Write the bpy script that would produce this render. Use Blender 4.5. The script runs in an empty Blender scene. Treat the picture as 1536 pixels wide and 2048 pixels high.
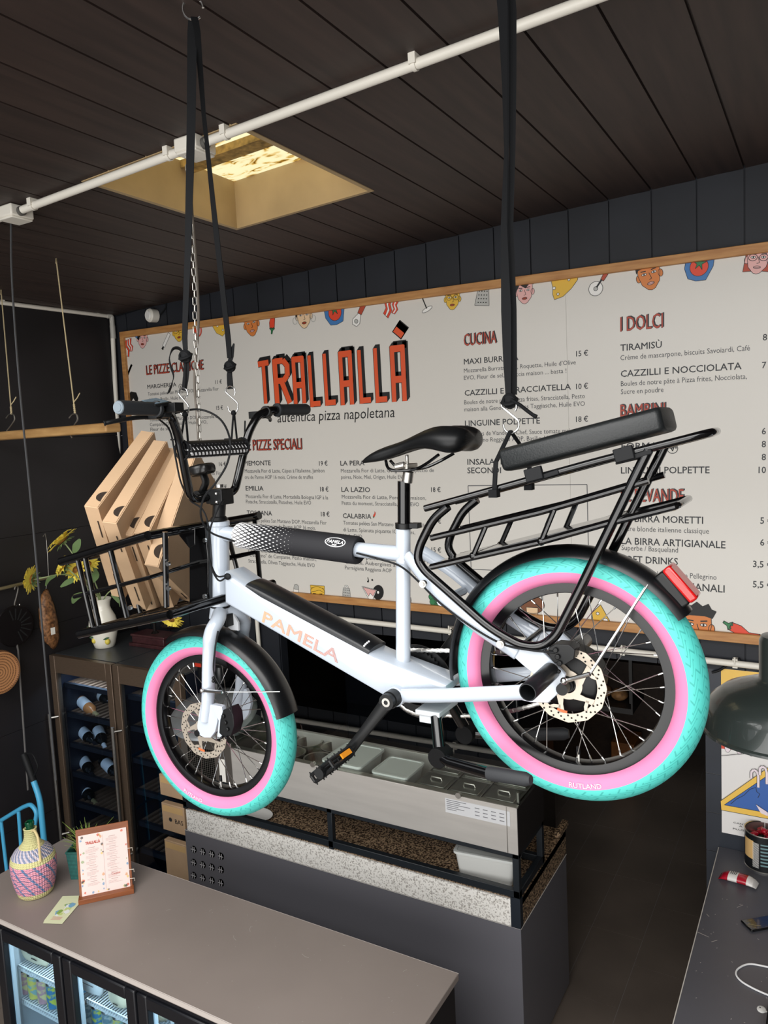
import bpy, math, random
from math import sin, cos, pi, radians, atan2, sqrt
from mathutils import Vector, Matrix, Euler
random.seed(7)
SC = bpy.context.scene
COL = SC.collection

# ------------------------------------------------------------------ camera
CAM_H = 3.0
FPX = 1528.0
def _n(v): return Vector(v).normalized()
_dx = _n((2618, 24, -1528))
_dy = Vector((894, -195, 1528)); _dy.normalize(); _dy = (_dy - _dx * _dx.dot(_dy)).normalized()
_dz = _dx.cross(_dy)
if _dz.y > 0: _dz = -_dz
EYE = Vector((0, 0, CAM_H))
cam = bpy.data.cameras.new('camera'); co = bpy.data.objects.new('camera', cam); COL.objects.link(co)
cam.sensor_fit = 'HORIZONTAL'; cam.sensor_width = 36.0; cam.lens = 36.0 * FPX / 1536.0
cam.clip_start = 0.05; cam.clip_end = 100
def c2w(v): return Vector((_dx.dot(v), _dy.dot(v), _dz.dot(v)))
_r, _u, _b = c2w(Vector((1, 0, 0))), c2w(Vector((0, -1, 0))), c2w(Vector((0, 0, -1)))
co.matrix_world = Matrix(((_r.x, _u.x, _b.x, 0), (_r.y, _u.y, _b.y, 0), (_r.z, _u.z, _b.z, CAM_H), (0, 0, 0, 1)))
SC.camera = co

# ------------------------------------------------------------------ light
W = bpy.data.worlds.new('World'); SC.world = W; W.use_nodes = True
_bg = W.node_tree.nodes['Background']
_bg.inputs[0].default_value = (0.93, 0.96, 1.0, 1); _bg.inputs[1].default_value = 1.0
def area(name, loc, rot, sx, sy, power, col=(1, 1, 1)):
    l = bpy.data.lights.new(name, 'AREA'); l.shape = 'RECTANGLE'; l.size = sx; l.size_y = sy; l.energy = power; l.color = col
    o = bpy.data.objects.new(name, l); COL.objects.link(o); o.location = loc; o.rotation_euler = rot
    return o
area('shopfront_daylight', (-0.4, -2.5, 1.9), (radians(90), 0, 0), 5.6, 3.2, 175, (1.0, 0.97, 0.93))
area('overhead_fill', (-0.8, -0.8, 4.7), (radians(48), 0, 0), 5.6, 2.2, 195, (1.0, 0.98, 0.95))  # fill light added overhead; no roof glazing is built there
SC.view_settings.view_transform = 'Standard'; SC.view_settings.look = 'None'
SC.view_settings.gamma = 1.0; SC.view_settings.use_curve_mapping = False
SC.view_settings.exposure = 0.0

# ------------------------------------------------------------------ helpers
def ray(px, py): return c2w(Vector(((px - 768) / FPX, (py - 1024) / FPX, 1.0)))
def B(px, py, y=1.54):
    r = ray(px, py); return EYE + r * (y / r.y)
def G(px, py, z):
    r = ray(px, py); return EYE + r * ((z - CAM_H) / r.z)
def S(px, py, x):
    r = ray(px, py); return EYE + r * (x / r.x)
def CZ(x): return 3.956 + (x + 4.506) * 0.0373
def CP(px, py):
    r = ray(px, py); t = (CZ(0) - CAM_H) / (r.z - 0.0373 * r.x); return EYE + r * t
def lin(h):
    h = h.lstrip('#'); o = []
    for i in (0, 2, 4):
        c = int(h[i:i + 2], 16) / 255; o.append(c / 12.92 if c <= 0.04045 else ((c + 0.055) / 1.055) ** 2.4)
    return (*o, 1)

MATS = {}
def mat(name, hexc, rough=0.5, metal=0.0, var=0.0, scale=8.0, stretch=(1, 1, 1), bump=0.0, hex2=None, coat=0.0, trans=0.0, spec=0.5, alpha=1.0, emit=0.0, sheen=0.0, detail=4.0, thr=None):
    if name in MATS: return MATS[name]
    m = bpy.data.materials.new(name); m.use_nodes = True; MATS[name] = m
    nt = m.node_tree; b = nt.nodes['Principled BSDF']; c = lin(hexc)
    b.inputs['Base Color'].default_value = c; b.inputs['Roughness'].default_value = rough; b.inputs['Metallic'].default_value = metal
    b.inputs['Coat Weight'].default_value = coat; b.inputs['Transmission Weight'].default_value = trans
    b.inputs['Specular IOR Level'].default_value = spec; b.inputs['Alpha'].default_value = alpha
    if emit: b.inputs['Emission Color'].default_value = c; b.inputs['Emission Strength'].default_value = emit
    if var or bump:
        tc = nt.nodes.new('ShaderNodeTexCoord'); mp = nt.nodes.new('ShaderNodeMapping'); mp.inputs['Scale'].default_value = stretch
        nz = nt.nodes.new('ShaderNodeTexNoise'); nz.inputs['Scale'].default_value = scale; nz.inputs['Detail'].default_value = detail
        nt.links.new(tc.outputs['Object'], mp.inputs[0]); nt.links.new(mp.outputs[0], nz.inputs['Vector'])
        if var:
            rp = nt.nodes.new('ShaderNodeValToRGB'); c2 = lin(hex2) if hex2 else tuple([x * (1 - var) for x in c[:3]] + [1])
            c1 = c if hex2 else tuple([min(1, x * (1 + var)) for x in c[:3]] + [1])
            lo, hi = thr if thr else (0.3, 0.7)
            rp.color_ramp.elements[0].position = lo; rp.color_ramp.elements[1].position = hi
            rp.color_ramp.elements[0].color = c2; rp.color_ramp.elements[1].color = c1
            nt.links.new(nz.outputs[0], rp.inputs[0]); nt.links.new(rp.outputs[0], b.inputs['Base Color'])
        if bump:
            bp = nt.nodes.new('ShaderNodeBump'); bp.inputs['Strength'].default_value = bump; bp.inputs['Distance'].default_value = 0.004
            nt.links.new(nz.outputs[0], bp.inputs['Height']); nt.links.new(bp.outputs[0], b.inputs['Normal'])
    return m

class MB:
    def __init__(s): s.v = []; s.f = []; s.mi = []; s.cur = 0
    def add(s, vs, fs):
        o = len(s.v); s.v += [Vector(v) for v in vs]; s.f += [tuple(i + o for i in f) for f in fs]; s.mi += [s.cur] * len(fs); return s
    def box(s, c, d, R=None):
        c = Vector(c); x, y, z = d[0] / 2, d[1] / 2, d[2] / 2
        vs = [Vector((a, b, e)) for a in (-x, x) for b in (-y, y) for e in (-z, z)]
        if R is not None: vs = [R @ v for v in vs]
        return s.add([c + v for v in vs], [(0, 1, 3, 2), (4, 6, 7, 5), (0, 4, 5, 1), (2, 3, 7, 6), (0, 2, 6, 4), (1, 5, 7, 3)])
    def mm(s, a, b):
        return s.box([(a[i] + b[i]) / 2 for i in range(3)], [abs(b[i] - a[i]) for i in range(3)])
    def tube(s, pts, r, n=10, closed=False, cap=True, flat=None):
        pts = [Vector(p) for p in pts]; N = len(pts); rs = r if isinstance(r, list) else [r] * N
        T = []
        for i in range(N):
            a = pts[(i - 1) % N] if (closed or i > 0) else pts[i]; b = pts[(i + 1) % N] if (closed or i < N - 1) else pts[i]
            t = b - a; T.append(t.normalized() if t.length > 1e-9 else Vector((0, 0, 1)))
        up = Vector((0, 0, 1)) if abs(T[0].z) < 0.9 else Vector((0, 1, 0))
        if flat is not None: up = Vector(flat)
        nrm = (up - T[0] * up.dot(T[0])).normalized(); o = len(s.v); vs = []
        for i in range(N):
            nrm = nrm - T[i] * nrm.dot(T[i])
            nrm = nrm.normalized() if nrm.length > 1e-6 else T[i].orthogonal().normalized()
            bn = T[i].cross(nrm)
            ri = rs[i]; ra, rb = ri if isinstance(ri, tuple) else (ri, ri)
            for k in range(n):
                a = 2 * pi * k / n; vs.append(pts[i] + nrm * (ra * cos(a)) + bn * (rb * sin(a)))
        fs = []
        for i in range(N if closed else N - 1):
            j = (i + 1) % N
            for k in range(n): fs.append((i * n + k, i * n + (k + 1) % n, j * n + (k + 1) % n, j * n + k))
        if cap and not closed: fs += [tuple(range(n - 1, -1, -1)), tuple((N - 1) * n + k for k in range(n))]
        return s.add(vs, fs)
    def ribbon(s, pts, w, t, wd):
        """flat strap: width w along wd(list or vec), thickness t"""
        pts = [Vector(p) for p in pts]; N = len(pts); vs = []
        for i in range(N):
            a = pts[max(i - 1, 0)]; b = pts[min(i + 1, N - 1)]; T = (b - a).normalized()
            d = Vector(wd[i] if isinstance(wd, list) else wd); d = (d - T * d.dot(T)).normalized(); nn = T.cross(d)
            wi = w[i] if isinstance(w, list) else w
            for sa, sb in ((-1, -1), (1, -1), (1, 1), (-1, 1)): vs.append(pts[i] + d * (sa * wi / 2) + nn * (sb * t / 2))
        fs = []
        for i in range(N - 1):
            for k in range(4): fs.append((i * 4 + k, i * 4 + (k + 1) % 4, (i + 1) * 4 + (k + 1) % 4, (i + 1) * 4 + k))
        fs += [(3, 2, 1, 0), tuple((N - 1) * 4 + k for k in range(4))]
        return s.add(vs, fs)
    def lathe(s, prof, n=32, M=None, a0=0.0, a1=2 * pi, cap=False):
        full = abs(a1 - a0 - 2 * pi) < 1e-6; m = n if full else n + 1; vs = []; P = len(prof)
        for k in range(m):
            a = a0 + (a1 - a0) * k / n
            for (r, z) in prof: vs.append(Vector((r * cos(a), r * sin(a), z)))
        if M is not None: vs = [M @ v for v in vs]
        fs = []
        for k in range(n):
            j = (k + 1) % m
            for i in range(P - 1): fs.append((k * P + i, j * P + i, j * P + i + 1, k * P + i + 1))
        return s.add(vs, fs)
    def prism(s, poly, h0, h1, M=None):
        n = len(poly); vs = [Vector((x, y, h0)) for x, y in poly] + [Vector((x, y, h1)) for x, y in poly]
        if M is not None: vs = [M @ v for v in vs]
        return s.add(vs, [tuple(range(n - 1, -1, -1)), tuple(range(n, 2 * n))] + [(i, (i + 1) % n, n + (i + 1) % n, n + i) for i in range(n)])
    def loft(s, rings, closed_ends=True):
        n = len(rings[0]); vs = [Vector(p) for r in rings for p in r]; fs = []
        for i in range(len(rings) - 1):
            for k in range(n): fs.append((i * n + k, i * n + (k + 1) % n, (i + 1) * n + (k + 1) % n, (i + 1) * n + k))
        if closed_ends: fs += [tuple(range(n - 1, -1, -1)), tuple((len(rings) - 1) * n + k for k in range(n))]
        return s.add(vs, fs)
    def ball(s, c, r, n=10, m=8, R=None):
        c = Vector(c); rr = r if isinstance(r, (tuple, list)) else (r, r, r); o = []
        for i in range(1, m):
            t = pi * i / m; o.append([Vector((rr[0] * sin(t) * cos(2 * pi * k / n), rr[1] * sin(t) * sin(2 * pi * k / n), rr[2] * cos(t))) for k in range(n)])
        vs = [Vector((0, 0, rr[2]))] + [p for r_ in o for p in r_] + [Vector((0, 0, -rr[2]))]
        fs = [(0, 1 + k, 1 + (k + 1) % n) for k in range(n)]
        for i in range(m - 2):
            for k in range(n): fs.append((1 + i * n + k, 1 + (i + 1) * n + k, 1 + (i + 1) * n + (k + 1) % n, 1 + i * n + (k + 1) % n))
        L = len(vs) - 1; fs += [(L, 1 + (m - 2) * n + (k + 1) % n, 1 + (m - 2) * n + k) for k in range(n)]
        if R is not None: vs = [R @ v for v in vs]
        return s.add([c + v for v in vs], fs)

ORG = {}
def link(o, parent=None):
    COL.objects.link(o)
    if parent is not None: o.parent = parent
    return o
def tag(o, label=None, cat=None, group=None, kind=None):
    if label: o['label'] = label
    if cat: o['category'] = cat
    if group: o['group'] = group
    if kind: o['kind'] = kind
    return o
def thing(name, label, cat, loc=(0, 0, 0), group=None):
    o = bpy.data.objects.new(name, None); o.empty_display_size = 0.05; link(o); o.location = loc; ORG[o.name] = Vector(loc)
    return tag(o, label, cat, group)
def obj(name, mb, m, parent=None, loc=None, smooth=35, bevel=0.0, sub=0, label=None, kind=None, seg=2):
    """mb in world space (loc None) or in local space about loc (world)."""
    base = ORG[parent.name] if parent is not None else Vector((0, 0, 0))
    L = Vector(loc) if loc is not None else (base if parent is not None else Vector((0, 0, 0)))
    if loc is None and parent is None and mb.v:
        lo = [min(v[i] for v in mb.v) for i in range(3)]; hi = [max(v[i] for v in mb.v) for i in range(3)]
        L = Vector(((lo[0] + hi[0]) / 2, (lo[1] + hi[1]) / 2, lo[2]))
    me = bpy.data.meshes.new(name)
    off = L if loc is None else Vector((0, 0, 0))
    me.from_pydata([tuple(v - off) for v in mb.v], [], mb.f)
    for mm_ in (m if isinstance(m, (list, tuple)) else [m]): me.materials.append(mm_)
    if any(mb.mi): me.polygons.foreach_set('material_index', mb.mi)
    me.update()
    if smooth:
        me.shade_smooth(); me.set_sharp_from_angle(angle=radians(smooth))
    o = bpy.data.objects.new(name, me); link(o, parent)
    o.location = L - base; ORG[o.name] = L
    if bevel:
        md = o.modifiers.new('bevel', 'BEVEL'); md.width = bevel; md.segments = seg; md.limit_method = 'ANGLE'; md.angle_limit = radians(40); md.harden_normals = False
    if sub:
        md = o.modifiers.new('sub', 'SUBSURF'); md.levels = sub; md.render_levels = sub
    if label: o['label'] = label
    if kind: o['kind'] = kind
    return o
def struct(name, mb, m, parent=None, **k):
    return obj(name, mb, m, parent, kind='structure' if parent is None else None, **k)
def dup(root, loc=None, rot=None, label=None):
    r = root.copy(); COL.objects.link(r); ORG[r.name] = Vector(loc) if loc is not None else ORG[root.name]
    if loc is not None: r.location = loc
    if rot is not None: r.rotation_euler = rot
    if label: r['label'] = label
    for ch in list(root.children):
        c = ch.copy(); COL.objects.link(c); c.parent = r
        for g in list(ch.children):
            d = g.copy(); COL.objects.link(d); d.parent = c
    return r
def curve(pts, n=8, closed=False):
    """Catmull-Rom through pts"""
    P = [Vector(p) for p in pts]; out = []; N = len(P)
    for i in range(N if closed else N - 1):
        p0 = P[(i - 1) % N] if (closed or i > 0) else P[0] * 2 - P[1]; p1 = P[i]; p2 = P[(i + 1) % N]
        p3 = P[(i + 2) % N] if (closed or i + 2 < N) else P[-1] * 2 - P[-2]
        for k in range(n):
            t = k / n; out.append(0.5 * ((2 * p1) + (p2 - p0) * t + (2 * p0 - 5 * p1 + 4 * p2 - p3) * t * t + (3 * p1 - p0 - 3 * p2 + p3) * t ** 3))
    if not closed: out.append(P[-1])
    return out
def fillet(pts, r, n=5):
    P = [Vector(p) for p in pts]; out = [P[0]]
    for i in range(1, len(P) - 1):
        a = (P[i - 1] - P[i]); b = (P[i + 1] - P[i]); ra = min(r, a.length * .45, b.length * .45)
        A = P[i] + a.normalized() * ra; C = P[i] + b.normalized() * ra
        for k in range(n + 1):
            t = k / n; out.append(A * (1 - t) ** 2 + P[i] * (2 * t * (1 - t)) + C * t * t)
    out.append(P[-1]); return out
def frame(o, x, z):
    """matrix with local x,y(=z cross x),z"""
    x = Vector(x).normalized(); z = Vector(z); z = (z - x * z.dot(x)).normalized(); y = z.cross(x)
    return Matrix(((x.x, y.x, z.x, o[0]), (x.y, y.y, z.y, o[1]), (x.z, y.z, z.z, o[2]), (0, 0, 0, 1)))
AX_Y = Matrix.Rotation(radians(-90), 4, 'X')      # lathe axis z -> y
def axis_m(a, b):
    """matrix mapping local z axis onto a->b, origin a"""
    a = Vector(a); d = Vector(b) - a; q = Vector((0, 0, 1)).rotation_difference(d); return Matrix.Translation(a) @ q.to_matrix().to_4x4()

# ---- text
_txt_cache = {}
def glyphs(s, bold=0.0, shear=0.0, res=2):
    key = (s, bold, shear)
    if key in _txt_cache: return _txt_cache[key]
    cu = bpy.data.curves.new('t', 'FONT'); cu.body = s; cu.size = 1.0; cu.offset = bold; cu.resolution_u = res; cu.fill_mode = 'FRONT'; cu.shear = shear
    ob = bpy.data.objects.new('t', cu)
    me = bpy.data.meshes.new_from_object(ob)
    vs = [v.co.copy() for v in me.vertices]; fs = [tuple(p.vertices) for p in me.polygons]
    bpy.data.objects.remove(ob); bpy.data.meshes.remove(me); bpy.data.curves.remove(cu)
    _txt_cache[key] = (vs, fs); return vs, fs
CAP = 0.729
def put_text(mb, s, org, xd, ud, cap, width=None, bold=0.0, align='l', off=0.0, sx=1.0, shear=0.0):
    """flat lettering; org world baseline start, xd / ud unit vectors, cap = capital height in m, width = forced total width"""
    vs, fs = glyphs(s, 0.0, shear)
    if not vs: return
    k = cap / CAP; x0 = min(v.x for v in vs); x1 = max(v.x for v in vs); kx = k * sx
    if width: kx = width / (x1 - x0)
    o = Vector(org); xd = Vector(xd); ud = Vector(ud); nn = xd.cross(ud)
    sh = 0.0 if align == 'l' else (-(x1 - x0) * kx if align == 'r' else -(x1 - x0) * kx / 2)
    for i, (bx, by) in enumerate(((0, 0), (1, 0), (-1, 0), (0, 1), (0, -1), (.7, .7), (-.7, -.7), (.7, -.7), (-.7, .7)) if bold else ((0, 0),)):
        mb.add([o + xd * ((v.x - x0) * kx + sh + bx * bold * k) + ud * (v.y * k + by * bold * k) + nn * (off + i * 0.000004) for v in vs], fs)
# ================================================================== structure
BLACKWALL = mat('navy_painted_boards', '#1a1d24', 0.62, var=0.25, scale=3, bump=0.05)
LEFTWALL = mat('black_painted_wall', '#191619', 0.6, var=0.3, scale=2.5, bump=0.04)
def wood_mat(name, h1, h2, rough, sc=3.0, st=(10, 0.7, 10), spec=0.5):
    m = mat(name, h1, rough, var=0.3, scale=sc, stretch=st, hex2=h2, detail=8, bump=0.12, spec=spec); return m
CEILW = wood_mat('dark_stained_planks', '#3d2f2a', '#2c211e', 0.6)
PLX = [-0.541 - 0.2 * k for k in range(-16, 21)]
SKX0, SKX1, SKY0, SKY1 = -2.475, -1.735, 2.095, 2.95
HX0, HX1, HY0, HY1 = SKX0 - .018, SKX1 + .018, SKY0 - .018, SKY1 + .018
def slab(mb, x0, x1, y0, y1, dz0, dz1):
    vs = [(x, y, CZ(x) + d) for x in (x0, x1) for y in (y0, y1) for d in (dz0, dz1)]
    mb.add(vs, [(0, 1, 3, 2), (4, 6, 7, 5), (0, 4, 5, 1), (2, 3, 7, 6), (0, 2, 6, 4), (1, 5, 7, 3)])
mb = MB()
def holed(x0, x1, d0, d1):
    segs = [(x0, x1)]
    for xs in (HX0, HX1):
        segs = [q for (a, b) in segs for q in (((a, xs), (xs, b)) if a < xs < b else ((a, b),))]
    for a, b in segs:
        if b - a < 1e-4: continue
        if a >= HX0 - 1e-6 and b <= HX1 + 1e-6:
            slab(mb, a, b, 0.6, HY0, d0, d1); slab(mb, a, b, HY1, 3.9, d0, d1)
        else: slab(mb, a, b, 0.6, 3.9, d0, d1)
for x in PLX:
    a = max(x - 0.2 + 0.004, -4.48); b = min(x - 0.004, 2.6)
    if b > a: holed(a, b, 0.0, 0.02)
holed(-4.6, 2.7, 0.014, 0.05)
struct('ceiling', mb, CEILW, smooth=0)
# back wall: vertical boards above the kitchen opening and down to the floor beside the coolers
mb = MB()
for x in PLX:
    a = max(x - 0.2 + 0.0035, -4.48); b = min(x - 0.0035, 2.6)
    if b <= a: continue
    zb = 0.0 if b < -3.14 else 1.80
    mb.mm((a, 3.9, zb), (b, 3.925, CZ((a + b) / 2) - 0.0))
mb.mm((-4.48, 3.912, 0), (-3.14, 3.98, 4.06)); mb.mm((-3.14, 3.912, 1.80), (2.6, 3.98, 4.4))
struct('wall_back', mb, BLACKWALL, smooth=0)
mb = MB()
zs = [0, 0.62, 1.24, 1.86, 2.48, 3.1, 4.05]
for i in range(6): mb.mm((-4.56, -2.4, zs[i]), (-4.48, 3.95, zs[i + 1] - 0.002))
mb.mm((-4.6, -2.4, 0), (-4.55, 3.95, 4.1))
struct('wall_left', mb, LEFTWALL, smooth=0)
mb = MB(); mb.mm((2.6, -2.4, 0), (2.7, 3.98, 4.3)); struct('wall_right', mb, mat('wall_right_paint', '#4a4744', 0.8), smooth=0)
# tiled pier
TILE = mat('blue_grey_tiles', '#2b3039', 0.32, var=0.2, scale=3)
GROUT = mat('pale_grout', '#8f8d8a', 0.9)
mb = MB(); mb.cur = 1; mb.mm((-0.52, 3.905, 0), (1.2, 4.02, 1.80)); mb.cur = 0
for r in range(10):
    z0 = 1.669 - 0.2 * r + 0.0015; z1 = z0 + 0.197
    if r == 9: break
    x = -0.52
    while x < 1.2:
        mb.mm((x, 3.9, max(z0, 0)), (min(x + 0.397, 1.2), 3.91, min(z1, 1.80))); x += 0.4
struct('trim_1', mb, [TILE, GROUT], smooth=0)
# floor tiles
mb = MB(); mb.cur = 1; mb.mm((-4.5, -2.4, -0.06), (2.6, 7.2, -0.002)); mb.cur = 0
offs = {0: 3.715, 1: 3.71, 2: 4.275, 3: 4.82}
for i in range(-12, 14):
    x1 = -0.925 + 0.295 * 0 - 0.296 * i; x0 = x1 - 0.296
    if x1 < -4.4 or x0 > 2.6: continue
    y = offs.get(i, 3.7 + 0.19 * (i % 3)) - 0.6 * 10
    while y < 7.2:
        a = max(y, -2.4); b = min(y + 0.6, 7.2)
        if b - a > 0.02: mb.mm((x0 + 0.0012, a + 0.0012, -0.01), (x1 - 0.0012, b - 0.0012, 0))
        y += 0.6
FLOORT = mat('dark_brown_floor_tiles', '#71665d', 0.36, var=0.25, scale=1.6)
struct('floor', mb, [FLOORT, GROUT], smooth=0)
# kitchen behind the opening
KW = mat('kitchen_dark_paint', '#2b2522', 0.7)
mb = MB(); mb.mm((-4.5, 7.1, 0), (2.6, 7.2, 2.4)); struct('wall_rear', mb, KW, smooth=0)
mb = MB(); mb.mm((-4.5, 3.98, 2.3), (2.6, 7.2, 2.4)); struct('ceiling', mb, KW, smooth=0)
mb = MB(); mb.mm((-4.5, 3.98, 0), (-4.4, 7.2, 2.4)); struct('wall_side', mb, KW, smooth=0)
mb = MB(); mb.mm((1.2, 3.98, 0), (1.3, 7.2, 2.4)); struct('wall_side', mb, KW, smooth=0)
# skylight
m = bpy.data.materials.new('weathered_fibreglass'); m.use_nodes = True; nt = m.node_tree
for n in list(nt.nodes): nt.nodes.remove(n)
out = nt.nodes.new('ShaderNodeOutputMaterial'); tr = nt.nodes.new('ShaderNodeBsdfTranslucent')
tc = nt.nodes.new('ShaderNodeTexCoord'); nz = nt.nodes.new('ShaderNodeTexNoise'); nz.inputs['Scale'].default_value = 13; nz.inputs['Detail'].default_value = 10; nz.inputs['Distortion'].default_value = 1.2
mp = nt.nodes.new('ShaderNodeMapping'); mp.inputs['Scale'].default_value = (0.8, 1.7, 1)
rp = nt.nodes.new('ShaderNodeValToRGB'); e = rp.color_ramp.elements
e[0].position = 0.33; e[0].color = lin('#7a5416'); e[1].position = 0.47; e[1].color = lin('#fff8dc')
q = rp.color_ramp.elements.new(0.39); q.color = lin('#e6c67c')
nt.links.new(tc.outputs['Object'], mp.inputs[0]); nt.links.new(mp.outputs[0], nz.inputs['Vector']); nt.links.new(nz.outputs[0], rp.inputs[0])
nt.links.new(rp.outputs[0], tr.inputs[0]); nt.links.new(tr.outputs[0], out.inputs[0])
mb = MB(); zt = 0.195
w = thing('window_1', None, None, (-2.105, 2.52, 4.05)); w['kind'] = 'structure'
SHAFT = mat('ochre_plywood_shaft', '#b39a72', 0.6, var=0.2, scale=2.5)
t = 0.02
for (a, b, c_, d) in ((SKX0 - t, SKX0, SKY0 - t, SKY1 + t), (SKX1, SKX1 + t, SKY0 - t, SKY1 + t), (SKX0, SKX1, SKY0 - t, SKY0), (SKX0, SKX1, SKY1, SKY1 + t)):
    slab(mb, a, b, c_, d, -0.003, zt + 0.02)
obj('shaft', mb, SHAFT, w, smooth=0)
mb = MB(); slab(mb, SKX0 - 0.03, SKX1 + 0.03, SKY0 - 0.03, SKY1 + 0.03, zt + 0.02, zt + 0.026); obj('pane', mb, m, w, smooth=0)
mb = MB(); slab(mb, SKX0, SKX1, SKY0 + 0.50, SKY0 + 0.585, zt - 0.012, zt + 0.02); obj('crossbar', mb, mat('shaft_bar', '#a98a4e', 0.7, var=0.5, scale=30), w, smooth=0)
# ================================================================== bicycle
BLK = mat('gloss_black_enamel', '#060607', 0.10, coat=0.3)
BLKM = mat('satin_black', '#0d0e0f', 0.42, spec=0.35)
RUB = mat('black_rubber', '#121315', 0.6, spec=0.25)
WHITE = mat('white_frame_enamel', '#bac3ce', 0.22, coat=0.7)
CHROME = mat('polished_steel', '#d8d8d6', 0.18, metal=1.0)
STEEL = mat('brushed_steel', '#b9b6b0', 0.36, metal=1.0, var=0.12, scale=40, stretch=(1, 8, 1))
PINK = mat('pink_tyre_sidewall', '#d4779f', 0.6)
ROTOR = mat('rotor_steel', '#b5aa9b', 0.35, metal=0.6)
ORANGE = mat('rotor_orange_mark', '#e8622e', 0.5)

class NX:
    """tiny helper for node maths"""
    def __init__(s, nt): s.nt = nt
    def m(s, op, a, b=None, c=None):
        n = s.nt.nodes.new('ShaderNodeMath'); n.operation = op
        for i, v in enumerate((a, b, c)):
            if v is None: continue
            if isinstance(v, (int, float)): n.inputs[i].default_value = v
            else: s.nt.links.new(v, n.inputs[i])
        return n.outputs[0]
    def obj_xyz(s):
        t = s.nt.nodes.new('ShaderNodeTexCoord'); q = s.nt.nodes.new('ShaderNodeSeparateXYZ'); s.nt.links.new(t.outputs['Object'], q.inputs[0]); return q.outputs
    def mix(s, f, c1, c2):
        n = s.nt.nodes.new('ShaderNodeMix'); n.data_type = 'RGBA'
        (s.nt.links.new(f, n.inputs[0]) if not isinstance(f, (int, float)) else None)
        for i, c in ((6, c1), (7, c2)):
            if isinstance(c, tuple): n.inputs[i].default_value = c
            else: s.nt.links.new(c, n.inputs[i])
        return n.outputs[2]
def tyre_material():
    m = mat('mint_tyre_rubber', '#55cfc4', 0.55); nt = m.node_tree; X = NX(nt); b = nt.nodes['Principled BSDF']
    x, y, z = X.obj_xyz(); th = X.m('ARCTAN2', z, x)
    r = X.m('SQRT', X.m('ADD', X.m('MULTIPLY', x, x), X.m('MULTIPLY', z, z)))
    u = X.m('MULTIPLY', th, 40 / (2 * pi))
    side = X.m('SIGN', y)
    s = X.m('ADD', X.m('MULTIPLY', X.m('ABSOLUTE', y), 30.0), X.m('MULTIPLY', X.m('SUBTRACT', 0.265, r), 45.0))   # distance across the tread
    stp = X.m('ADD', X.m('PINGPONG', s, 0.42), X.m('MULTIPLY', s, 0.55))
    ph = X.m('ADD', u, X.m('MULTIPLY', stp, 1.25))
    g1 = X.m('LESS_THAN', X.m('ABSOLUTE', X.m('SUBTRACT', X.m('FRACT', ph), 0.5)), 0.055)
    ph2 = X.m('ADD', X.m('ADD', u, 0.5), X.m('MULTIPLY', stp, 1.25))
    g2 = X.m('LESS_THAN', X.m('ABSOLUTE', X.m('SUBTRACT', X.m('FRACT', ph2), 0.5)), 0.045)
    g2 = X.m('MULTIPLY', g2, X.m('GREATER_THAN', X.m('FRACT', X.m('MULTIPLY', s, 0.9)), 0.45))
    g = X.m('MAXIMUM', g1, g2)
    g = X.m('MULTIPLY', g, X.m('GREATER_THAN', r, 0.2335))
    bp = nt.nodes.new('ShaderNodeBump'); bp.inputs['Strength'].default_value = 1.0; bp.inputs['Distance'].default_value = 0.0035; bp.invert = True
    nt.links.new(g, bp.inputs['Height']); nt.links.new(bp.outputs[0], b.inputs['Normal'])
    nt.links.new(X.mix(g, lin('#4cbab1'), lin('#389f97')), b.inputs['Base Color'])  # darker mint paints shade into the tread grooves
    return m
MINT = tyre_material()

def arc(mb, hub, prof, a0, a1, n=48, closed_prof=False):
    """sweep profile [(r, dy)] about the y axis through hub between angles (radians, in xz)"""
    full = abs(abs(a1 - a0) - 2 * pi) < 1e-6; m = n if full else n + 1; P = len(prof); hub = Vector(hub); vs = []
    for k in range(m):
        a = a0 + (a1 - a0) * k / n
        for r, dy in prof: vs.append(hub + Vector((r * cos(a), dy, r * sin(a))))
    fs = []
    for k in range(n):
        j = (k + 1) % m
        for i in range(P if closed_prof else P - 1):
            i2 = (i + 1) % P; fs.append((k * P + i, k * P + i2, j * P + i2, j * P + i))
    if closed_prof and not full: fs += [tuple(range(P)), tuple(n * P + i for i in range(P - 1, -1, -1))]
    mb.add(vs, fs)
def xz(mb, poly, y0, y1):
    """prism of world (x, z) outline between two y values"""
    n = len(poly); vs = [Vector((x, y0, z)) for x, z in poly] + [Vector((x, y1, z)) for x, z in poly]
    mb.add(vs, [tuple(range(n)), tuple(range(2 * n - 1, n - 1, -1))] + [(i, n + i, n + (i + 1) % n, (i + 1) % n) for i in range(n)])
def XZ(pts, y): return [(p.x, p.z) for p in (B(a, b, y) for a, b in pts)]

YM = 1.54
bike = thing('cargo_bike', 'white electric cargo bike with mint and pink tyres hanging from black straps', 'bicycle', (-0.97, YM, 2.40))
RH = Vector((-0.461, YM, 2.478)); FH = Vector((-1.485, YM, 2.220))

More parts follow.
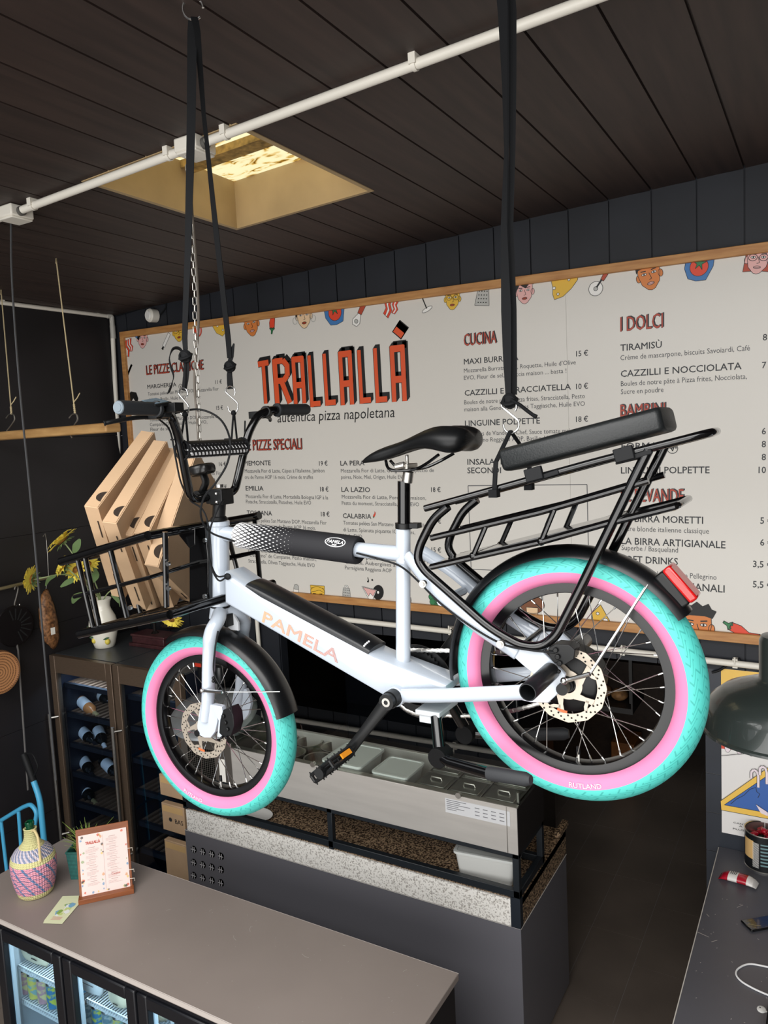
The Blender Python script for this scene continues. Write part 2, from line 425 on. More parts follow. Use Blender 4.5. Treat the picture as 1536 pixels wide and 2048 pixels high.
def wheel(hub, rot, rear):
    O = Vector((0, 0, 0))
    mb = MB(); arc(mb, O, [(0.206, -0.018), (0.2, -0.019), (0.184, -0.017), (0.182, -0.012), (0.182, 0.012), (0.184, 0.017), (0.2, 0.019), (0.206, 0.018), (0.199, 0.0)], 0, 2 * pi, 96, True)
    rim = obj('wheel', mb, mat('rim_black', '#050506', 0.22, spec=0.45), bike, loc=hub)
    mb = MB(); mb.cur = 1; arc(mb, O, [(0.203, -0.017), (0.2065, -0.0255), (0.213, -0.031), (0.2205, -0.0343), (0.229, -0.0355)], 0, 2 * pi, 96)
    mb.cur = 0; arc(mb, O, [(0.229, -0.0355), (0.237, -0.0352), (0.2445, -0.032), (0.2515, -0.027), (0.258, -0.0195), (0.2625, -0.010), (0.264, 0), (0.2625, 0.010), (0.258, 0.0195), (0.2515, 0.027), (0.2445, 0.032), (0.237, 0.0352), (0.229, 0.0355)], 0, 2 * pi, 96)
    mb.cur = 1; arc(mb, O, [(0.229, 0.0355), (0.2205, 0.0343), (0.213, 0.031), (0.2065, 0.0255), (0.203, 0.017)], 0, 2 * pi, 96)
    tyre = obj('tyre', mb, [MINT, PINK], rim, loc=hub, smooth=60, label='mint tyre with pink sidewall')
    # small pale moulded lettering on the sidewall
    mb = MB(); vs, fs = glyphs('RUTLAND', 0.0)
    a0 = radians(-92 if rear else -118); k = 0.011 / CAP
    mb.add([Vector(((0.2155 + v.y * k) * -cos(a0 + v.x * k / 0.22 + pi), -0.0335 - v.y * k * 0.22 - 0.0008, (0.2155 + v.y * k) * -sin(a0 + v.x * k / 0.22 + pi))) if False else
            Vector(((0.226 - v.y * k) * cos(a0 + v.x * k / 0.22), -0.0361, (0.226 - v.y * k) * sin(a0 + v.x * k / 0.22))) for v in vs], fs)
    obj('lettering', mb, mat('pale_pink_print', '#f6cfe0', 0.6), rim, loc=hub, smooth=0)
    hr = 0.062 if rear else 0.024
    mb = MB(); w = 0.036 if rear else 0.034
    arc(mb, O, [(0.006, -0.062), (0.014, -0.062), (0.014, -w - 0.012), (hr * 0.8, -w - 0.006), (hr, -w), (hr, w), (hr * 0.8, w + 0.008), (0.014, w + 0.012), (0.014, 0.062), (0.006, 0.062)], 0, 2 * pi, 40)
    if rear: arc(mb, O, [(0.03, 0.046), (0.036, 0.048), (0.036, 0.054), (0.03, 0.056)], 0, 2 * pi, 24, True)
    obj('hub_motor' if rear else 'hub', mb, BLKM, rim, loc=hub)
    n = 36; fl = 0.060 if rear else 0.026
    for i in range(n):
        sd = -1 if i % 2 else 1; j = i // 2; cross = (1 if j % 2 else -1) * radians(38 if rear else 62)
        a = 2 * pi * i / n; b = a + cross
        A = Vector((fl * cos(b), sd * 0.03, fl * sin(b))); C = Vector((0.184 * cos(a), sd * 0.004, 0.184 * sin(a)))
        D = C + (A - C).normalized() * 0.013
        mb = MB(); mb.tube([A, D], 0.00105, 5); mb.tube([D, C], 0.002, 6)
        obj('spoke', mb, CHROME, rim, loc=hub)
    # rotor with scalloped rim, spider and drilled holes
    yr = -0.052; RR = 0.080; mb = MB(); N = 96
    def ro(a): return RR - 0.0022 * abs(sin(a * 6))
    outer = [(ro(2 * pi * i / N) * cos(2 * pi * i / N), ro(2 * pi * i / N) * sin(2 * pi * i / N)) for i in range(N)]
    inn = [(0.061 * cos(2 * pi * i / N), 0.061 * sin(2 * pi * i / N)) for i in range(N)]
    def ringp(o, i_, y0, y1):
        n_ = len(o); vs = [Vector((x, y0, z)) for x, z in o] + [Vector((x, y0, z)) for x, z in i_] + [Vector((x, y1, z)) for x, z in o] + [Vector((x, y1, z)) for x, z in i_]; f = []
        for k in range(n_):
            j = (k + 1) % n_; f += [(k, j, n_ + j, n_ + k), (2 * n_ + j, 2 * n_ + k, 3 * n_ + k, 3 * n_ + j), (j, k, 2 * n_ + k, 2 * n_ + j), (n_ + k, n_ + j, 3 * n_ + j, 3 * n_ + k)]
        mb.add(vs, f)
    ringp(outer, inn, yr - 0.0009, yr + 0.0009)
    for i in range(5):
        a = 2 * pi * i / 5 + 0.3
        P = [Vector((0.026 * cos(a), yr, 0.026 * sin(a))), Vector((0.045 * cos(a + .32), yr, 0.045 * sin(a + .32))), Vector((0.063 * cos(a + .42), yr, 0.063 * sin(a + .42)))]
        mb.ribbon(P, [0.016, 0.009, 0.014], 0.0018, [(-sin(a), 0, cos(a))] * 3)
        P = [Vector((0.05 * cos(a + .34), yr, 0.05 * sin(a + .34))), Vector((0.056 * cos(a + .1), yr, 0.056 * sin(a + .1))), Vector((0.063 * cos(a + .02), yr, 0.063 * sin(a + .02)))]
        mb.ribbon(P, 0.007, 0.0018, (cos(a), 0, sin(a)))
    ringp([(0.031 * cos(2 * pi * i / N), 0.031 * sin(2 * pi * i / N)) for i in range(N)], [(0.018 * cos(2 * pi * i / N), 0.018 * sin(2 * pi * i / N)) for i in range(N)], yr - 0.0012, yr + 0.0012)
    mb.cur = 1
    for i in range(60):                                            # drilled holes of the brake track
        a = 2 * pi * i / 60; r_ = (0.0655, 0.0705, 0.0755)[i % 3] - 0.0008
        arc2 = [Vector((r_ * cos(a) + 0.0021 * cos(t), yr - 0.0012, r_ * sin(a) + 0.0021 * sin(t))) for t in (2 * pi * q / 8 for q in range(8))]
        mb.add(arc2, [tuple(range(8))])
    mb.cur = 2
    a0 = radians(-112); mb.ribbon([Vector((0.058 * cos(a0 + t), yr - 0.0016, 0.058 * sin(a0 + t))) for t in (0, .12, .24, .36)], 0.005, 0.0008, (cos(a0), 0, sin(a0)))
    obj('brake_rotor', mb, [ROTOR, mat('rotor_hole', '#15130f', 0.9), ORANGE], rim, loc=hub, smooth=0)
    mb = MB(); av = radians(-88); C = Vector((0.184 * cos(av), -0.004, 0.184 * sin(av))); D = C * (0.150 / 0.184)
    mb.tube([C, C * 0.9], 0.0032, 8); mb.cur = 1; mb.tube([C * 0.9, D], 0.0042, 8)
    obj('valve', mb, [STEEL, RUB], rim, loc=hub)
    rim.rotation_euler = (0, 0, rot)
    rim['label'] = 'rear wheel with hub motor' if rear else 'front wheel'
    return rim
wheel(RH, radians(0.8), True); wheel(FH, radians(3.4), False)

# ---- frame
mb = MB()
ht0, ht1 = B(438, 1043), B(440, 1210)
mb.tube([ht0, ht1], 0.0265, 24); mb.tube([ht0 + Vector((0, 0, 0.001)), ht0 - Vector((0, 0, 0.012))], 0.0285, 24); mb.tube([ht1, ht1 + Vector((0, 0, 0.012))], 0.0285, 24)
DT = XZ([(446, 1143), (520, 1193), (745, 1313), (893, 1370), (893, 1385), (815, 1409), (766, 1393), (448, 1207)], 1.495)
n_ = len(DT); ch = 0.010
def inset(poly, d):
    cx = sum(p[0] for p in poly) / len(poly); o = []
    for i in range(len(poly)):
        p0, p1, p2 = poly[i - 1], poly[i], poly[(i + 1) % len(poly)]
        a = Vector((p1[0] - p0[0], p1[1] - p0[1])).normalized(); b = Vector((p2[0] - p1[0], p2[1] - p1[1])).normalized()
        na, nb = Vector((a.y, -a.x)), Vector((b.y, -b.x)); nn = (na + nb); nn = nn / max(0.5, nn.length_squared / 2)
        o.append((p1[0] + nn.x * d, p1[1] + nn.y * d))
    return o
DTi = inset(DT, ch)
rings = [[Vector((x, 1.495, z)) for x, z in DTi], [Vector((x, 1.4985, z)) for x, z in inset(DT, ch * .3)], [Vector((x, 1.505, z)) for x, z in DT], [Vector((x, 1.575, z)) for x, z in DT], [Vector((x, 1.5815, z)) for x, z in inset(DT, ch * .3)], [Vector((x, 1.585, z)) for x, z in DTi]]
mb.loft(rings)
st0, st1 = B(806.5, 1056), B(806.5, 1325)
mb.tube([st1, st0], 0.0175, 20)
mb.tube([B(440, 1066), B(480, 1070), B(712, 1099), B(806, 1108)], [0.021, 0.0185, 0.0185, 0.019], 20)
# bottom bracket shell
bb = B(783, 1398, 1.465); BBX, BBZ = bb.x, bb.z
mb.tube([(BBX, 1.478, BBZ), (BBX, 1.602, BBZ)], 0.0235, 24)
# stays and dropouts on both sides
def side(y): return y if y < YM else 2 * YM - y
for y in (1.470, 1.610):
    pts = [B(805, 1391, 1.487), B(880, 1391, 1.476), B(960, 1388, 1.470), B(1062, 1384, 1.470)]
    pts = [Vector((p.x, y if i > 1 else (p.y if y < YM else 2 * YM - p.y), p.z)) for i, p in enumerate(pts)]
    mb.tube(curve(pts, 4), (0.0165, 0.0105), 12, flat=(0, 0, 1))
    a = [B(815, 1112, 1.505), B(860, 1168, 1.474), B(941, 1243, 1.470), B(1035, 1308, 1.470)]
    a = [Vector((p.x, p.y if y < YM else 2 * YM - p.y, p.z)) for p in a]
    mb.tube(curve(a, 4), (0.0155, 0.010), 12, flat=(0, 0, 1))
    d = XZ([(1012, 1276), (1048, 1296), (1080, 1296), (1103, 1318), (1132, 1348), (1126, 1378), (1098, 1404), (1062, 1403), (1040, 1398), (1040, 1368), (1062, 1366), (1068, 1346), (1046, 1328), (1020, 1304)], 1.470)
    xz(mb, d, y - 0.005, y + 0.005)
br = B(905, 1192, 1.54); mb.tube([(br.x, 1.478, br.z), (br.x, 1.602, br.z)], 0.010, 10)
frame_o = obj('frame', mb, WHITE, bike, bevel=0.0012, seg=1)
# frame lettering: striped fading letters
m = mat('fading_striped_print', '#e3b79a', 0.35); X = NX(m.node_tree); x, y, z = X.obj_xyz()
u = X.m('MULTIPLY', X.m('ADD', x, -(B(524, 1241, 1.4943).x - (-0.97))), 3.2)
c = X.mix(u, lin('#d08f5e'), lin('#84636f'))
d = (B(673, 1322.5, 1.4943) - B(524, 1241, 1.4943)).normalized(); nu = Vector((-d.z, 0, d.x))
h = X.m('ADD', X.m('MULTIPLY', x, nu.x), X.m('MULTIPLY', z, nu.z))
stripe = X.m('MULTIPLY', X.m('LESS_THAN', X.m('FRACT', X.m('MULTIPLY', h, 330)), 0.42), 0.45)
m.node_tree.links.new(X.mix(stripe, c, lin('#c9ccd3')), m.node_tree.nodes['Principled BSDF'].inputs['Base Color'])
mb = MB(); o = B(524, 1243, 1.4943)
put_text(mb, 'PAMELA', o, d, nu, 0.031, width=(B(675, 1325, 1.4943) - o).length, bold=0.02)
obj('lettering', mb, m, frame_o, smooth=0)
mb = MB(); put_text(mb, 'CITY', B(846, 1352, 1.50) + Vector((0, 0.03, 0.014)), (0.05, 0.02, 0.052), (-0.09, 0, 0.03), 0.010, sx=0.8); 
# battery lying in the top of the down tube
mb = MB(); a, b_ = B(490, 1173, 1.499), B(737, 1306, 1.499); d = (b_ - a).normalized(); nu = Vector((-d.z, 0, d.x)); 
rings = []
for i in range(13):
    t = i / 12; p = a.lerp(b_, t); e = 1.0 if 0.02 < t < 0.98 else 0.8
    rings.append([p + Vector((0, 0.041 - 0.041 * cos(q) * 1.0, 0)) + nu * (0.020 * e * sin(q) ** 0.6 - 0.004) for q in (pi * k / 14 for k in range(15))] + [p + Vector((0, 0.082, 0)) - nu * 0.03, p - nu * 0.03])
mb.loft(rings)
bat = obj('battery', mb, mat('battery_black', '#15171a', 0.32), bike, smooth=50, label='long black battery in the down tube')
mb = MB(); p = a.lerp(b_, 0.955)
for k in range(4):
    q = radians(62 - k * 12); c_ = p + Vector((0, 0.041 - 0.0415 * cos(q), 0)) + nu * (0.0205 * sin(q) ** 0.6 - 0.003)
    mb.ball(c_, 0.0027, 8, 6)
obj('charge_indicator', mb, mat('indicator_white', '#e8e8ea', 0.4), bat)
# top tube pad with diamonds fading into black
pm = mat('diamond_print_fabric', '#e9e9ea', 0.75); X = NX(pm.node_tree); x, y, z = X.obj_xyz()
L = (B(718, 1101) - B(479, 1069)).length
p = X.m('MULTIPLY', z, 16 / L); q = X.m('MULTIPLY', X.m('ARCTAN2', y, x), 22 / (2 * pi))
def dia(o_): return X.m('ADD', X.m('ABSOLUTE', X.m('SUBTRACT', X.m('FRACT', X.m('ADD', p, o_)), 0.5)), X.m('ABSOLUTE', X.m('SUBTRACT', X.m('FRACT', X.m('ADD', q, o_)), 0.5)))
sz = X.m('SUBTRACT', 0.44, X.m('MULTIPLY', z, 0.80 / L))
w_ = X.m('MAXIMUM', X.m('LESS_THAN', dia(0.0), sz), X.m('LESS_THAN', dia(0.5), sz))
pm.node_tree.links.new(X.mix(w_, lin('#15151a'), lin('#eeeeee')), pm.node_tree.nodes['Principled BSDF'].inputs['Base Color'])
mb = MB(); PR = 0.0345; prof = [(0.020, 0.003), (PR * 0.93, 0.0), (PR, 0.006), (PR * 1.01, L * 0.5), (PR, L - 0.006), (PR * 0.93, L), (0.020, L - 0.004)]
mb.lathe(prof, 40)
pad = obj('frame_pad', mb, pm, bike, loc=B(479, 1070), label='black sleeve with fading white diamond pattern')
pad.rotation_mode = 'QUATERNION'; pdir = (B(718, 1101) - B(479, 1070)).normalized()
# keep local x pointing away from the viewer so that the seam stays behind
fm = frame((0, 0, 0), pdir.cross(Vector((0, 0, 1))).normalized() * 1.0, pdir); pad.rotation_quaternion = fm.to_quaternion()
# logo badge on the pad
mb = MB(); pc = B(672, 1081, YM - 0.030); nv = Vector((-0.05, -0.82, 0.57)).normalized(); xd = pdir; ud = (-xd.cross(nv)).normalized(); ud = ud if ud.z > 0 else -ud
axis0 = B(479, 1070)
def on_pad(s, v, r=PR * 1.025):
    """point on the sleeve: s along, v around (m) measured from the badge centre"""
    a_ = v / PR; t = (pc - axis0).dot(pdir); c0 = axis0 + pdir * (t + s)
    return c0 + (nv * cos(a_) + ud * sin(a_)) * r
ov = [(0.0295 * cos(2 * pi * k / 40), 0.0125 * sin(2 * pi * k / 40)) for k in range(40)]
oi = [(x_ * 0.93, y_ * 0.86) for x_, y_ in ov]
n4 = 40; vs = [on_pad(*q_) for q_ in ov] + [on_pad(*q_) for q_ in oi]
mb.add(vs, [(k, (k + 1) % n4, n4 + (k + 1) % n4, n4 + k) for k in range(n4)])
def pad_text(s_, cx, cy, cap, width, bold, shear=0.0):
    vs_, fs_ = glyphs(s_, 0.0, shear); x0 = min(v.x for v in vs_); x1 = max(v.x for v in vs_)
    for i_, (bx_, by_) in enumerate(((0, 0), (1, 0), (-1, 0), (0, 1), (0, -1))): mb.add([on_pad(cx + ((v.x - x0) / (x1 - x0) - .5) * width + bx_ * bold * cap, cy + v.y * cap / CAP + by_ * bold * cap, PR * (1.03 + .0002 * i_)) for v in vs_], fs_)
pad_text('PAMELA', 0, -0.0035, 0.0085, 0.047, 0.015, 0.15); pad_text('BIKES', 0, -0.0095, 0.0042, 0.013, 0.01)
obj('lettering', mb, mat('print_white', '#f2f2f2', 0.6), pad, smooth=0, loc=None)
bpy.context.view_layer.update()
lo = bpy.data.objects[[c.name for c in pad.children][0]]
lo.matrix_parent_inverse = fm.to_3x3().to_4x4().inverted()
lo.location = Vector((0, 0, 0)) + (ORG[lo.name] - ORG[pad.name])

# ---- fork
mb = MB()
mb.tube([B(440, 1213), B(440, 1236)], [0.0265, 0.030], 20)
for y in (1.472, 1.608):
    pts = [(440, 1224, 1.53), (436, 1240, 1.50), (424, 1262, 1.476), (419, 1290, 1.472), (417, 1340, 1.472), (416, 1395, 1.472), (411, 1440, 1.472)]
    P = [B(*q_) for q_ in pts]; P = [Vector((v.x, v.y if y < YM else 2 * YM - v.y, v.z)) for v in P]
    mb.tube(curve(P, 4), [0.020] * 4 + [0.0195] * 8 + [0.0175] * 9 + [0.0165] * 4, 16)
    d = XZ([(404, 1408), (428, 1408), (434, 1420), (438, 1440), (433, 1462), (424, 1474), (412, 1474), (400, 1468), (397, 1450)], 1.472)
    xz(mb, d, y - 0.006, y + 0.006)
    if y < YM: xz(mb, XZ([(426, 1408), (446, 1412), (452, 1440), (446, 1474), (437, 1472), (440, 1440), (432, 1425)], 1.462), 1.456, 1.472)
fork = obj('fork', mb, WHITE, bike, bevel=0.001, seg=1)
mb = MB(); mb.tube([B(440, 1210.5), B(440, 1212.5)], 0.0285, 24)
for py in (1356, 1362): mb.ball(B(427, py, 1.452), 0.005, 8, 6)
obj('crown_seal', mb, BLKM, fork)
# brake calipers
def caliper(pts, y0, y1, px, py):
    mb = MB(); xz(mb, XZ(pts, y0), y0, y1)
    for k in range(3):
        c_ = B(px + 4 * k - 4, py + 13 * k, y0); mb.tube([c_, c_ + Vector((0, -0.006, 0))], 0.0055, 10)
    for k in range(2): c_ = B(px - 6 + 9 * k, py + 42, y0); mb.tube([c_, c_ + Vector((0, -0.008, 0))], 0.004, 8)
    obj('brake_caliper', mb, BLKM, bike, bevel=0.002)
caliper([(446, 1420), (458, 1416), (466, 1430), (468, 1452), (462, 1472), (448, 1476), (438, 1466), (440, 1440)], 1.452, 1.490, 452, 1432)
caliper([(1096, 1296), (1112, 1288), (1138, 1290), (1150, 1300), (1148, 1318), (1130, 1330), (1108, 1326), (1098, 1312)], 1.455, 1.490, 1116, 1300)

# ---- fenders
def fender(hub, angs, stays):
    mb = MB(); R = 0.281; prof = [(R - 0.020, -0.043), (R - 0.010, -0.038), (R - 0.002, -0.024), (R + 0.001, 0), (R - 0.002, 0.024), (R - 0.010, 0.038), (R - 0.020, 0.043), (R - 0.012, 0.037), (R - 0.0045, 0.023), (R - 0.0015, 0), (R - 0.0045, -0.023), (R - 0.012, -0.037)]
    arc(mb, hub, prof, angs[0], angs[1], 44, True)
    return obj('fender', mb, mat('fender_black', '#0e0f11', 0.3), bike, smooth=60)
def ang(px, py, hub): p = B(px, py, YM); return atan2(p.z - hub.z, p.x - hub.x)
a0 = ang(1392, 1217, RH); a1 = ang(897, 1350, RH) % (2 * pi)
f1 = fender(RH, (a0, a1), None)
a0 = ang(601, 1425, FH); a1 = ang(352, 1276, FH) % (2 * pi)
f2 = fender(FH, (a0, a1), None)
mb = MB(); mb.tube([B(404, 1381, 1.452), B(445, 1384, 1.448)], 0.0045, 8); mb.tube([B(445, 1384, 1.448), B(560, 1383, 1.492)], 0.0016, 6); mb.ball(B(404, 1381, 1.450), 0.0065, 10, 8)
obj('fender_stay', mb, CHROME, f2)
mb = MB(); mb.tube([B(1128, 1362, 1.44), B(1180, 1348, 1.43)], 0.0045, 8); mb.tube([B(1182, 1347, 1.43), B(1296, 1170, 1.495)], 0.0018, 6); mb.tube([B(1176, 1352, 1.435), B(1290, 1175, 1.505)], 0.0016, 6); mb.ball(B(1128, 1362, 1.436), 0.0075, 10, 8)
obj('fender_stay', mb, CHROME, f1)
mb = MB(); p = B(458, 1240, 1.54); mb.box(p, (0.010, 0.03, 0.034)); mb.ball(p + Vector((0, -0.016, 0.004)), 0.004)
obj('fender_bracket', mb, BLKM, f2, bevel=0.002)
# white mudguard flap seen behind the fork crown
mb = MB(); xz(mb, XZ([(458, 1216), (470, 1226), (480, 1244), (481, 1260), (466, 1258), (456, 1250)], 1.56), 1.552, 1.558)
obj('cable_guide_plate', mb, mat('pale_grey_plate', '#c9ccd0', 0.4), fork)

# ---- saddle, post
mb = MB(); mb.tube([B(808, 1052), B(808, 962)], 0.0150, 20); obj('seat_post', mb, BLK, bike)
mb = MB(); mb.tube([B(808, 1046), B(808, 1057)], 0.0205, 20); mb.box(B(831, 1051), (0.022, 0.022, 0.012)); obj('seat_clamp', mb, BLKM, bike, bevel=0.001)
mb = MB(); p = B(813, 955); mb.tube([p + Vector((0.001, 0, -0.012)), p + Vector((0.006, 0, 0.014))], 0.0125, 14); mb.box(p + Vector((0.0, 0, 0.026)), (0.035, 0.05, 0.012)); mb.tube([p + Vector((0.004, 0, 0.024)), p + Vector((0.004, 0, 0.052))], 0.004, 8)
mb.tube([p + Vector((-0.012, -0.027, 0.026)), p + Vector((0.012, -0.027, 0.030))], 0.008, 10)
obj('saddle_clamp', mb, STEEL, bike, bevel=0.002)
A, C = B(724, 927, 1.54), B(947, 872, 1.54); ax = (C - A); LS = ax.length
top = [(724, 922), (740, 906), (770, 892), (804, 883), (840, 865), (882, 847), (912, 846), (938, 850), (951, 860)]
bot = [(724, 928), (748, 929), (778, 926), (812, 912), (848, 901), (884, 908), (916, 920), (938, 915), (950, 893)]
hw = [0.006, 0.021, 0.024, 0.028, 0.045, 0.068, 0.078, 0.074, 0.054]
rings = []
for (t_, b2, w_) in zip(top, bot, hw):
    T, Bm = B(*t_), B(*b2); r_ = []
    ht = T.z - Bm.z
    for k in range(20):
        a_ = 2 * pi * k / 20; cy = sin(a_); cz = cos(a_)
        y_ = w_ * (abs(cy) ** 0.75) * (1 if cy > 0 else -1)
        z_ = (T.z + Bm.z) / 2 + ht / 2 * cz
        if w_ > 0.04 and cz > 0: z_ -= 0.014 * math.exp(-(y_ / 0.014) ** 2) * min(1, (w_ - 0.04) / 0.02)
        if cz < 0: z_ = z_ + ht * 0.25 * (-cz) * (1 - abs(cy))
        r_.append(Vector(((T.x + Bm.x) / 2, YM + y_, z_)))
    rings.append(r_)
mb = MB(); mb.loft(rings)
sad = obj('saddle', mb, mat('saddle_vinyl', '#0c0d0e', 0.4, spec=0.3), bike, smooth=70, sub=1)
for y in (1.520, 1.560):
    mb = MB(); dy = y - YM
    mb.tube(curve([B(776, 921) + Vector((0, dy * .5, 0)), B(785, 935) + Vector((0, dy, 0)), B(800, 940) + Vector((0, dy, 0)), B(838, 937) + Vector((0, dy, 0)), B(864, 926) + Vector((0, dy * 1.4, 0)), B(893, 908) + Vector((0, dy * 2, 0))], 5), 0.0036, 8)
    obj('saddle_rail', mb, BLK, sad)

# ---- stem, handlebar
mb = MB(); s0 = B(438, 1041); s1 = B(440, 985); mb.tube([s0, s0 + Vector((0.0, 0, 0.012))], [0.0265, 0.019], 20); mb.tube([s0 + Vector((0, 0, 0.01)), s1], 0.0175, 20)
c0 = B(441, 993); mb.box(c0 + Vector((0.004, 0, 0.0)), (0.044, 0.048, 0.042)); mb.box(c0 + Vector((-0.024, 0, 0.0)), (0.018, 0.046, 0.036))
obj('stem', mb, BLKM, bike, bevel=0.003)
mb = MB()
for dz_ in (-0.012, 0.010): mb.ball(c0 + Vector((0.01, -0.026, dz_)), 0.005, 8, 6)
mb.tube([s1 + Vector((0, 0, 0.014)), s1 + Vector((0, 0, 0.022))], 0.013, 12)
obj('stem_bolt', mb, CHROME, bpy.data.objects['stem'])
hb = [(-1.436, 1.540, 2.861), (-1.440, 1.480, 2.860), (-1.434, 1.452, 2.872), (-1.412, 1.405, 3.030), (-1.400, 1.375, 3.076), (-1.384, 1.345, 3.090), (-1.366, 1.190, 3.092)]
half = fillet(hb, 0.03, 5); full = half[::-1] + [Vector((p.x, 2 * YM - p.y, p.z)) for p in half[1:]]
mb = MB(); mb.tube(full, 0.0115, 14); mb.tube([(-1.417, 1.415, 2.992), (-1.417, 1.665, 2.992)], 0.0085, 10)
bar = obj('handlebar', mb, BLK, bike)
pmat = mat('crossbar_pad_print', '#101013', 0.55); X = NX(pmat.node_tree); x, y, z = X.obj_xyz()
p = X.m('ADD', X.m('MULTIPLY', y, 75), X.m('MULTIPLY', z, 55)); q = X.m('ADD', X.m('MULTIPLY', z, 75), 0.35)
w_ = X.m('MULTIPLY', X.m('LESS_THAN', X.m('ABSOLUTE', X.m('SUBTRACT', X.m('FRACT', p), 0.5)), X.m('SUBTRACT', 0.16, X.m('MULTIPLY', z, 11.0))), X.m('LESS_THAN', X.m('ABSOLUTE', X.m('SUBTRACT', X.m('FRACT', q), 0.5)), 0.30))
pmat.node_tree.links.new(X.mix(w_, lin('#0f0f12'), lin('#e9e9ea')), pmat.node_tree.nodes['Principled BSDF'].inputs['Base Color'])
mb = MB(); mb.tube([(0, -0.112, 0), (0, -0.108, 0), (0, 0.108, 0), (0, 0.112, 0)], [0.017, 0.0225, 0.0225, 0.017], 20)
obj('crossbar_pad', mb, pmat, bar, loc=(-1.417, 1.54, 2.990), label='black crossbar pad with white dash print')
for sgn in (-1, 1):
    Y = lambda y: y if sgn < 0 else 2 * YM - y
    mb = MB(); d_ = Vector((0.018, -0.155 * (1 if sgn < 0 else -1), 0.002)).normalized(); e_ = Vector((-1.366, Y(1.186), 3.092))
    mb.tube([e_, e_ - d_ * 0.004, e_ - d_ * 0.118, e_ - d_ * 0.120, e_ - d_ * 0.128], [0.0155, 0.0168, 0.0162, 0.0195, 0.0195], 20)
    g = obj('grip', mb, mat('grip_rubber', '#1d2023', 0.6), bar)
    if sgn < 0:
        mb = MB(); mb.tube([e_ + d_ * 0.0005, e_ + d_ * 0.003], [0.0152, 0.0138], 20); mb.tube([e_ + d_ * 0.003, e_ + d_ * 0.004], 0.0095, 16)
        obj('grip_cap', mb, mat('grip_cap_grey', '#6d7880', 0.45), g)
    else:
        mb = MB(); mb.tube([e_, e_ + d_ * 0.003], 0.0145, 16); obj('grip_cap', mb, RUB, g)
    mb = MB(); L0 = Vector((-1.392, Y(1.335), 3.086))
    mb.tube([L0 + Vector((0, sgn * -0.0, 0)), L0 + Vector((0.003, 0.02 * -sgn, 0.0))], 0.0165, 14)
    mb.box(L0 + Vector((-0.024, 0.012 * -sgn, -0.008)), (0.04, 0.05, 0.020))
    tip = B(208, 847, 1.215) if sgn < 0 else Vector((-1.46, 1.835, 3.066))
    mb.tube(curve([L0 + Vector((-0.036, -0.006 * -sgn, -0.012)), L0.lerp(tip, .45) + Vector((-0.012, 0, -0.003)), tip + (L0 - tip) * 0.15, tip], 5), [(0.0055, 0.005)] * 15 + [(0.0075, 0.006)], 8)
    obj('brake_lever', mb, BLKM, bar, bevel=0.001)
mb = MB(); p = B(312, 806, 1.315); mb.box(p, (0.050, 0.052, 0.008), Euler((0.15, radians(14), 0)).to_matrix())
mb.cur = 1; mb.box(p + Vector((-0.001, -0.001, 0.0048)), (0.043, 0.045, 0.002), Euler((0.15, radians(14), 0)).to_matrix()); mb.cur = 0
mb.box(p + Vector((0.03, 0.03, -0.012)), (0.03, 0.03, 0.022))
obj('display', mb, [BLKM, mat('display_glass', '#5d6f7b', 0.15)], bar, bevel=0.002, label='small grey screen beside the grip')
# ---- headlight
mb = MB(); p = B(405, 939, 1.52); Rm = Euler((0, radians(-10), radians(6))).to_matrix()
rings = []
for i, (dx_, s_) in enumerate(((-0.030, .75), (-0.022, 1.0), (0.0, 1.0), (0.022, 0.92), (0.030, .6))):
    rings.append([p + Rm @ Vector((dx_, 0.029 * s_ * (abs(cos(a)) ** .5) * (1 if cos(a) > 0 else -1), 0.0155 * s_ * (abs(sin(a)) ** .5) * (1 if sin(a) > 0 else -1))) for a in (2 * pi * k / 20 for k in range(20))])
mb.loft(rings); hl = obj('headlight', mb, mat('headlight_shell', '#1b1a19', 0.25), bike, smooth=50)
mb = MB(); mb.tube(curve([p + Vector((0.002, 0.0, -0.014)), p + Vector((0.008, 0, -0.035)), p + Vector((-0.006, 0.0, -0.060)), p + Vector((-0.01, 0.01, -0.086))], 5), [(0.012, 0.008)] * 16, 10); mb.tube([p + Vector((-0.005, -0.026, -0.07)), p + Vector((-0.005, 0.03, -0.07))], 0.015, 14)
obj('headlight_mount', mb, BLKM, hl, bevel=0.001)

# ---- front rack
FR = Vector((-0.974, 0, -0.226))          # forward direction of the bike
RU = Vector((-0.226, 0, 0.974))
yn, yf = 1.335, 1.745
tr = Vector((-1.470, yn, 2.782)); lr = Vector((-1.415, yn, 2.585))
def far(v): return Vector((v.x, yf, v.z))
tf = tr + FR * 0.335; lf = lr + FR * 0.345
fr_mb = MB()
top_loop = fillet([tr.lerp(far(tr), .5), far(tr), far(tf), tf, tr, tr.lerp(far(tr), .501)], 0.02, 4)
fr_mb.tube([far(tr) + FR * -0.02, far(tf)], 0.0120, 12); fr_mb.tube([tr, tf + FR * 0.02], 0.0120, 12); fr_mb.tube([tr, far(tr) + Vector((0, 0.012, 0))], 0.0120, 12); fr_mb.tube([tf, far(tf)], 0.0120, 12)
fr_mb.tube([lr, lf + FR * 0.015], 0.0120, 12); fr_mb.tube([far(lr), far(lf)], 0.0120, 12); fr_mb.tube([lr, far(lr)], 0.0120, 12); fr_mb.tube([lf, far(lf)], 0.0120, 12)
for k in range(1, 4): fr_mb.tube([lr.lerp(far(lr), k / 4), lf.lerp(far(lf), k / 4)], 0.0065, 8)
fr_mb.tube([lr.lerp(lf, .5), far(lr).lerp(far(lf), .5)], 0.0065, 8)
rack = obj('front_rack', fr_mb, BLK, bike, label='black tubular front rack holding pizza boxes')
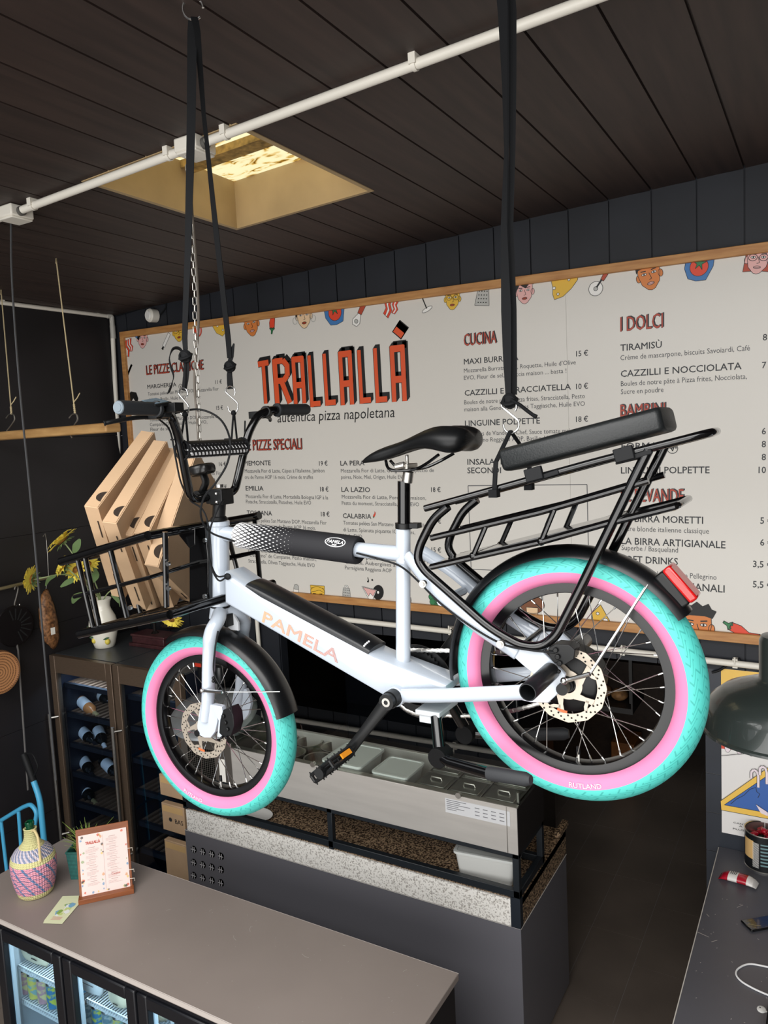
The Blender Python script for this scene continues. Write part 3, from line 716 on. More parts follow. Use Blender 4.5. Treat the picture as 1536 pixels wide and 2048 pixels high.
for s_, e_ in ((B(154, 1112, yn), B(187, 1254, yn)), (B(169, 1108, yn), B(198, 1251, yn)), (B(220, 1095, yn), B(254, 1235, yn)), (B(330, 1064, yn), B(333, 1214, yn))):
    mb = MB(); mb.tube([s_, e_], 0.0072, 10); obj('upright', mb, BLK, rack)
for s_, e_ in ((far(tf), far(lf)), (far(tr), far(lr) + FR * 0.05), (tf.lerp(far(tf), .5), lf.lerp(far(lf), .5)), (far(tr).lerp(far(tf), .35), far(lr).lerp(far(lf), .36))):
    mb = MB(); mb.tube([s_, e_], 0.0072, 10); obj('upright', mb, BLK, rack)
mb = MB(); ml0, ml1 = tf.lerp(lf, .5), tr.lerp(lr, .5) + FR * 0.03
mb.tube([ml0, ml1, B(398, 1124, 1.50)], 0.0055, 10); mb.tube([far(ml0), far(ml1)], 0.0055, 10); mb.tube([far(ml1), B(420, 1122, 1.58)], 0.0055, 8); mb.tube([ml0, far(ml0)], 0.0055, 8)
obj('side_rail', mb, BLK, rack)
mb = MB(); xz(mb, XZ([(380, 1056), (412, 1052), (418, 1120), (418, 1203), (398, 1212), (380, 1204)], 1.50), 1.497, 1.583)
xz(mb, XZ([(356, 1066), (392, 1056), (392, 1090), (380, 1096)], 1.47), 1.466, 1.47)
pl = obj('mounting_plate', mb, BLK, rack, bevel=0.003)
for px, py in ((411, 1080), (411, 1192), (338, 1127), (339, 1176), (262, 1215)):
    mb = MB(); c_ = B(px, py, 1.494 if px > 400 else 1.328); mb.tube([c_, c_ + Vector((0, -0.006, 0))], 0.006, 12); obj('bolt', mb, CHROME, pl if px > 400 else rack)

# ---- rear rack
YN, YF = 1.462, 1.618
mb = MB()
for y in (YN, YF):
    def K(lst): return [Vector((p_.x, y, p_.z)) for p_ in (B(a_, b2, YN) for a_, b2 in lst)]
    mb.tube(fillet(K([(896, 1013), (866, 1038), (840, 1090), (834, 1116), (848, 1140), (981, 1257), (1042, 1291), (1082, 1294), (1112, 1272), (1180, 1138), (1297, 899)]), 0.05, 4), 0.0098, 14)
    mb.tube(K([(862, 1076), (1080, 1024), (1297, 961)]), 0.0068, 10)
    mb.tube(K([(862, 1134), (1080, 1084), (1216, 1046)]), 0.0068, 10)
    for (a_, b2) in (((971, 1053), (946, 1112)), ((1108, 1019), (1082, 1083))): mb.tube(K([a_, b2]), 0.0058, 8)
    for (a_, b2) in (((971, 1053), (946, 1112)), ((1108, 1019), (1082, 1083))): mb.ball(K([b2])[0], 0.009, 8, 6)
    mb.tube(K([(1216, 1046), (1290, 1028), (1351, 1013)]), 0.0068, 10)
def K1(a_, b2, y): p_ = B(a_, b2, YN); return Vector((p_.x, y, p_.z))
mb.tube(fillet([K1(1330, 1018, YN), K1(1353, 1012, YN + .005), K1(1353, 1012, YF - .005), K1(1330, 1018, YF)], 0.02, 4), 0.0068, 10)
for px, py in ((1216, 1046), (946, 1112), (1082, 1083), (1042, 1291), (862, 1134)): mb.tube([K1(px, py, YN), K1(px, py, YF)], 0.006, 8)
xz(mb, XZ([(862, 1128), (1216, 1040), (1216, 1046), (862, 1134)], YN), YN + 0.004, YF - 0.004)
# top loop
a_, b2 = (856, 1016), (1400, 872)
mb.tube(fillet([K1(850, 1017, YN), K1(1200, 921, YN), K1(1340, 886, YN), K1(1418, 865, YN + .02), K1(1418, 865, YF - .02), K1(1340, 886, YF), K1(1200, 921, YF), K1(850, 1017, YF)], 0.03, 4), 0.0075, 12)
mb.tube([K1(900, 1004, YN), K1(900, 1004, YF)], 0.006, 8); mb.tube([K1(1289, 899, YN), K1(1289, 899, YF)], 0.007, 8)
rrack = obj('rear_rack', mb, BLK, bike, label='long black tubular rear rack')
for px, py, y in ((848, 1167, 1.452), (1003, 1287, 1.452), (848, 1167, 1.628), (1003, 1287, 1.628)):
    mb = MB(); c_ = B(px, py, 1.452); c_.y = y; s_ = -1 if y < YM else 1; mb.tube([c_, c_ + Vector((0, s_ * 0.008, 0))], 0.0085, 12); mb.tube([c_ + Vector((0, s_ * 0.008, 0)), c_ + Vector((0, s_ * 0.011, 0))], 0.005, 8); obj('bolt', mb, STEEL, rrack)
# cushion
mb = MB(); ca, cb = B(1003, 950, 1.462), B(1330, 869, 1.462); d = (cb - ca).normalized(); nu = Vector((-d.z, 0, d.x)); LC = (cb - ca).length
rings = []; HC = 0.050
sec = []
for k in range(28):
    a_ = 2 * pi * k / 28; cx, cz = cos(a_), sin(a_)
    sec.append((0.079 * abs(cx) ** .38 * (1 if cx > 0 else -1), HC / 2 * abs(cz) ** .38 * (1 if cz > 0 else -1)))
for t_, s_ in ((0.0, .82), (0.012, .95), (0.03, 1.0), (0.5, 1.03), (0.97, 1.0), (0.99, .95), (1.0, .82)):
    c_ = ca + d * (LC * t_) + Vector((0, 0.079, 0)) + nu * (HC / 2 + 0.004)
    rings.append([c_ + Vector((0, y_ * (s_ if s_ < 1 else 1), 0)) + nu * (z_ * s_) for y_, z_ in sec])
mb.loft(rings)
cush = obj('cushion', mb, mat('grained_black_vinyl', '#181b1c', 0.45, bump=0.18, scale=260, var=0.0001), rrack, smooth=60, label='padded black vinyl passenger cushion')
for px, py in ((1068, 948), (1248, 908)):
    mb = MB(); c_ = B(px, py, 1.452); mb.box(c_, (0.036, 0.012, 0.026), Euler((0, radians(-14), 0)).to_matrix()); mb.box(c_ + Vector((0.03, 0.004, -0.002)), (0.04, 0.008, 0.010), Euler((0, radians(-16), 0)).to_matrix()); mb.box(c_ + Vector((0, 0.085, -0.014)), (0.034, 0.17, 0.004), Euler((0, radians(-14), 0)).to_matrix())
    obj('hook_and_loop_strap', mb, RUB, rrack, bevel=0.003)
# tail light
mb = MB(); p = B(1356, 1170); d = (B(1392, 1203) - B(1330, 1132)).normalized(); nu = Vector((-d.z, 0, d.x))
Rt = Matrix(((d.x, 0, nu.x), (0, 1, 0), (d.z, 0, nu.z)))
mb.box(p - nu * 0.010, (0.078, 0.050, 0.022), Rt); tl = obj('tail_light', mb, BLKM, bike, bevel=0.005, seg=3)
mb = MB(); mb.box(p + nu * 0.009, (0.080, 0.052, 0.019), Rt); obj('lens', mb, mat('red_lens', '#b51414', 0.12, coat=0.5), tl, bevel=0.005, seg=3, label='red lens')
mb = MB(); mb.box(p - nu * 0.03, (0.02, 0.02, 0.03), Rt); obj('bracket', mb, BLKM, tl)
# ---- drivetrain
mb = MB(); mb.tube([(BBX, 1.478, BBZ), (BBX, 1.455, BBZ)], 0.0205, 20); cr0 = Vector((BBX, 1.448, BBZ)); cr1 = B(694, 1508, 1.430)
mb.tube([cr0 + Vector((0, .008, 0)), cr0 + Vector((0, -.008, 0))], 0.0185, 20)
mb.tube([cr0, cr0.lerp(cr1, .15), cr0.lerp(cr1, .6), cr1], [(0.008, 0.018), (0.008, 0.0155), (0.007, 0.0125), (0.007, 0.0135)], 12, flat=(0, 1, 0))
mb.tube([cr1 + Vector((0, .007, 0)), cr1 + Vector((0, -.007, 0))], 0.0135, 16)
cra = obj('crank_arm', mb, BLKM, bike)
mb = MB(); mb.tube([cr0 + Vector((0, -.008, 0)), cr0 + Vector((0, -.0095, 0))], 0.0105, 16); mb.cur = 1; mb.tube([cr0 + Vector((0, -.0095, 0)), cr0 + Vector((0, -.0098, 0))], 0.0055, 8)
obj('crank_bolt', mb, [STEEL, BLKM], cra)
mb = MB(); f0 = Vector((BBX, 1.602, BBZ)); f1_ = Vector((BBX + 0.10, 1.64, BBZ + 0.13)); mb.tube([f0, f0 + Vector((0, 0.05, 0))], 0.018, 16); mb.tube([f0 + Vector((0, .045, 0)), f1_], [(0.007, 0.016), (0.007, 0.0125)], 12, flat=(0, 1, 0)); obj('crank_arm', mb, BLKM, bike)
def pedal(c_, yo):
    mb = MB(); y0, y1 = sorted((c_.y, c_.y + yo)); yc = (y0 + y1) / 2; Rp = Euler((0, radians(-40), 0)).to_matrix()
    q = lambda v: Vector((c_.x, yc, c_.z)) + Rp @ Vector(v)
    h = abs(yo) / 2 - 0.012
    for dz_ in (-0.0085, 0.0085):
        for sx_ in (-1, 1): mb.tube([q((sx_ * 0.034, -h, dz_)), q((sx_ * 0.034, h, dz_))], 0.0045, 8); mb.tube([q((-0.034, sx_ * h, dz_)), q((0.034, sx_ * h, dz_))], 0.0045, 8)
        for sx_ in (-1, 0, 1):
            for sy in (-1, -.35, .35, 1): mb.tube([q((sx_ * 0.033, sy * h, 0)), q((sx_ * 0.033, sy * h, 0.0165 * (1 if dz_ > 0 else -1)))], 0.0017, 6)
        mb.tube([q((0, -h, dz_)), q((0, h, dz_))], 0.0035, 8)
    for sx_ in (-1, 1):
        for sy in (-1, 1): mb.tube([q((sx_ * 0.034, sy * h, -0.009)), q((sx_ * 0.034, sy * h, 0.009))], 0.0045, 8)
    mb.tube([(c_.x, y0, c_.z), (c_.x, y1, c_.z)], 0.0095, 14); mb.tube([(c_.x, min(y0, y1) - 0.002 if yo < 0 else y1, c_.z), (c_.x, (y0 + .012) if yo < 0 else y1 + .002, c_.z)], 0.0125, 14)
    pd = obj('pedal', mb, BLKM, bike)
    for sx_ in (-1, 1): mb = MB(); mb.box(q((sx_ * 0.0395, 0.3 * h if yo < 0 else 0, 0)), (0.004, 0.036, 0.012), Rp); obj('reflector', mb, mat('amber_reflector', '#d98a1f', 0.3), pd, label='amber reflector')
pedal(cr1 + Vector((0, -0.008, 0)), -0.105); pedal(f1_ + Vector((0, 0.008, 0)), 0.10)
YC = 1.592; CR = 0.080; ck = Vector((BBX, YC, BBZ)); cg = Vector((RH.x, YC, RH.z)); rc = 0.036
mb = MB(); nt_ = 44; ol = []; il = []
for k in range(nt_ * 2): a_ = pi * k / nt_; r_ = CR + (0.003 if k % 2 else -0.003); ol.append((ck.x + r_ * cos(a_), ck.z + r_ * sin(a_))); il.append((ck.x + 0.058 * cos(a_), ck.z + 0.058 * sin(a_)))
n2 = nt_ * 2; vs = [Vector((x_, YC - .0015, z_)) for x_, z_ in ol] + [Vector((x_, YC - .0015, z_)) for x_, z_ in il] + [Vector((x_, YC + .0015, z_)) for x_, z_ in ol] + [Vector((x_, YC + .0015, z_)) for x_, z_ in il]
fs = []
for k in range(n2): j = (k + 1) % n2; fs += [(k, j, n2 + j, n2 + k), (2 * n2 + j, 2 * n2 + k, 3 * n2 + k, 3 * n2 + j), (j, k, 2 * n2 + k, 2 * n2 + j), (n2 + k, n2 + j, 3 * n2 + j, 3 * n2 + k)]
mb.add(vs, fs)
for k in range(5): a_ = 2 * pi * k / 5; mb.ribbon([ck + Vector((0.015 * cos(a_), 0, 0.015 * sin(a_))), ck + Vector((0.06 * cos(a_), 0, 0.06 * sin(a_)))], [0.022, 0.012], 0.004, (-sin(a_), 0, cos(a_)))
arc(mb, ck, [(CR + 0.012, 0.006), (CR + 0.012, 0.010), (CR - 0.012, 0.010), (CR - 0.012, 0.006)], 0, 2 * pi, 48, True)
obj('chainring', mb, BLKM, bike, smooth=0)
# chain links
mb = MB(); dv = (cg - ck); dl = dv.length; base = atan2(dv.z, dv.x); off = math.acos((CR - rc) / dl)
path = []
for k in range(25): a_ = base + off + (2 * pi - 2 * off) * k / 24; path.append(ck + Vector((CR * cos(a_), 0, CR * sin(a_))))
low1 = cg + Vector((rc * cos(base - off), 0, rc * sin(base - off))); low0 = path[-1]
for k in range(1, 12): t_ = k / 12; path.append(low0.lerp(low1, t_) + Vector((0, 0, -0.028 * sin(pi * t_))))
for k in range(9): a_ = base - off + 2 * off * k / 8; path.append(cg + Vector((rc * cos(a_), 0, rc * sin(a_))))
path.append(path[0]); Ls = [0]
for i in range(1, len(path)): Ls.append(Ls[-1] + (path[i] - path[i - 1]).length)
nl = int(Ls[-1] / 0.0127)
def at_s(s_):
    for i in range(1, len(path)):
        if s_ <= Ls[i]: return path[i - 1].lerp(path[i], (s_ - Ls[i - 1]) / max(1e-9, Ls[i] - Ls[i - 1]))
    return path[-1]
for k in range(nl):
    p0, p1 = at_s(Ls[-1] * k / nl), at_s(Ls[-1] * (k + 1) / nl); y_ = 0.0028 if k % 2 else 0.0042
    for s_ in (-1, 1):
        o_ = Vector((0, s_ * y_, 0)); c_ = (p0 + p1) / 2; mb.tube([p0 + o_, c_ + o_, p1 + o_], [(0.0008, 0.0045), (0.0008, 0.0034), (0.0008, 0.0045)], 8, flat=(0, 1, 0))
obj('chain', mb, mat('chain_nickel', '#cfcdc8', 0.3, metal=0.9), bike)
# foot pegs
for sgn in (-1, 1):
    mb = MB(); r0 = B(1103, 1341, 1.462); e_ = B(1055, 1385, 1.345)
    if sgn > 0: r0 = Vector((r0.x, 2 * YM - r0.y, r0.z)); e_ = Vector((e_.x, 2 * YM - e_.y, e_.z))
    d_ = (e_ - r0).normalized(); M_ = axis_m(r0, e_); Lp = (e_ - r0).length
    mb.lathe([(0.0, 0), (0.0165, 0), (0.018, 0.004), (0.018, Lp - .001), (0.0175, Lp), (0.0155, Lp), (0.0155, Lp - 0.06), (0, Lp - 0.06)], 28, M_)
    obj('foot_peg', mb, mat('anodised_black', '#1e2023', 0.32, metal=0.3), bike)
# axle nut
mb = MB(); c_ = Vector((RH.x, 1.482, RH.z)); mb.tube([c_, c_ + Vector((0, -0.03, 0))], 0.012, 16); obj('axle_nut', mb, BLKM, bike)
mb = MB(); c_ = Vector((FH.x, 1.475, FH.z)); mb.tube([c_, c_ + Vector((0, -0.012, 0))], 0.009, 12); obj('axle_nut', mb, BLKM, bike)
# ---- kickstand
mb = MB(); p = B(866, 1419, 1.52); mb.box(p + Vector((0, 0.02, 0)), (0.062, 0.10, 0.012)); mb.box(p + Vector((-0.004, 0.02, -0.014)), (0.04, 0.09, 0.022)); obj('kickstand_bracket', mb, mat('bracket_grey', '#b9bec2', 0.4), bike, bevel=0.002)
for sgn in (-1, 1):
    f = lambda v: v if sgn < 0 else Vector((v.x, 2 * 1.54 - v.y, v.z))
    mb = MB(); k0 = B(872, 1432, 1.50); k1 = B(880, 1512, 1.465); k2 = B(900, 1524, 1.452); k3 = B(985, 1548, 1.425); k4 = B(1062, 1560, 1.41)
    mb.tube([f(k0), f(k1)], [0.013, 0.014], 14); mb.cur = 1; mb.tube([f(k1 + Vector((0, .022, 0))), f(k1 + Vector((0, -.016, 0)))], 0.0225, 24); mb.cur = 0; mb.tube([f(k1), f(k2), f(k3)], 0.0125, 14)
    ks = obj('kickstand', mb, [BLK, mat('pivot_black', '#0a0a0b', 0.7, spec=0.15)], bike, bevel=0.001)
    mb = MB(); mb.tube([f(k3.lerp(k4, -.12)), f(k3), f(k4.lerp(k3, .12)), f(k4)], [(0.0145, 0.012), (0.015, 0.0125), (0.0145, 0.013), (0.010, 0.009)], 14); obj('rubber_foot', mb, mat('grey_rubber', '#26282b', 0.65), ks)
# ---- cables
def cable(pts, r=0.0024, m_=None, name='cable'):
    mb = MB(); mb.tube(curve([B(*q_) for q_ in pts], 7), r, 7); return obj(name, mb, m_ or RUB, bike)
cable([(334, 838, 1.36), (352, 826, 1.40), (399, 819, 1.46), (440, 838, 1.46), (460, 880, 1.44), (455, 925, 1.43), (432, 965, 1.42), (408, 995, 1.42), (402, 1032, 1.43), (420, 1064, 1.46), (470, 1083, 1.50)], 0.0027)
cable([(490, 842, 1.70), (488, 900, 1.66), (480, 950, 1.62), (462, 985, 1.58), (440, 1010, 1.50), (420, 1060, 1.47), (418, 1110, 1.48), (432, 1150, 1.49), (452, 1152, 1.495)])
cable([(318, 838, 1.36), (340, 862, 1.41), (352, 920, 1.43), (362, 965, 1.44), (380, 1000, 1.46), (404, 1018, 1.48), (416, 1050, 1.48), (419, 1120, 1.48), (436, 1160, 1.49), (454, 1154, 1.495)])
cable([(713, 1106, 1.515), (758, 1118, 1.52), (800, 1132, 1.515), (836, 1162, 1.48), (880, 1206, 1.462), (941, 1252, 1.455), (1005, 1288, 1.45), (1060, 1300, 1.45), (1110, 1305, 1.452)])
cable([(436, 1262, 1.47), (430, 1300, 1.45), (428, 1345, 1.45), (445, 1378, 1.445), (460, 1405, 1.448), (464, 1425, 1.45)])
mb = MB(); p = B(455, 1153, 1.493); mb.ball(p, (0.011, 0.006, 0.009), 12, 8); obj('cable_port', mb, RUB, bike)
for px, py in ((456, 878), (349, 879)):
    mb = MB(); c_ = B(px, py, 1.40 if px < 400 else 1.66); mb.tube([c_ + Vector((-0.013, 0, 0)), c_ + Vector((0.013, 0, 0))], 0.002, 6); obj('cable_tie', mb, RUB, bar)
# ================================================================== menu board
YB = 3.868
TLT = Vector((1, 0, -0.0143)).normalized(); UPT = Vector((0.0143, 0, 1)).normalized()
bTL = B(239, 664, 3.85); BZ0 = bTL.z; BX0 = bTL.x; BX1 = 0.55
def btop(x): return BZ0 - 0.0143 * (x - BX0)
bb_ = B(1536, 1292, 3.85)
def bbot(x): return bb_.z - 0.0143 * (x - bb_.x)
FW = 0.044
board = thing('menu_board', 'large white wall menu in a thin wooden frame with orange title lettering', 'menu board', ((BX0 + BX1) / 2, 3.89, bbot(-2)))
def band(mb, x0, x1, za, zb, y0, y1):
    vs = [(x, y, z(x)) for x in (x0, x1) for y in (y0, y1) for z in (za, zb)]
    mb.add(vs, [(0, 1, 3, 2), (4, 6, 7, 5), (0, 4, 5, 1), (2, 3, 7, 6), (0, 2, 6, 4), (1, 5, 7, 3)])
PANEL = mat('white_vinyl_panel', '#dedad2', 0.28, spec=0.4)
xs = (-4.36, -0.97, BX1 - 0.02)
for a, b_ in ((BX0 + 0.01, -1.155), (-1.154, BX1 - 0.01)):
    mb = MB(); band(mb, a, b_, lambda x: bbot(x) + 0.01, lambda x: btop(x) - 0.01, YB, YB + 0.02); obj('panel', mb, PANEL, board, smooth=0)
BW = wood_mat('light_pine_frame', '#c9955a', '#a8713d', 0.5, 6.0, (1, 8, 8))
for a, b_, za, zb in ((BX0, BX1, lambda x: btop(x) - FW, btop), (BX0, BX1, bbot, lambda x: bbot(x) + FW), (BX0, BX0 + FW * .8, lambda x: bbot(x) + FW, lambda x: btop(x) - FW), (BX1 - FW, BX1, lambda x: bbot(x) + FW, lambda x: btop(x) - FW)):
    mb = MB(); band(mb, a, b_, za, zb, 3.846, 3.899); obj('frame', mb, BW, board, bevel=0.003)
INK = mat('ink_dark', '#2c2d31', 0.5); INKL = mat('ink_grey', '#45464a', 0.5); INKR = mat('ink_red', '#b8452f', 0.5); INKO = mat('ink_orange', '#e2572a', 0.5); INKK = mat('ink_black', '#121212', 0.5)
YT = YB - 0.0009
def line(mb, s, px, py, cap, pxe=None, bold=0.0, align='l', sx=0.92):
    p = B(px, py, YT); c = (B(px, py - cap, YT) - p).length; w_ = None
    if pxe: w_ = abs((B(pxe, py, YT) - p).x)
    put_text(mb, s, p, TLT, UPT, c, width=w_, bold=bold, align=align, sx=sx)
# dish names and prices
mb = MB()
for s, x, y, c, e in (('MARGHERITA', 295, 777.5, 8.2, 353), ('PIEMONTE', 489, 931, 9.6, 541.5), ('EMILIA', 491.7, 981, 9.6, 527), ('TOSCANA', 494, 1029.7, 9.4, 544),
        ('LA PERA', 681, 931, 9.8, 729), ('LA LAZIO', 683, 983.5, 9.8, 740), ('CALABRIA', 686, 1036, 9.8, 742.5),
        ('MAXI BURRATA', 928, 729, 11.5, 1037), ('CAZZILLI E STRACCIATELLA', 929.5, 791.5, 11.5, 1142), ('LINGUINE POLPETTE', 930, 852.5, 12, 1080), ('INSALATE,', 935, 929.5, 12, 1012), ('SECONDI', 935, 946.5, 12, 1002),
        ('TIRAMISÙ', 1240.8, 702, 13.5, 1323.5), ('CAZZILLI E NOCCIOLATA', 1241.7, 754, 13.5, 1483), ('FORMAGGI', 1243, 899, 13.5, 1353), ('LINGUINI POLPETTE', 1242, 947, 13.5, 1419),
        ('LA BIRRA MORETTI', 1243, 1043, 14, 1406), ('LA BIRRA ARTIGIANALE', 1243, 1088, 14, 1450.7), ('SOFT DRINKS', 1243, 1124, 14, 1355.6), ('LIQUORI ARTIGIANALI', 1243, 1171, 14.5, 1449)):
    line(mb, s, x, y, c, e, 0.012)
for s, x, y, c in (('11 €', 443.7, 767, 8), ('15 €', 446, 819, 8.2), ('16 €', 452, 932, 8.5), ('18 €', 454, 978, 8.5), ('19 €', 655, 931, 9.5), ('18 €', 657, 983, 9.5), ('18 €', 659, 1033, 9.5), ('18 €', 881, 984, 9.8), ('18 €', 882, 1047, 9.8), ('15 €', 882, 1105, 9.8),
        ('15 €', 1176, 711, 11.5), ('10 €', 1176, 777, 11.5), ('18 €', 1176, 843, 11.5), ('8 €', 1551, 679, 13.5), ('7 €', 1549, 735, 13.5), ('6 €', 1549, 868, 13.5), ('8 €', 1549, 894, 13.5), ('8 €', 1549, 920, 13.5), ('10 €', 1549, 946, 13.5), ('5 €', 1546, 1048, 13.5), ('6 €', 1546, 1092, 13.5), ('3,5 €', 1545, 1136, 13.5), ('5,5 €', 1545, 1177, 13.5)):
    line(mb, s, x, y, c, None, 0.012, 'r')
obj('dish_lettering', mb, INK, board, smooth=0)
# descriptions
mb = MB()
for s, x, y, c, e in (('Tomates pelées San Marzano DOP, Mozzarella Fior', 296, 791.5, 7, 438), ('di Latte, Basilic, Huile EVO', 297, 803, 7, 372), ('Tomates pelées San Marzano DOP, Mozzarella di', 299, 843, 7, 436), ('Campanie DOP, Basilic, Huile EVO,', 300, 852.5, 7, 415), ('Fleur de sel', 301, 862, 7, 340),
        ('Mozzarella di Latte, Mozzarella Fior', 330, 950, 7.2, 446), ('Champignons, Jambon', 335, 961, 7.2, 430),
        ('Mozzarella Fior di Latte, Cèpes à l’Italienne, Jambon', 489.7, 945.5, 7.6, 649), ('cru de Parme AOP 16 mois, Crème de truffes', 489.7, 957.7, 7.6, 626), ('Mozzarella Fior di Latte, Mortadella Bologna IGP à la', 492, 996, 7.6, 656), ('Pistache, Stracciatella, Pistaches, Huile EVO', 492, 1006.5, 7.6, 622),
        ('Tomates pelées San Marzano DOP, Mozzarella Fior', 494, 1043.5, 7.6, 653), ('di Latte, Jambon cru de Parme AOP 16 mois,', 495.6, 1054, 7.6, 631), ('Mozzarella di Bufala Campana, Tomates', 497, 1103, 7.6, 640), ('"Datterino" de Campanie, Pesto maison,', 497, 1113, 7.6, 632), ('Stracciatella, Olives Taggiasche, Huile EVO', 497, 1125, 7.6, 629),
        ('Mozzarella Fior di Latte, Gorgonzola, Speccio de', 681.8, 945, 7.8, 868), ('poires, Noix, Miel, Origan, Huile EVO', 682.4, 957.5, 7.8, 812), ('Mozzarella Fior di Latte, Porchetta maison,', 683.7, 997, 7.8, 852), ('Pesto du moment, Stracciatella, Huile EVO', 683.7, 1009.5, 7.8, 838),
        ('Tomates pelées San Marzano DOP, Mozzarella', 686.7, 1049, 7.8, 852), ('di Latte, Spianata piquante IGP, Olives,', 686.7, 1062.5, 7.8, 830), ('Huile EVO', 686.7, 1075, 7.8, 724), ('Tomates pelées San Marzano DOP, Fior', 690, 1116, 7.8, 880), ('di Latte, Aubergines à la Parmigiana,', 691, 1127, 7.8, 860), ('Parmigiana Reggiana AOP', 690, 1138.5, 7.8, 783),
        ('Mozzarella Burrata 150g, Roquette, Huile d’Olive', 928, 745.5, 8.8, 1152), ('EVO, Fleur de sel, focaccia maison ... basta !', 928, 760, 8.8, 1133), ('Boules de notre pâte à Pizza frites, Stracciatella, Pesto', 928.6, 809, 9, 1170), ('maison alla Genovese, Olives Taggiasche, Huile EVO', 928.6, 823, 9, 1170), ('Boulettes de Viande du Chef, Sauce tomate maison,', 929.5, 872, 9, 1160), ('Parmigiano Reggiano AOP, Basilic, Huile EVO', 929.5, 884.5, 9, 1140),
        ('Crème de mascarpone, biscuits Savoiardi, Café', 1240.8, 720.5, 10.5, 1500), ('Boules de notre pâte à Pizza frites, Nocciolata,', 1241.7, 772.5, 10.5, 1494), ('Sucre en poudre', 1241.7, 788.5, 10.5, 1327), ('Bière blonde italienne classique', 1243, 1061.5, 10.5, 1418), ('Superbe / Basqueland', 1243, 1100, 10.5, 1356), ('Aranciata, Dolce Tè / San Pellegrino', 1243, 1148, 10.5, 1433)):
    line(mb, s, x, y, c, e, 0.0)
obj('description_lettering', mb, INKL, board, smooth=0)
# hand drawn section headings: red face, dark shade to one side
for s, x, y, c, e in (('LE PIZZE CLASSICHE', 292.8, 750, 19.5, 407.7), ('LE PIZZE SPECIALI', 488, 901.5, 22, 603.6), ('CUCINA', 928, 692, 25, 993), ('I DOLCI', 1240.8, 663, 30, 1325.6), ('BAMBINI', 1240.8, 833, 25, 1330), ('LE BEVANDE', 1242, 1003, 27, 1367)):
    mb = MB(); mb.cur = 1; p = B(x, y, YT); cc = (B(x, y - c, YT) - p).length; w_ = abs((B(e, y, YT) - p).x)
    for k in range(4): put_text(mb, s, p + TLT * (0.0022 * k) + UPT * (0.0012 * k) - Vector((0, 0.00001 * k - 0.0002, 0)), TLT, UPT, cc, width=w_, bold=0.014 if k == 0 else 0)
    mb.cur = 0; put_text(mb, s, p - Vector((0, 0.0006, 0)), TLT, UPT, cc, width=w_)
    obj('heading_lettering', mb, [INKR, INK], board, smooth=0)
# title: block letters drawn as strokes, with a black side towards the upper right
def seg_poly(p, q, w):
    d = Vector((q[0] - p[0], q[1] - p[1])); d = d.normalized() if d.length > 1e-9 else Vector((1, 0)); n = Vector((-d.y, d.x)) * w / 2; e_ = d * 0
    return [(p[0] + n.x - e_.x, p[1] + n.y - e_.y), (p[0] - n.x - e_.x, p[1] - n.y - e_.y), (q[0] - n.x + e_.x, q[1] - n.y + e_.y), (q[0] + n.x + e_.x, q[1] + n.y + e_.y)]
LET = {'T': [[(0, .93), (1, .95)], [(.5, .93), (.52, 0)]], 'R': [[(.13, 0), (.10, 1)], [(.10, .95), (.62, .95)], [(.62, .96), (.88, .83)], [(.88, .86), (.86, .60)], [(.86, .62), (.60, .50)], [(.60, .51), (.12, .51)], [(.45, .52), (.92, 0)]],
       'A': [[(.14, 0), (.13, 1)], [(.86, 0), (.86, 1)], [(.05, .95), (.95, .95)], [(.14, .40), (.86, .40)]], 'L': [[(.15, 0), (.13, 1)], [(.13, .06), (.95, .06)]]}
TL = [('T', 80, 162, 508, 838), ('R', 196, 318, 492, 838), ('A', 340, 432, 478, 838), ('L', 465, 548, 463, 862), ('L', 580, 665, 450, 852), ('A', 700, 800, 435, 848), ('L', 845, 935, 422, 836), ('L', 968, 1060, 408, 830), ('A', 1094, 1205, 393, 822)]
def tpx(x, y): return 500 + x / 3.84, 590 + y / 3.84
lay = []
for ch_, x0, x1, y0, y1 in TL:
    P0 = B(*tpx(x0, y1), YT); P1 = B(*tpx(x1, y1), YT); P2 = B(*tpx(x0, y0), YT); w_ = P1.x - P0.x; h_ = P2.z - P0.z
    lay.append((ch_, P0, w_, h_))
a0_, a1_ = B(*tpx(1112, 262), YT), B(*tpx(1172, 312), YT)
mb = MB()
def stroke3(poly, dx, dz, dy, ci):
    mb.cur = ci; mb.add([Vector((x + dx, YT - dy, z + dz)) for x, z in poly], [tuple(range(len(poly)))])
for ch_, P0, w_, h_ in lay:
    sw = min(0.036, w_ * 0.30)
    for (p, q) in LET[ch_]:
        aa = (P0.x + p[0] * w_, P0.z + p[1] * h_); bb2 = (P0.x + q[0] * w_, P0.z + q[1] * h_); hz = abs(aa[0] - bb2[0]) > abs(aa[1] - bb2[1])
        sw2 = sw * (1.35 if hz and ch_ != 'R' else 1.0)
        for k in range(7): stroke3(seg_poly(aa, bb2, sw2 + 0.007), 0.0030 * k, 0.0034 * k, 0.0002 + 0.00001 * k, 1)
for ch_, P0, w_, h_ in lay:
    sw = min(0.036, w_ * 0.30)
    for i, (p, q) in enumerate(LET[ch_]):
        aa = (P0.x + p[0] * w_, P0.z + p[1] * h_); bb2 = (P0.x + q[0] * w_, P0.z + q[1] * h_); hz = abs(aa[0] - bb2[0]) > abs(aa[1] - bb2[1])
        stroke3(seg_poly(aa, bb2, sw * (1.35 if hz and ch_ != 'R' else 1.0)), 0, 0, 0.0006 + 0.00001 * i, 0)
ac = seg_poly((a0_.x, a0_.z), (a1_.x, a1_.z), 0.034); ac2 = seg_poly((a0_.x - .004, a0_.z + .004), (a1_.x + .004, a1_.z - .004), 0.046)
for k in range(7): stroke3(ac2, 0.004 * k, 0.0045 * k, 0.0002, 1)
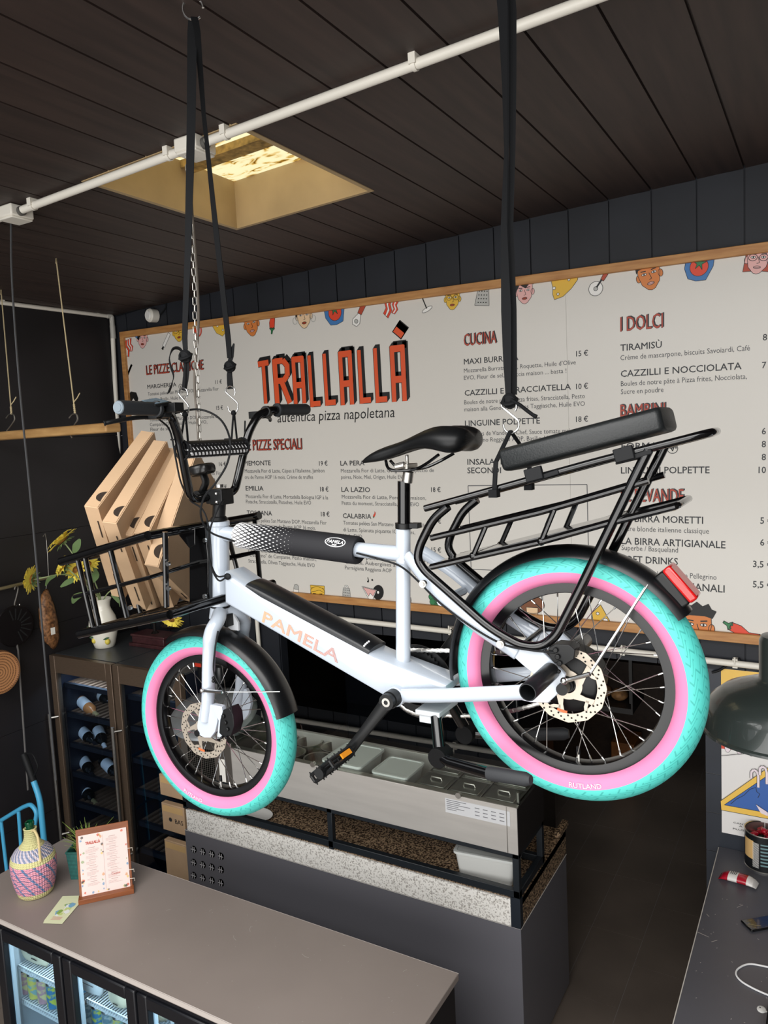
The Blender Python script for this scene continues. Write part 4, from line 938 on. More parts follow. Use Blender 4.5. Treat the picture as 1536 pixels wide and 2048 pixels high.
stroke3(ac, 0, 0, 0.0006, 0)
obj('title_lettering', mb, [INKO, INKK], board, smooth=0)
mb = MB(); p = B(555, 845, YT); put_text(mb, 'autentica pizza napoletana', p, TLT, UPT, 0.066, width=B(790, 843, YT).x - p.x, shear=0.12); obj('subtitle_lettering', mb, INKK, board, smooth=0)
# outlined empty box
mb = MB(); q0, q1 = B(936, 971.5, YT), B(1178, 1150, YT); cr_ = [(q0.x, q0.z), (q1.x, q0.z), (q1.x, q1.z), (q0.x, q1.z)]
for i in range(4): mb.add([Vector((x, YT, z)) for x, z in seg_poly(cr_[i], cr_[(i + 1) % 4], 0.004)], [(0, 1, 2, 3)])
obj('outline_box', mb, INKL, board, smooth=0)
# ---- little printed drawings along the edges
PAL = {'k': INKK, 'p': mat('ink_pink', '#e8b3ae', 0.5), 'o': mat('ink_skin_orange', '#d9813f', 0.5), 'y': mat('ink_yellow', '#e6b93f', 0.5), 'r': mat('ink_tomato', '#e1482c', 0.5), 'b': mat('ink_blue', '#3f78b5', 0.5), 'w': mat('ink_white', '#f3f1ec', 0.5), 'g': mat('ink_green', '#2f7d4c', 0.5), 'c': mat('ink_cream', '#e9c9a2', 0.5), 's': mat('ink_silver', '#b9b9b4', 0.5), 'd': mat('ink_brick', '#b5492f', 0.5), 'n': mat('ink_brown', '#7c4a2a', 0.5)}
PK = list(PAL); 
def clip(poly, f):
    out_ = []
    for i in range(len(poly)):
        a, b_ = poly[i - 1], poly[i]; fa, fb = f(a), f(b_)
        if (fa >= 0) != (fb >= 0): t_ = fa / (fa - fb); out_.append((a[0] + (b_[0] - a[0]) * t_, a[1] + (b_[1] - a[1]) * t_))
        if fb >= 0: out_.append(b_)
    return out_
class Icon:
    def __init__(s, px, py, size, rot=0.0): s.mb = MB(); s.o = B(px, py, YT); s.k = (B(px, py - size / 2, YT) - B(px, py + size / 2, YT)).length; s.r = radians(rot); s.n = 0
    def T(s, x, y): return (s.o.x + s.k * (x * cos(s.r) - y * sin(s.r)), s.o.z + s.k * (x * sin(s.r) + y * cos(s.r)))
    def poly(s, c, pts, edge=True):
        P = [s.T(x, y) for x, y in pts]
        for f in (lambda p: btop(p[0]) - FW * .9 - p[1], lambda p: p[1] - bbot(p[0]) - FW * .9, lambda p: p[0] - BX0 - 0.01): P = clip(P, f) if len(P) > 2 else []
        if len(P) < 3: return s
        s.n += 1; s.mb.cur = PK.index(c); s.mb.add([Vector((x, YT - 0.00012 * s.n, z)) for x, z in P], [tuple(range(len(P)))])
        if edge:
            for i in range(len(pts)): s.line('k', [pts[i - 1], pts[i]], 0.018)
        return s
    def ell(s, c, x, y, a, b_, n=22, edge=True, rot=0):
        cr, sr = cos(radians(rot)), sin(radians(rot))
        return s.poly(c, [(x + a * cos(t) * cr - b_ * sin(t) * sr, y + a * cos(t) * sr + b_ * sin(t) * cr) for t in (2 * pi * k / n for k in range(n))], edge)
    def line(s, c, pts, w=0.03):
        for i in range(len(pts) - 1):
            P = [tuple(v) for v in seg_poly(s.T(*pts[i]), s.T(*pts[i + 1]), w * s.k)]
            for f in (lambda p: btop(p[0]) - FW * .9 - p[1], lambda p: p[1] - bbot(p[0]) - FW * .9, lambda p: p[0] - BX0 - 0.01): P = clip(P, f) if len(P) > 2 else []
            if len(P) > 2: s.mb.cur = PK.index(c); s.mb.add([Vector((x, YT - 0.00012 * (s.n + 1) - 0.00004, z)) for x, z in P], [tuple(range(len(P)))])
        return s
    def done(s):
        o = obj('illustration', s.mb, [PAL[k] for k in PK], board, smooth=0); return o
def face(px, py, sz, skin, hair, style, rot=0, glasses=False, lips='r', ear=True):
    I = Icon(px, py, sz, rot)
    if style == 'long': I.poly('d' if hair == 'd' else hair, [(-.42, .45), (.42, .45), (.46, -.1), (.40, -.42), (.2, -.4), (-.2, -.4), (-.46, -.42), (-.44, 0)])
    if ear: I.ell(skin, -.38, 0, .08, .13); I.ell(skin, .38, 0, .08, .13)
    I.poly(skin, [(-.36, .5), (.36, .5), (.38, .1), (.30, -.25), (.12, -.46), (0, -.5), (-.12, -.46), (-.30, -.25), (-.38, .1)])
    if style == 'cap': I.poly(hair, [(-.42, .2), (-.34, .30), (-.1, .34), (.1, .40), (.36, .3), (.42, .25), (.42, .62), (-.42, .62)])
    if style == 'fringe': I.poly(hair, [(-.46, -.05), (-.36, .12), (-.22, .36), (.05, .18), (.30, .42), (.42, .3), (.42, .62), (-.46, .62)])
    if style == 'beret': I.poly('b', [(-.6, .15), (-.42, .05), (-.2, .4), (0, .62), (-.5, .6)]); I.poly('k', [(-.42, .05), (-.30, -.05), (-.12, .30), (.38, .42), (.36, .62), (-.25, .62)])
    if style == 'spiky': I.poly(hair, [(-.46, .25), (-.40, .38), (-.52, .5), (-.36, .56), (-.3, .7), (-.15, .62), (0, .74), (.15, .62), (.3, .70), (.38, .55), (.5, .5), (.40, .30), (.2, .36), (-.2, .36)])
    for sx_ in (-1, 1):
        I.line('k', [(sx_ * .09, .20), (sx_ * .27, .22)], .035); I.ell('w', sx_ * .17, .10, .085, .04, 12); I.ell('k', sx_ * .17, .10, .028, .032, 8, False)
        if glasses: 
            for t in range(12): a_, b2 = 2 * pi * t / 12, 2 * pi * (t + 1) / 12; I.line('k', [(sx_ * .18 + .15 * cos(a_), .09 + .12 * sin(a_)), (sx_ * .18 + .15 * cos(b2), .09 + .12 * sin(b2))], .022)
    I.line('k', [(.0, .12), (.06, -.10), (-.03, -.12)], .02)
    I.ell(lips, 0, -.26, .12, .05, 14); I.line('k', [(-.11, -.26), (.11, -.26)], .015)
    return I
face(285, 679, 36, 'p', 'k', 'beret', -6, lips='d').done()
I = Icon(332, 682, 44, -128); I.poly('w', [(-.4, -.08), (.3, -.08), (.3, .08), (-.4, .08)]); I.poly('k', [(.3, -.03), (.45, -.06), (.45, .06), (.3, .03)]); I.done()
face(357, 665, 38, 'y', 'k', 'cap', 4, True, 'd').done()
I = Icon(396, 661, 26, 0); I.ell('r', 0, 0, .4, .5); I.ell('p', .1, 0, .2, .36); I.done()
I = Icon(441, 655, 40, 0); I.poly('y', [(-.5, .45), (-.52, .1), (-.3, -.25), (.1, -.45), (.3, -.3), (.5, .1), (.45, .5)]); I.ell('w', -.2, .1, .07, .06); I.ell('w', .15, -.15, .06, .05); I.done()
face(503, 650, 46, 'o', 'k', 'cap', 6, lips='p').done()
def chili(px, py, sz, rot): I = Icon(px, py, sz, rot); I.poly('r', [(-.12, .3), (.13, .3), (.17, .05), (.10, -.22), (.22, -.5), (-.02, -.36), (-.12, -.1)]); I.poly('g', [(-.14, .30), (-.04, .38), (-.02, .52), (.05, .52), (.05, .38), (.15, .30), (.05, .25), (0, .30), (-.06, .24)]); return I
chili(545, 643, 48, 172).done()
I = face(608, 634, 46, 'c', 'k', 'fringe', 0, lips='d')
for sx_ in (-1, 1):
    for t in range(12): a_, b2 = 2 * pi * t / 12, 2 * pi * (t + 1) / 12; I.line('s', [(sx_ * .5 + .13 * cos(a_), -.12 + .15 * sin(a_)), (sx_ * .5 + .13 * cos(b2), -.12 + .15 * sin(b2))], .03)
I.done()
def tomato(px, py, sz, rot=0): I = Icon(px, py, sz, rot); I.poly('b', [(-.5, .5), (-.52, -.05), (-.35, -.42), (-.05, -.5), (.3, -.46), (.5, .05), (.5, .5)]); I.ell('r', 0, .02, .33, .34); I.poly('g', [(-.2, .2), (-.03, .22), (0, .42), (.06, .22), (.25, .22), (.09, .12), (.12, -.08), (0, .08), (-.13, -.05), (-.09, .12)]); return I
tomato(670, 626, 48, 12).done()
I = Icon(718, 630, 50, -32); I.poly('d', [(-.10, .05), (.10, .05), (.12, .5), (-.12, .5)]); I.poly('w', [(-.06, .05), (.06, .05), (.2, -.28), (.12, -.46), (-.12, -.46), (-.2, -.28)]); I.ell('s', 0, -.28, .09, .08); I.done()
def bacon(px, py, sz, rot): I = Icon(px, py, sz, rot); I.poly('r', [(-.35, .5), (.05, .5), (-.05, .2), (.1, -.1), (-.05, -.5), (-.38, -.3), (-.28, 0), (-.42, .25)]); I.poly('w', [(-.18, .48), (-.08, .48), (-.18, .2), (-.04, -.1), (-.15, -.42), (-.24, -.38), (-.16, -.05), (-.28, .2)]); I.poly('r', [(.12, .5), (.45, .5), (.32, .2), (.45, 0), (.3, -.25), (.1, -.2), (.2, 0), (.06, .2)]); I.line('w', [(.28, .5), (.19, .2), (.32, 0), (.22, -.2)], .07); return I
bacon(781, 617, 40, -14).done(); bacon(256, 697, 34, 10).done()
I = Icon(848, 604, 50, 22); I.poly('r', [(-.25, .52), (.25, .52), (.2, .34), (0, .26), (-.2, .34)]); I.line('k', [(0, .28), (0, -.3)], .05); I.ell('w', 0, -.34, .25, .08); I.done()
face(905, 599, 42, 'y', 'k', 'cap', -4, True, 'd').done()
def grater(px, py, sz, rot):
    I = Icon(px, py, sz, rot); I.poly('s', [(-.22, .34), (.22, .34), (.32, -.5), (-.32, -.5)]); I.poly('w', [(-.14, .34), (-.1, .5), (.1, .5), (.14, .34), (.08, .34), (.05, .43), (-.05, .43), (-.08, .34)])
    for r_ in range(5):
        for c_ in range(4): I.ell('k', -.17 + .115 * c_, .22 - .15 * r_, .03, .025, 8, False)
    return I
grater(966, 586, 50, -8).done(); grater(693, 1188, 34, -3).done()
face(1049, 585, 46, 'p', 'k', 'fringe', 0, lips='d').done()
I = Icon(1128, 571, 52, 0); I.poly('y', [(-.5, .2), (-.45, -.05), (-.47, -.28), (-.40, -.5), (-.05, -.42), (.3, -.15), (.55, .15), (.55, .6), (-.5, .6)]); I.ell('w', .2, .2, .05, .05); I.ell('w', -.4, -.05, .06, .06); I.ell('w', -.25, -.3, .05, .05); I.done()
I = Icon(1200, 563, 60, 0); I.ell('w', -.15, -.22, .24, .24); I.ell('s', -.15, -.22, .07, .07); I.line('k', [(-.12, -.18), (.06, .06)], .06); I.poly('d', [(.02, .06), (.12, 0), (.5, .5), (.3, .56)]); I.done()
face(1299, 552, 58, 'o', 'k', 'cap', 10, lips='p').done(); tomato(1398, 535, 54, -8).done()
face(1516, 520, 56, 'p', 'd', 'long', -8, True, 'p').done()
I = Icon(256, 752, 50, -20); I.line('k', [(.1, .5), (-.04, .02)], .10); I.line('s', [(.1, .48), (-.04, .05)], .06); I.ell('y', -.1, -.22, .19, .23); I.ell('o', -.1, -.22, .06, .07, 10, False); I.done()
I = Icon(265, 798, 30, 0); I.poly('k', [(-.4, -.4), (-.45, .2), (-.1, .5), (.4, .4), (.55, 0), (.4, -.4), (.1, .05)]); I.done()
I = Icon(592, 1186, 36, -8); I.poly('w', [(-.2, -.5), (.2, -.5), (.16, .2), (-.16, .2)]); I.poly('s', [(-.17, .2), (.17, .2), (.14, .42), (0, .5), (-.14, .42)]); I.done()
I = face(636, 1196, 40, 'p', 'y', 'cap', 0, True); I.ell('y', 0, .30, .42, .26); I.done()
I = Icon(745, 1184, 46, 0); I.ell('k', .28, 0, .26, .32, 20, True, -20); I.ell('w', .28, 0, .06, .07); I.poly('w', [(-.52, .22), (.22, .1), (-.1, -.5)]); I.poly('p', [(-.46, .18), (.18, .08), (.02, -.18), (-.12, -.05), (-.2, -.2)]); I.line('k', [(-.2, .62), (-.16, .46)], .04); I.ell('k', -.2, .44, .05, .04, 8, False); I.ell('k', .02, .52, .05, .04, 8, False); I.done()
I = Icon(806, 1203, 40, 0); I.ell('k', .1, .1, .36, .42); I.poly('n', [(-.24, .1), (.2, .1), (.2, -.5), (-.24, -.5)]); I.done()
I = Icon(875, 1203, 44, -15); [I.ell('g', x_, y_, .17, .15) for x_, y_ in ((-.3, .1), (-.1, .3), (.15, .25), (.33, .05), (0, .05), (-.2, -.1))]; I.poly('g', [(-.1, -.1), (.1, -.1), (.2, -.45), (0, -.5), (-.15, -.4)]); I.done()
I = Icon(1064, 1212, 60, 0); I.ell('n', 0, .05, .42, .3); I.poly('c', [(-.2, -.05), (.2, -.05), (.18, -.5), (-.18, -.5)]); I.done()
I = Icon(1208, 1240, 60, 0); I.poly('y', [(-.42, -.5), (-.4, .2), (-.1, .5), (.45, -.5)]); I.ell('w', -.25, -.2, .06, .07); I.ell('w', .05, .0, .08, .06); I.ell('w', -.2, .2, .05, .05); I.done()
I = Icon(1290, 1262, 50, 0); I.line('k', [(-.4, -.5), (-.2, .2), (0, -.4), (.2, .2), (.35, -.5)], .05); I.done()
I = face(1394, 1256, 70, 'o', 'k', 'spiky', 0); I.done(); chili(1480, 1263, 66, 62).done(); tomato(386, 1160, 44, 0).done()
I = Icon(1345, 897, 20, 0); [I.line('k', [(.5 * cos(2 * pi * t / 14), .5 * sin(2 * pi * t / 14)), (.5 * cos(2 * pi * (t + 1) / 14), .5 * sin(2 * pi * (t + 1) / 14))], .07) for t in range(14)]; I.line('k', [(-.2, .22), (0, -.25), (.2, .22)], .09); I.o = I.o; I.done()
I = Icon(361, 773, 10, 0); [I.line('k', [(.5 * cos(2 * pi * t / 14), .5 * sin(2 * pi * t / 14)), (.5 * cos(2 * pi * (t + 1) / 14), .5 * sin(2 * pi * (t + 1) / 14))], .08) for t in range(14)]; I.line('k', [(-.2, .22), (0, -.25), (.2, .22)], .1); I.done()
chili(749, 1030, 14, 150).done()
# ================================================================== hanging gear, ceiling and walls
STRAP = mat('black_webbing', '#101113', 0.8, spec=0.2)
def hang(name, label, cat, mb, m, group=None, **k): return tag(obj(name, mb, m, **k), label, cat, group)
WHP = mat('cream_white_conduit', '#e9e4d8', 0.4)
# ceiling conduit
cz = lambda x, d: CZ(x) - d
conduit = thing('ceiling_conduit', 'long cream conduit running across the dark plank ceiling', 'pipe', (-1.5, 2.07, cz(-1.5, 0.03)))
mb = MB(); mb.tube([(-3.9, 2.072, cz(-3.9, .026)), (0.8, 2.072, cz(0.8, .026))], 0.0155, 16); obj('tube', mb, WHP, conduit)
for px, py in ((55, 395), (332, 293), (440, 247), (826, 107)):
    x = CP(px, py).x; mb = MB(); mb.mm((x - .011, 2.05, cz(x, .03)), (x + .011, 2.095, cz(x, -0.0))); arc_ = [Vector((x, 2.072 + 0.018 * cos(a), cz(x, .026) + 0.018 * sin(a))) for a in (2 * pi * k / 14 for k in range(15))]; mb.ribbon(arc_, 0.012, 0.002, (1, 0, 0)); obj('clip', mb, WHP, conduit)
for (px, py), lb in (((388, 279), 'white junction box on the conduit beside the skylight'), ((34, 416), 'white junction box on the conduit with a dark cable hanging from it')):
    p = CP(px, py); x = p.x
    jb = thing('junction_box', lb, 'junction box', (x, 2.08, cz(x, .05)), 'ceiling junction boxes')
    mb = MB(); mb.mm((x - .05, 2.03, cz(x, .048)), (x + .05, 2.135, cz(x, .001))); obj('body', mb, WHP, jb, bevel=0.006)
    mb = MB(); mb.mm((x - .046, 2.034, cz(x, .056)), (x + .046, 2.131, cz(x, .047))); obj('lid', mb, WHP, jb, bevel=0.004)
    mb = MB(); mb.tube([(x - .065, 2.072, cz(x, .027)), (x + .065, 2.072, cz(x, .027))], 0.019, 14); obj('gland', mb, mat('grommet_grey', '#55534f', 0.6), jb)
# cables and chain below the boxes
DC = mat('dark_grey_cable', '#3a3b3d', 0.5)
mb = MB(); mb.tube(curve([B(22, 432, 2.12), B(24, 560, 2.12), B(38, 760, 2.12), B(60, 985, 2.12), B(79, 1195, 2.12), B(99, 1420, 2.12), B(112, 1560, 2.12)], 6), 0.0045, 8)
hang('hanging_cable', 'dark cable hanging straight down from the ceiling in front of the black wall', 'cable', mb, DC)
mb = MB(); mb.tube(curve([B(377, 305, 2.085), B(384, 420, 2.085), B(393, 540, 2.085), B(397, 640, 2.085), B(391, 720, 2.085), B(389, 770, 2.085), B(394, 830, 2.085), B(397, 880, 2.085), B(400, 945, 2.085), B(402, 985, 2.085)], 6), 0.0048, 8)
hang('hanging_wire', 'brown grey cord hanging beside the steel chain behind the handlebar', 'cord', mb, mat('taupe_cord', '#6a6259', 0.6))
mb = MB(); a_, b_ = Vector((-1.955, 2.055, cz(-1.955, .05))), B(401, 930, 2.055); pth = [B(373, 300, 2.055), B(380, 420, 2.055), B(388, 560, 2.055), B(390, 660, 2.055), B(396, 760, 2.055), B(399, 860, 2.055), B(402, 960, 2.055)]
pth = curve(pth, 14); Ls_ = [0]
for i in range(1, len(pth)): Ls_.append(Ls_[-1] + (pth[i] - pth[i - 1]).length)
nl = 46
def ats(s_):
    for i in range(1, len(pth)):
        if s_ <= Ls_[i]: return pth[i - 1].lerp(pth[i], (s_ - Ls_[i - 1]) / (Ls_[i] - Ls_[i - 1]))
    return pth[-1]
for k in range(nl):
    p0, p1 = ats(Ls_[-1] * (k - .12) / nl if k else 0), ats(Ls_[-1] * (k + 1.12) / nl); t = (p1 - p0); L_ = t.length / 2; t.normalize(); sd = t.cross(Vector((.6, .8, 0)) if k % 2 else Vector((.8, -.6, 0))).normalized(); c_ = (p0 + p1) / 2
    mb.tube([c_ + t * (L_ * .62 * (1 if sin(a) > 0 else -1) + L_ * .36 * sin(a)) + sd * (0.0062 * cos(a)) for a in (2 * pi * q / 12 for q in range(12))], 0.0016, 6, closed=True)
hang('steel_chain', 'thin steel chain hanging from the white box on the ceiling', 'chain', mb, STEEL)
# ceiling ring and straps
mb = MB(); rc_ = Vector((-1.352, 1.50, 4.060)); mb.tube([rc_ + Vector((0.022 * cos(a), 0.012 * cos(a), 0.026 * sin(a))) for a in (2 * pi * k / 28 for k in range(25))], 0.0032, 8); mb.tube([rc_ + Vector((0, 0, .026)), (rc_.x, rc_.y, CZ(rc_.x) + .01)], 0.0035, 8)
hang('ceiling_hook', 'steel ring hook in the ceiling above the handlebar', 'hook', mb, CHROME)
st = thing('lifting_strap', 'black webbing strap looped over the ceiling ring with two knotted legs', 'strap', (-1.37, 1.50, 3.15))
top = rc_ + Vector((0, 0, -0.026))
mb = MB(); e_ = B(371, 700, 1.43); mb.ribbon([top + Vector((-.006, .004, .004)), top + Vector((-.008, 0, -.03)), top.lerp(e_, .3), top.lerp(e_, .7), e_ + Vector((0, 0, .03)), e_], [0.022, 0.023, 0.021, 0.017, 0.016, 0.014], 0.0022, [(.8, .6, 0), (.8, .6, 0), (.8, .6, 0), (.9, .3, 0), (1, .1, 0), (1, 0, 0)])
obj('near_leg', mb, STRAP, st)
mb = MB(); f_ = B(459, 716, 1.67); mb.ribbon([top + Vector((.006, -.004, .003)), top + Vector((.009, 0, -.03)), top.lerp(f_, .25), top.lerp(f_, .6), f_ + Vector((0, 0, .05)), f_], [0.019, 0.016, 0.011, 0.016, 0.022, 0.016], 0.0022, [(.6, 1, 0), (.5, 1, 0), (.5, 1, 0), (1, .2, 0), (1, -.2, 0), (1, 0, 0)])
obj('far_leg', mb, STRAP, st)
def knot(c_, r=0.013):
    mb = MB(); mb.ball(c_, (r * .95, r * .8, r * 1.15), 12, 8)
    for k in range(3): 
        ax_ = Euler((0.5 + k * 0.9, 0.6 * k, 0.4 * k)).to_matrix(); mb.tube([c_ + ax_ @ Vector((r * .95 * cos(a), r * .95 * sin(a), 0)) for a in (2 * pi * q / 16 for q in range(16))], [(0.0035, 0.0075)] * 16, 8, closed=True)
    return mb
obj('knot', knot(B(371, 713, 1.43)), STRAP, st); obj('knot', knot(B(460, 733, 1.67)), STRAP, st)
mb = MB(); mb.ribbon([B(*q, 1.43) for q in ((371, 716), (370, 740), (369, 765), (368, 781))], [0.012, 0.015, 0.014, 0.012], 0.003, (1, -.4, 0)); mb.ribbon([B(*q, 1.43) for q in ((368, 781), (371, 760), (374, 735), (373, 716))], [0.012, 0.014, 0.014, 0.011], 0.003, (1, .5, 0)); obj('loop', mb, STRAP, st)
mb = MB(); mb.ribbon([B(*q, 1.67) for q in ((460, 736), (459, 750), (460, 766), (461, 778))], [0.014, 0.018, 0.020, 0.018], 0.003, (1, 0, 0)); obj('loop', mb, STRAP, st)
mb = MB(); mb.ribbon(curve([B(*q) for q in ((368, 708, 1.43), (358, 697, 1.425), (346, 699, 1.42), (339, 716, 1.42), (342, 735, 1.425), (347, 752, 1.43), (343, 770, 1.43), (337, 786, 1.43))], 5), 0.0165, 0.002, [(.75, -.6, .25)] * 30 + [(.6, -.6, .3)] * 20); obj('tail', mb, STRAP, st)
mb = MB(); mb.ribbon([B(*q, 1.672) for q in ((458, 728), (463, 712), (465, 698), (468, 687))], [0.014, 0.015, 0.012, 0.004], 0.002, (1, 0, .3)); obj('tail', mb, STRAP, st)
# rear strap
rs_ = thing('lifting_strap', 'wide black webbing strap tied to the big hook above the rear rack', 'strap', (-0.59, 1.54, 3.1))
zt_ = CZ(-0.6); pts = [Vector((-0.585, 1.53, zt_ + 0.004)), B(1007, 20, 1.535), B(1011, 160, 1.54), B(1013, 300, 1.54), B(1009, 450, 1.54), B(1013, 620, 1.54), B(1015, 720, 1.54), B(1017, 790, 1.54)]
mb = MB(); mb.ribbon(pts, [0.030, 0.029, 0.024, 0.020, 0.019, 0.024, 0.018, 0.012], 0.004, [(1, -.5, 0), (1, -.5, 0), (1, -.9, 0), (.8, -1, 0), (.9, -.5, 0), (1, -.2, 0), (1, 0, 0), (1, 0, 0)]); obj('webbing', mb, STRAP, rs_)
mb = MB(); pt2 = [p + Vector((0.008, 0.012, 0)) for p in pts]; mb.ribbon(pt2, [0.03, 0.028, 0.020, 0.012, 0.012, 0.018, 0.016, 0.012], 0.003, [(1, .6, 0)] * 8); obj('webbing', mb, STRAP, rs_)
obj('knot', knot(B(1019, 802, 1.54), 0.013), STRAP, rs_)
mb = MB(); mb.tube([B(*q, 1.535) for q in ((1024, 800), (1040, 810), (1055, 822), (1066, 830), (1073, 834))], [(0.004, .009), (0.004, .0085), (0.004, .006), (0.004, .005), (0.005, .004)], 8); obj('tail', mb, STRAP, rs_)
def s_hook(label, a, b, c, y, rw):
    """a: px of the upper bend, b: of the lower bend"""
    A, Bp = B(*a, y), B(*b, y); h = A.z - Bp.z; r1 = h * .22; r2 = h * .24; mb = MB(); x = A.x; pts_ = []
    for k in range(9): t = radians(-40 + 220 * k / 8); pts_.append(Vector((A.x + r1 * cos(t), y - 0.004, A.z - r1 + r1 * sin(t))))
    for k in range(9): t = radians(45 - 230 * k / 8); pts_.append(Vector((Bp.x + r2 * cos(t), y + 0.002, Bp.z + r2 + r2 * sin(t))))
    mb.tube(curve(pts_, 4), rw, 10); return hang('s_hook', label, 'hook', mb, CHROME, 'steel s-hooks holding the bike')
s_hook('small steel s-hook above the near end of the crossbar pad', (368, 776), (368, 830), 0, 1.43, 0.0021); s_hook('small steel s-hook above the far end of the crossbar pad', (462, 772), (466, 826), 0, 1.67, 0.0021); s_hook('big steel s-hook above the rear rack', (1020, 798), (1022, 866), 0, 1.54, 0.0024)
def sling(label, top_, l, r, y0, y1, rad=0.0028, knotc=True):
    T = B(*top_); L_, R_ = B(*l), B(*r); mb = MB(); mb.tube([T, L_], rad, 8); mb.tube([T + Vector((0.002, 0, 0)), R_], rad, 8)
    if knotc: mb.ball(T + Vector((0, 0, -0.004)), 0.008, 10, 8)
    return mb
for lb, top_, l, r in (('black cord sling tied round the near end of the crossbar pad', (370, 826, 1.43), (361, 884, 1.42), (376, 884, 1.45)), ('black cord sling tied round the far end of the crossbar pad', (467, 823, 1.67), (463, 880, 1.65), (474, 880, 1.675))):
    mb = sling(lb, top_, l, r, 0, 0); y_ = l[2]; c_ = Vector((-1.417, y_, 2.99)); mb.tube([c_ + Vector((0.0245 * cos(a), 0.0, 0.0245 * sin(a))) for a in (2 * pi * k / 20 for k in range(20))], 0.0028, 7, closed=True)
    hang('cord_sling', lb, 'cord', mb, STRAP, 'cord slings under the hooks')
mb = MB(); T = B(1021, 862, 1.54); 
for y_, sx_ in ((1.452, (996, 955)), (1.628, (1032, 905))):
    q_ = B(992, 978, 1.462) if y_ < 1.5 else Vector((B(992, 978, 1.462).x + .012, 1.628, B(992, 978, 1.462).z))
    mb.tube([T, Vector((q_.x + .004, y_ + (.004 if y_ < 1.5 else -.004), q_.z + .055)), Vector((q_.x, y_, q_.z - .008))], [(0.0025, 0.0055)] * 3, 8)
    mb.box(Vector((q_.x, y_, q_.z - .008)), (0.018, 0.02, 0.016))
hang('cord_sling', 'black webbing sling buckled round the rear rack rails', 'cord', mb, STRAP, 'cord slings under the hooks')
# ---- pizza boxes in the front rack
CARD = mat('kraft_cardboard', '#bb9c7b', 0.75, var=0.08, scale=6)
CARDI = mat('kraft_shadow_hole', '#2a1d12', 0.9)
boxes = (((-1.7215, 1.351, 2.8538), (-1.679, 1.368, 2.845), (-1.796, 1.639, 3.054), (-1.847, 1.520, 2.563), 'outermost upright kraft pizza box leaning at the front of the rack', .10),
         ((-1.662, 1.356, 2.811), (-1.619, 1.373, 2.805), (-1.741, 1.634, 3.024), (-1.781, 1.540, 2.527), 'second upright kraft pizza box from the front of the rack', .14),
         ((-1.667, 1.411, 2.772), (-1.625, 1.429, 2.764), (-1.741, 1.676, 3.001), (-1.803, 1.605, 2.503), 'middle upright kraft pizza box in the rack', .14),
         ((-1.622, 1.424, 2.774), (-1.580, 1.442, 2.767), (-1.691, 1.683, 3.012), (-1.758, 1.628, 2.512), 'kraft pizza box tucked between the middle one and the tilted one', .14),
         ((-1.603, 1.434, 2.686), (-1.561, 1.451, 2.677), (-1.607, 1.618, 2.994), (-1.756, 1.711, 2.518), 'most tilted kraft pizza box showing its brown lid under the handlebar', .2))
for P, Pt, P1, P2, lb, hf in boxes:
    P, Pt, P1, P2 = map(Vector, (P, Pt, P1, P2)); d1 = (P1 - P); L1 = d1.length; d1.normalize(); d2 = (P2 - P); d2 = d2 - d1 * d2.dot(d1); L2 = d2.length; d2.normalize(); nn = d1.cross(d2); nn = nn if nn.dot(Pt - P) > 0 else -nn
    S_ = 0.355; T_ = 0.040; cc = P + (d1 + d2) * (S_ / 2) + nn * (T_ / 2)
    R_ = Matrix(((d1.x, d2.x, nn.x), (d1.y, d2.y, nn.y), (d1.z, d2.z, nn.z)))
    if R_.determinant() < 0: R_ = Matrix(((d1.x, d2.x, -nn.x), (d1.y, d2.y, -nn.y), (d1.z, d2.z, -nn.z)))
    bx = thing('pizza_box', lb, 'box', cc, 'kraft pizza boxes in the front rack')
    mb = MB(); mb.box(cc, (S_, S_, T_), R_); obj('tray', mb, CARD, bx, bevel=0.0015)
    e_ = 1 if R_.col[2].dot(nn) > 0 else -1
    mb = MB(); zc = R_.col[2] * e_ * (T_ / 2 + 0.0008); mb.box(cc + zc, (S_ + .002, S_ + .002, 0.0018), R_)
    mb.box(cc + R_.col[1] * (-S_ / 2 - .001) + R_.col[2] * 0 , (S_ - .004, 0.0016, T_ - 0.003), R_); obj('lid', mb, CARD, bx)
    # thumb hole on the upper edge and tuck slots on the lower edge
    mb = MB(); c_ = cc - R_.col[1] * (S_ / 2 + 0.0024) - R_.col[0] * (S_ / 2 - 0.045) - zc * 0.1
    mb.add([c_ + R_.col[0] * (0.021 * cos(a)) + R_.col[2] * e_ * (T_ * .46 - abs(0.022 * sin(a)) * (1 if sin(a) > 0 else 0.15)) for a in (2 * pi * k / 20 for k in range(20))], [tuple(range(20))]); obj('thumb_hole', mb, CARDI, bx, smooth=0)
    mb = MB(); 
    for t in (.22, .80): c_ = cc - R_.col[0] * (S_ / 2 + 0.0012) + R_.col[1] * (S_ * (t - .5)); mb.box(c_ + R_.col[2] * e_ * T_ * .22, (0.0012, S_ * .17, 0.003), R_)
    obj('tuck_slot', mb, CARDI, bx, smooth=0)
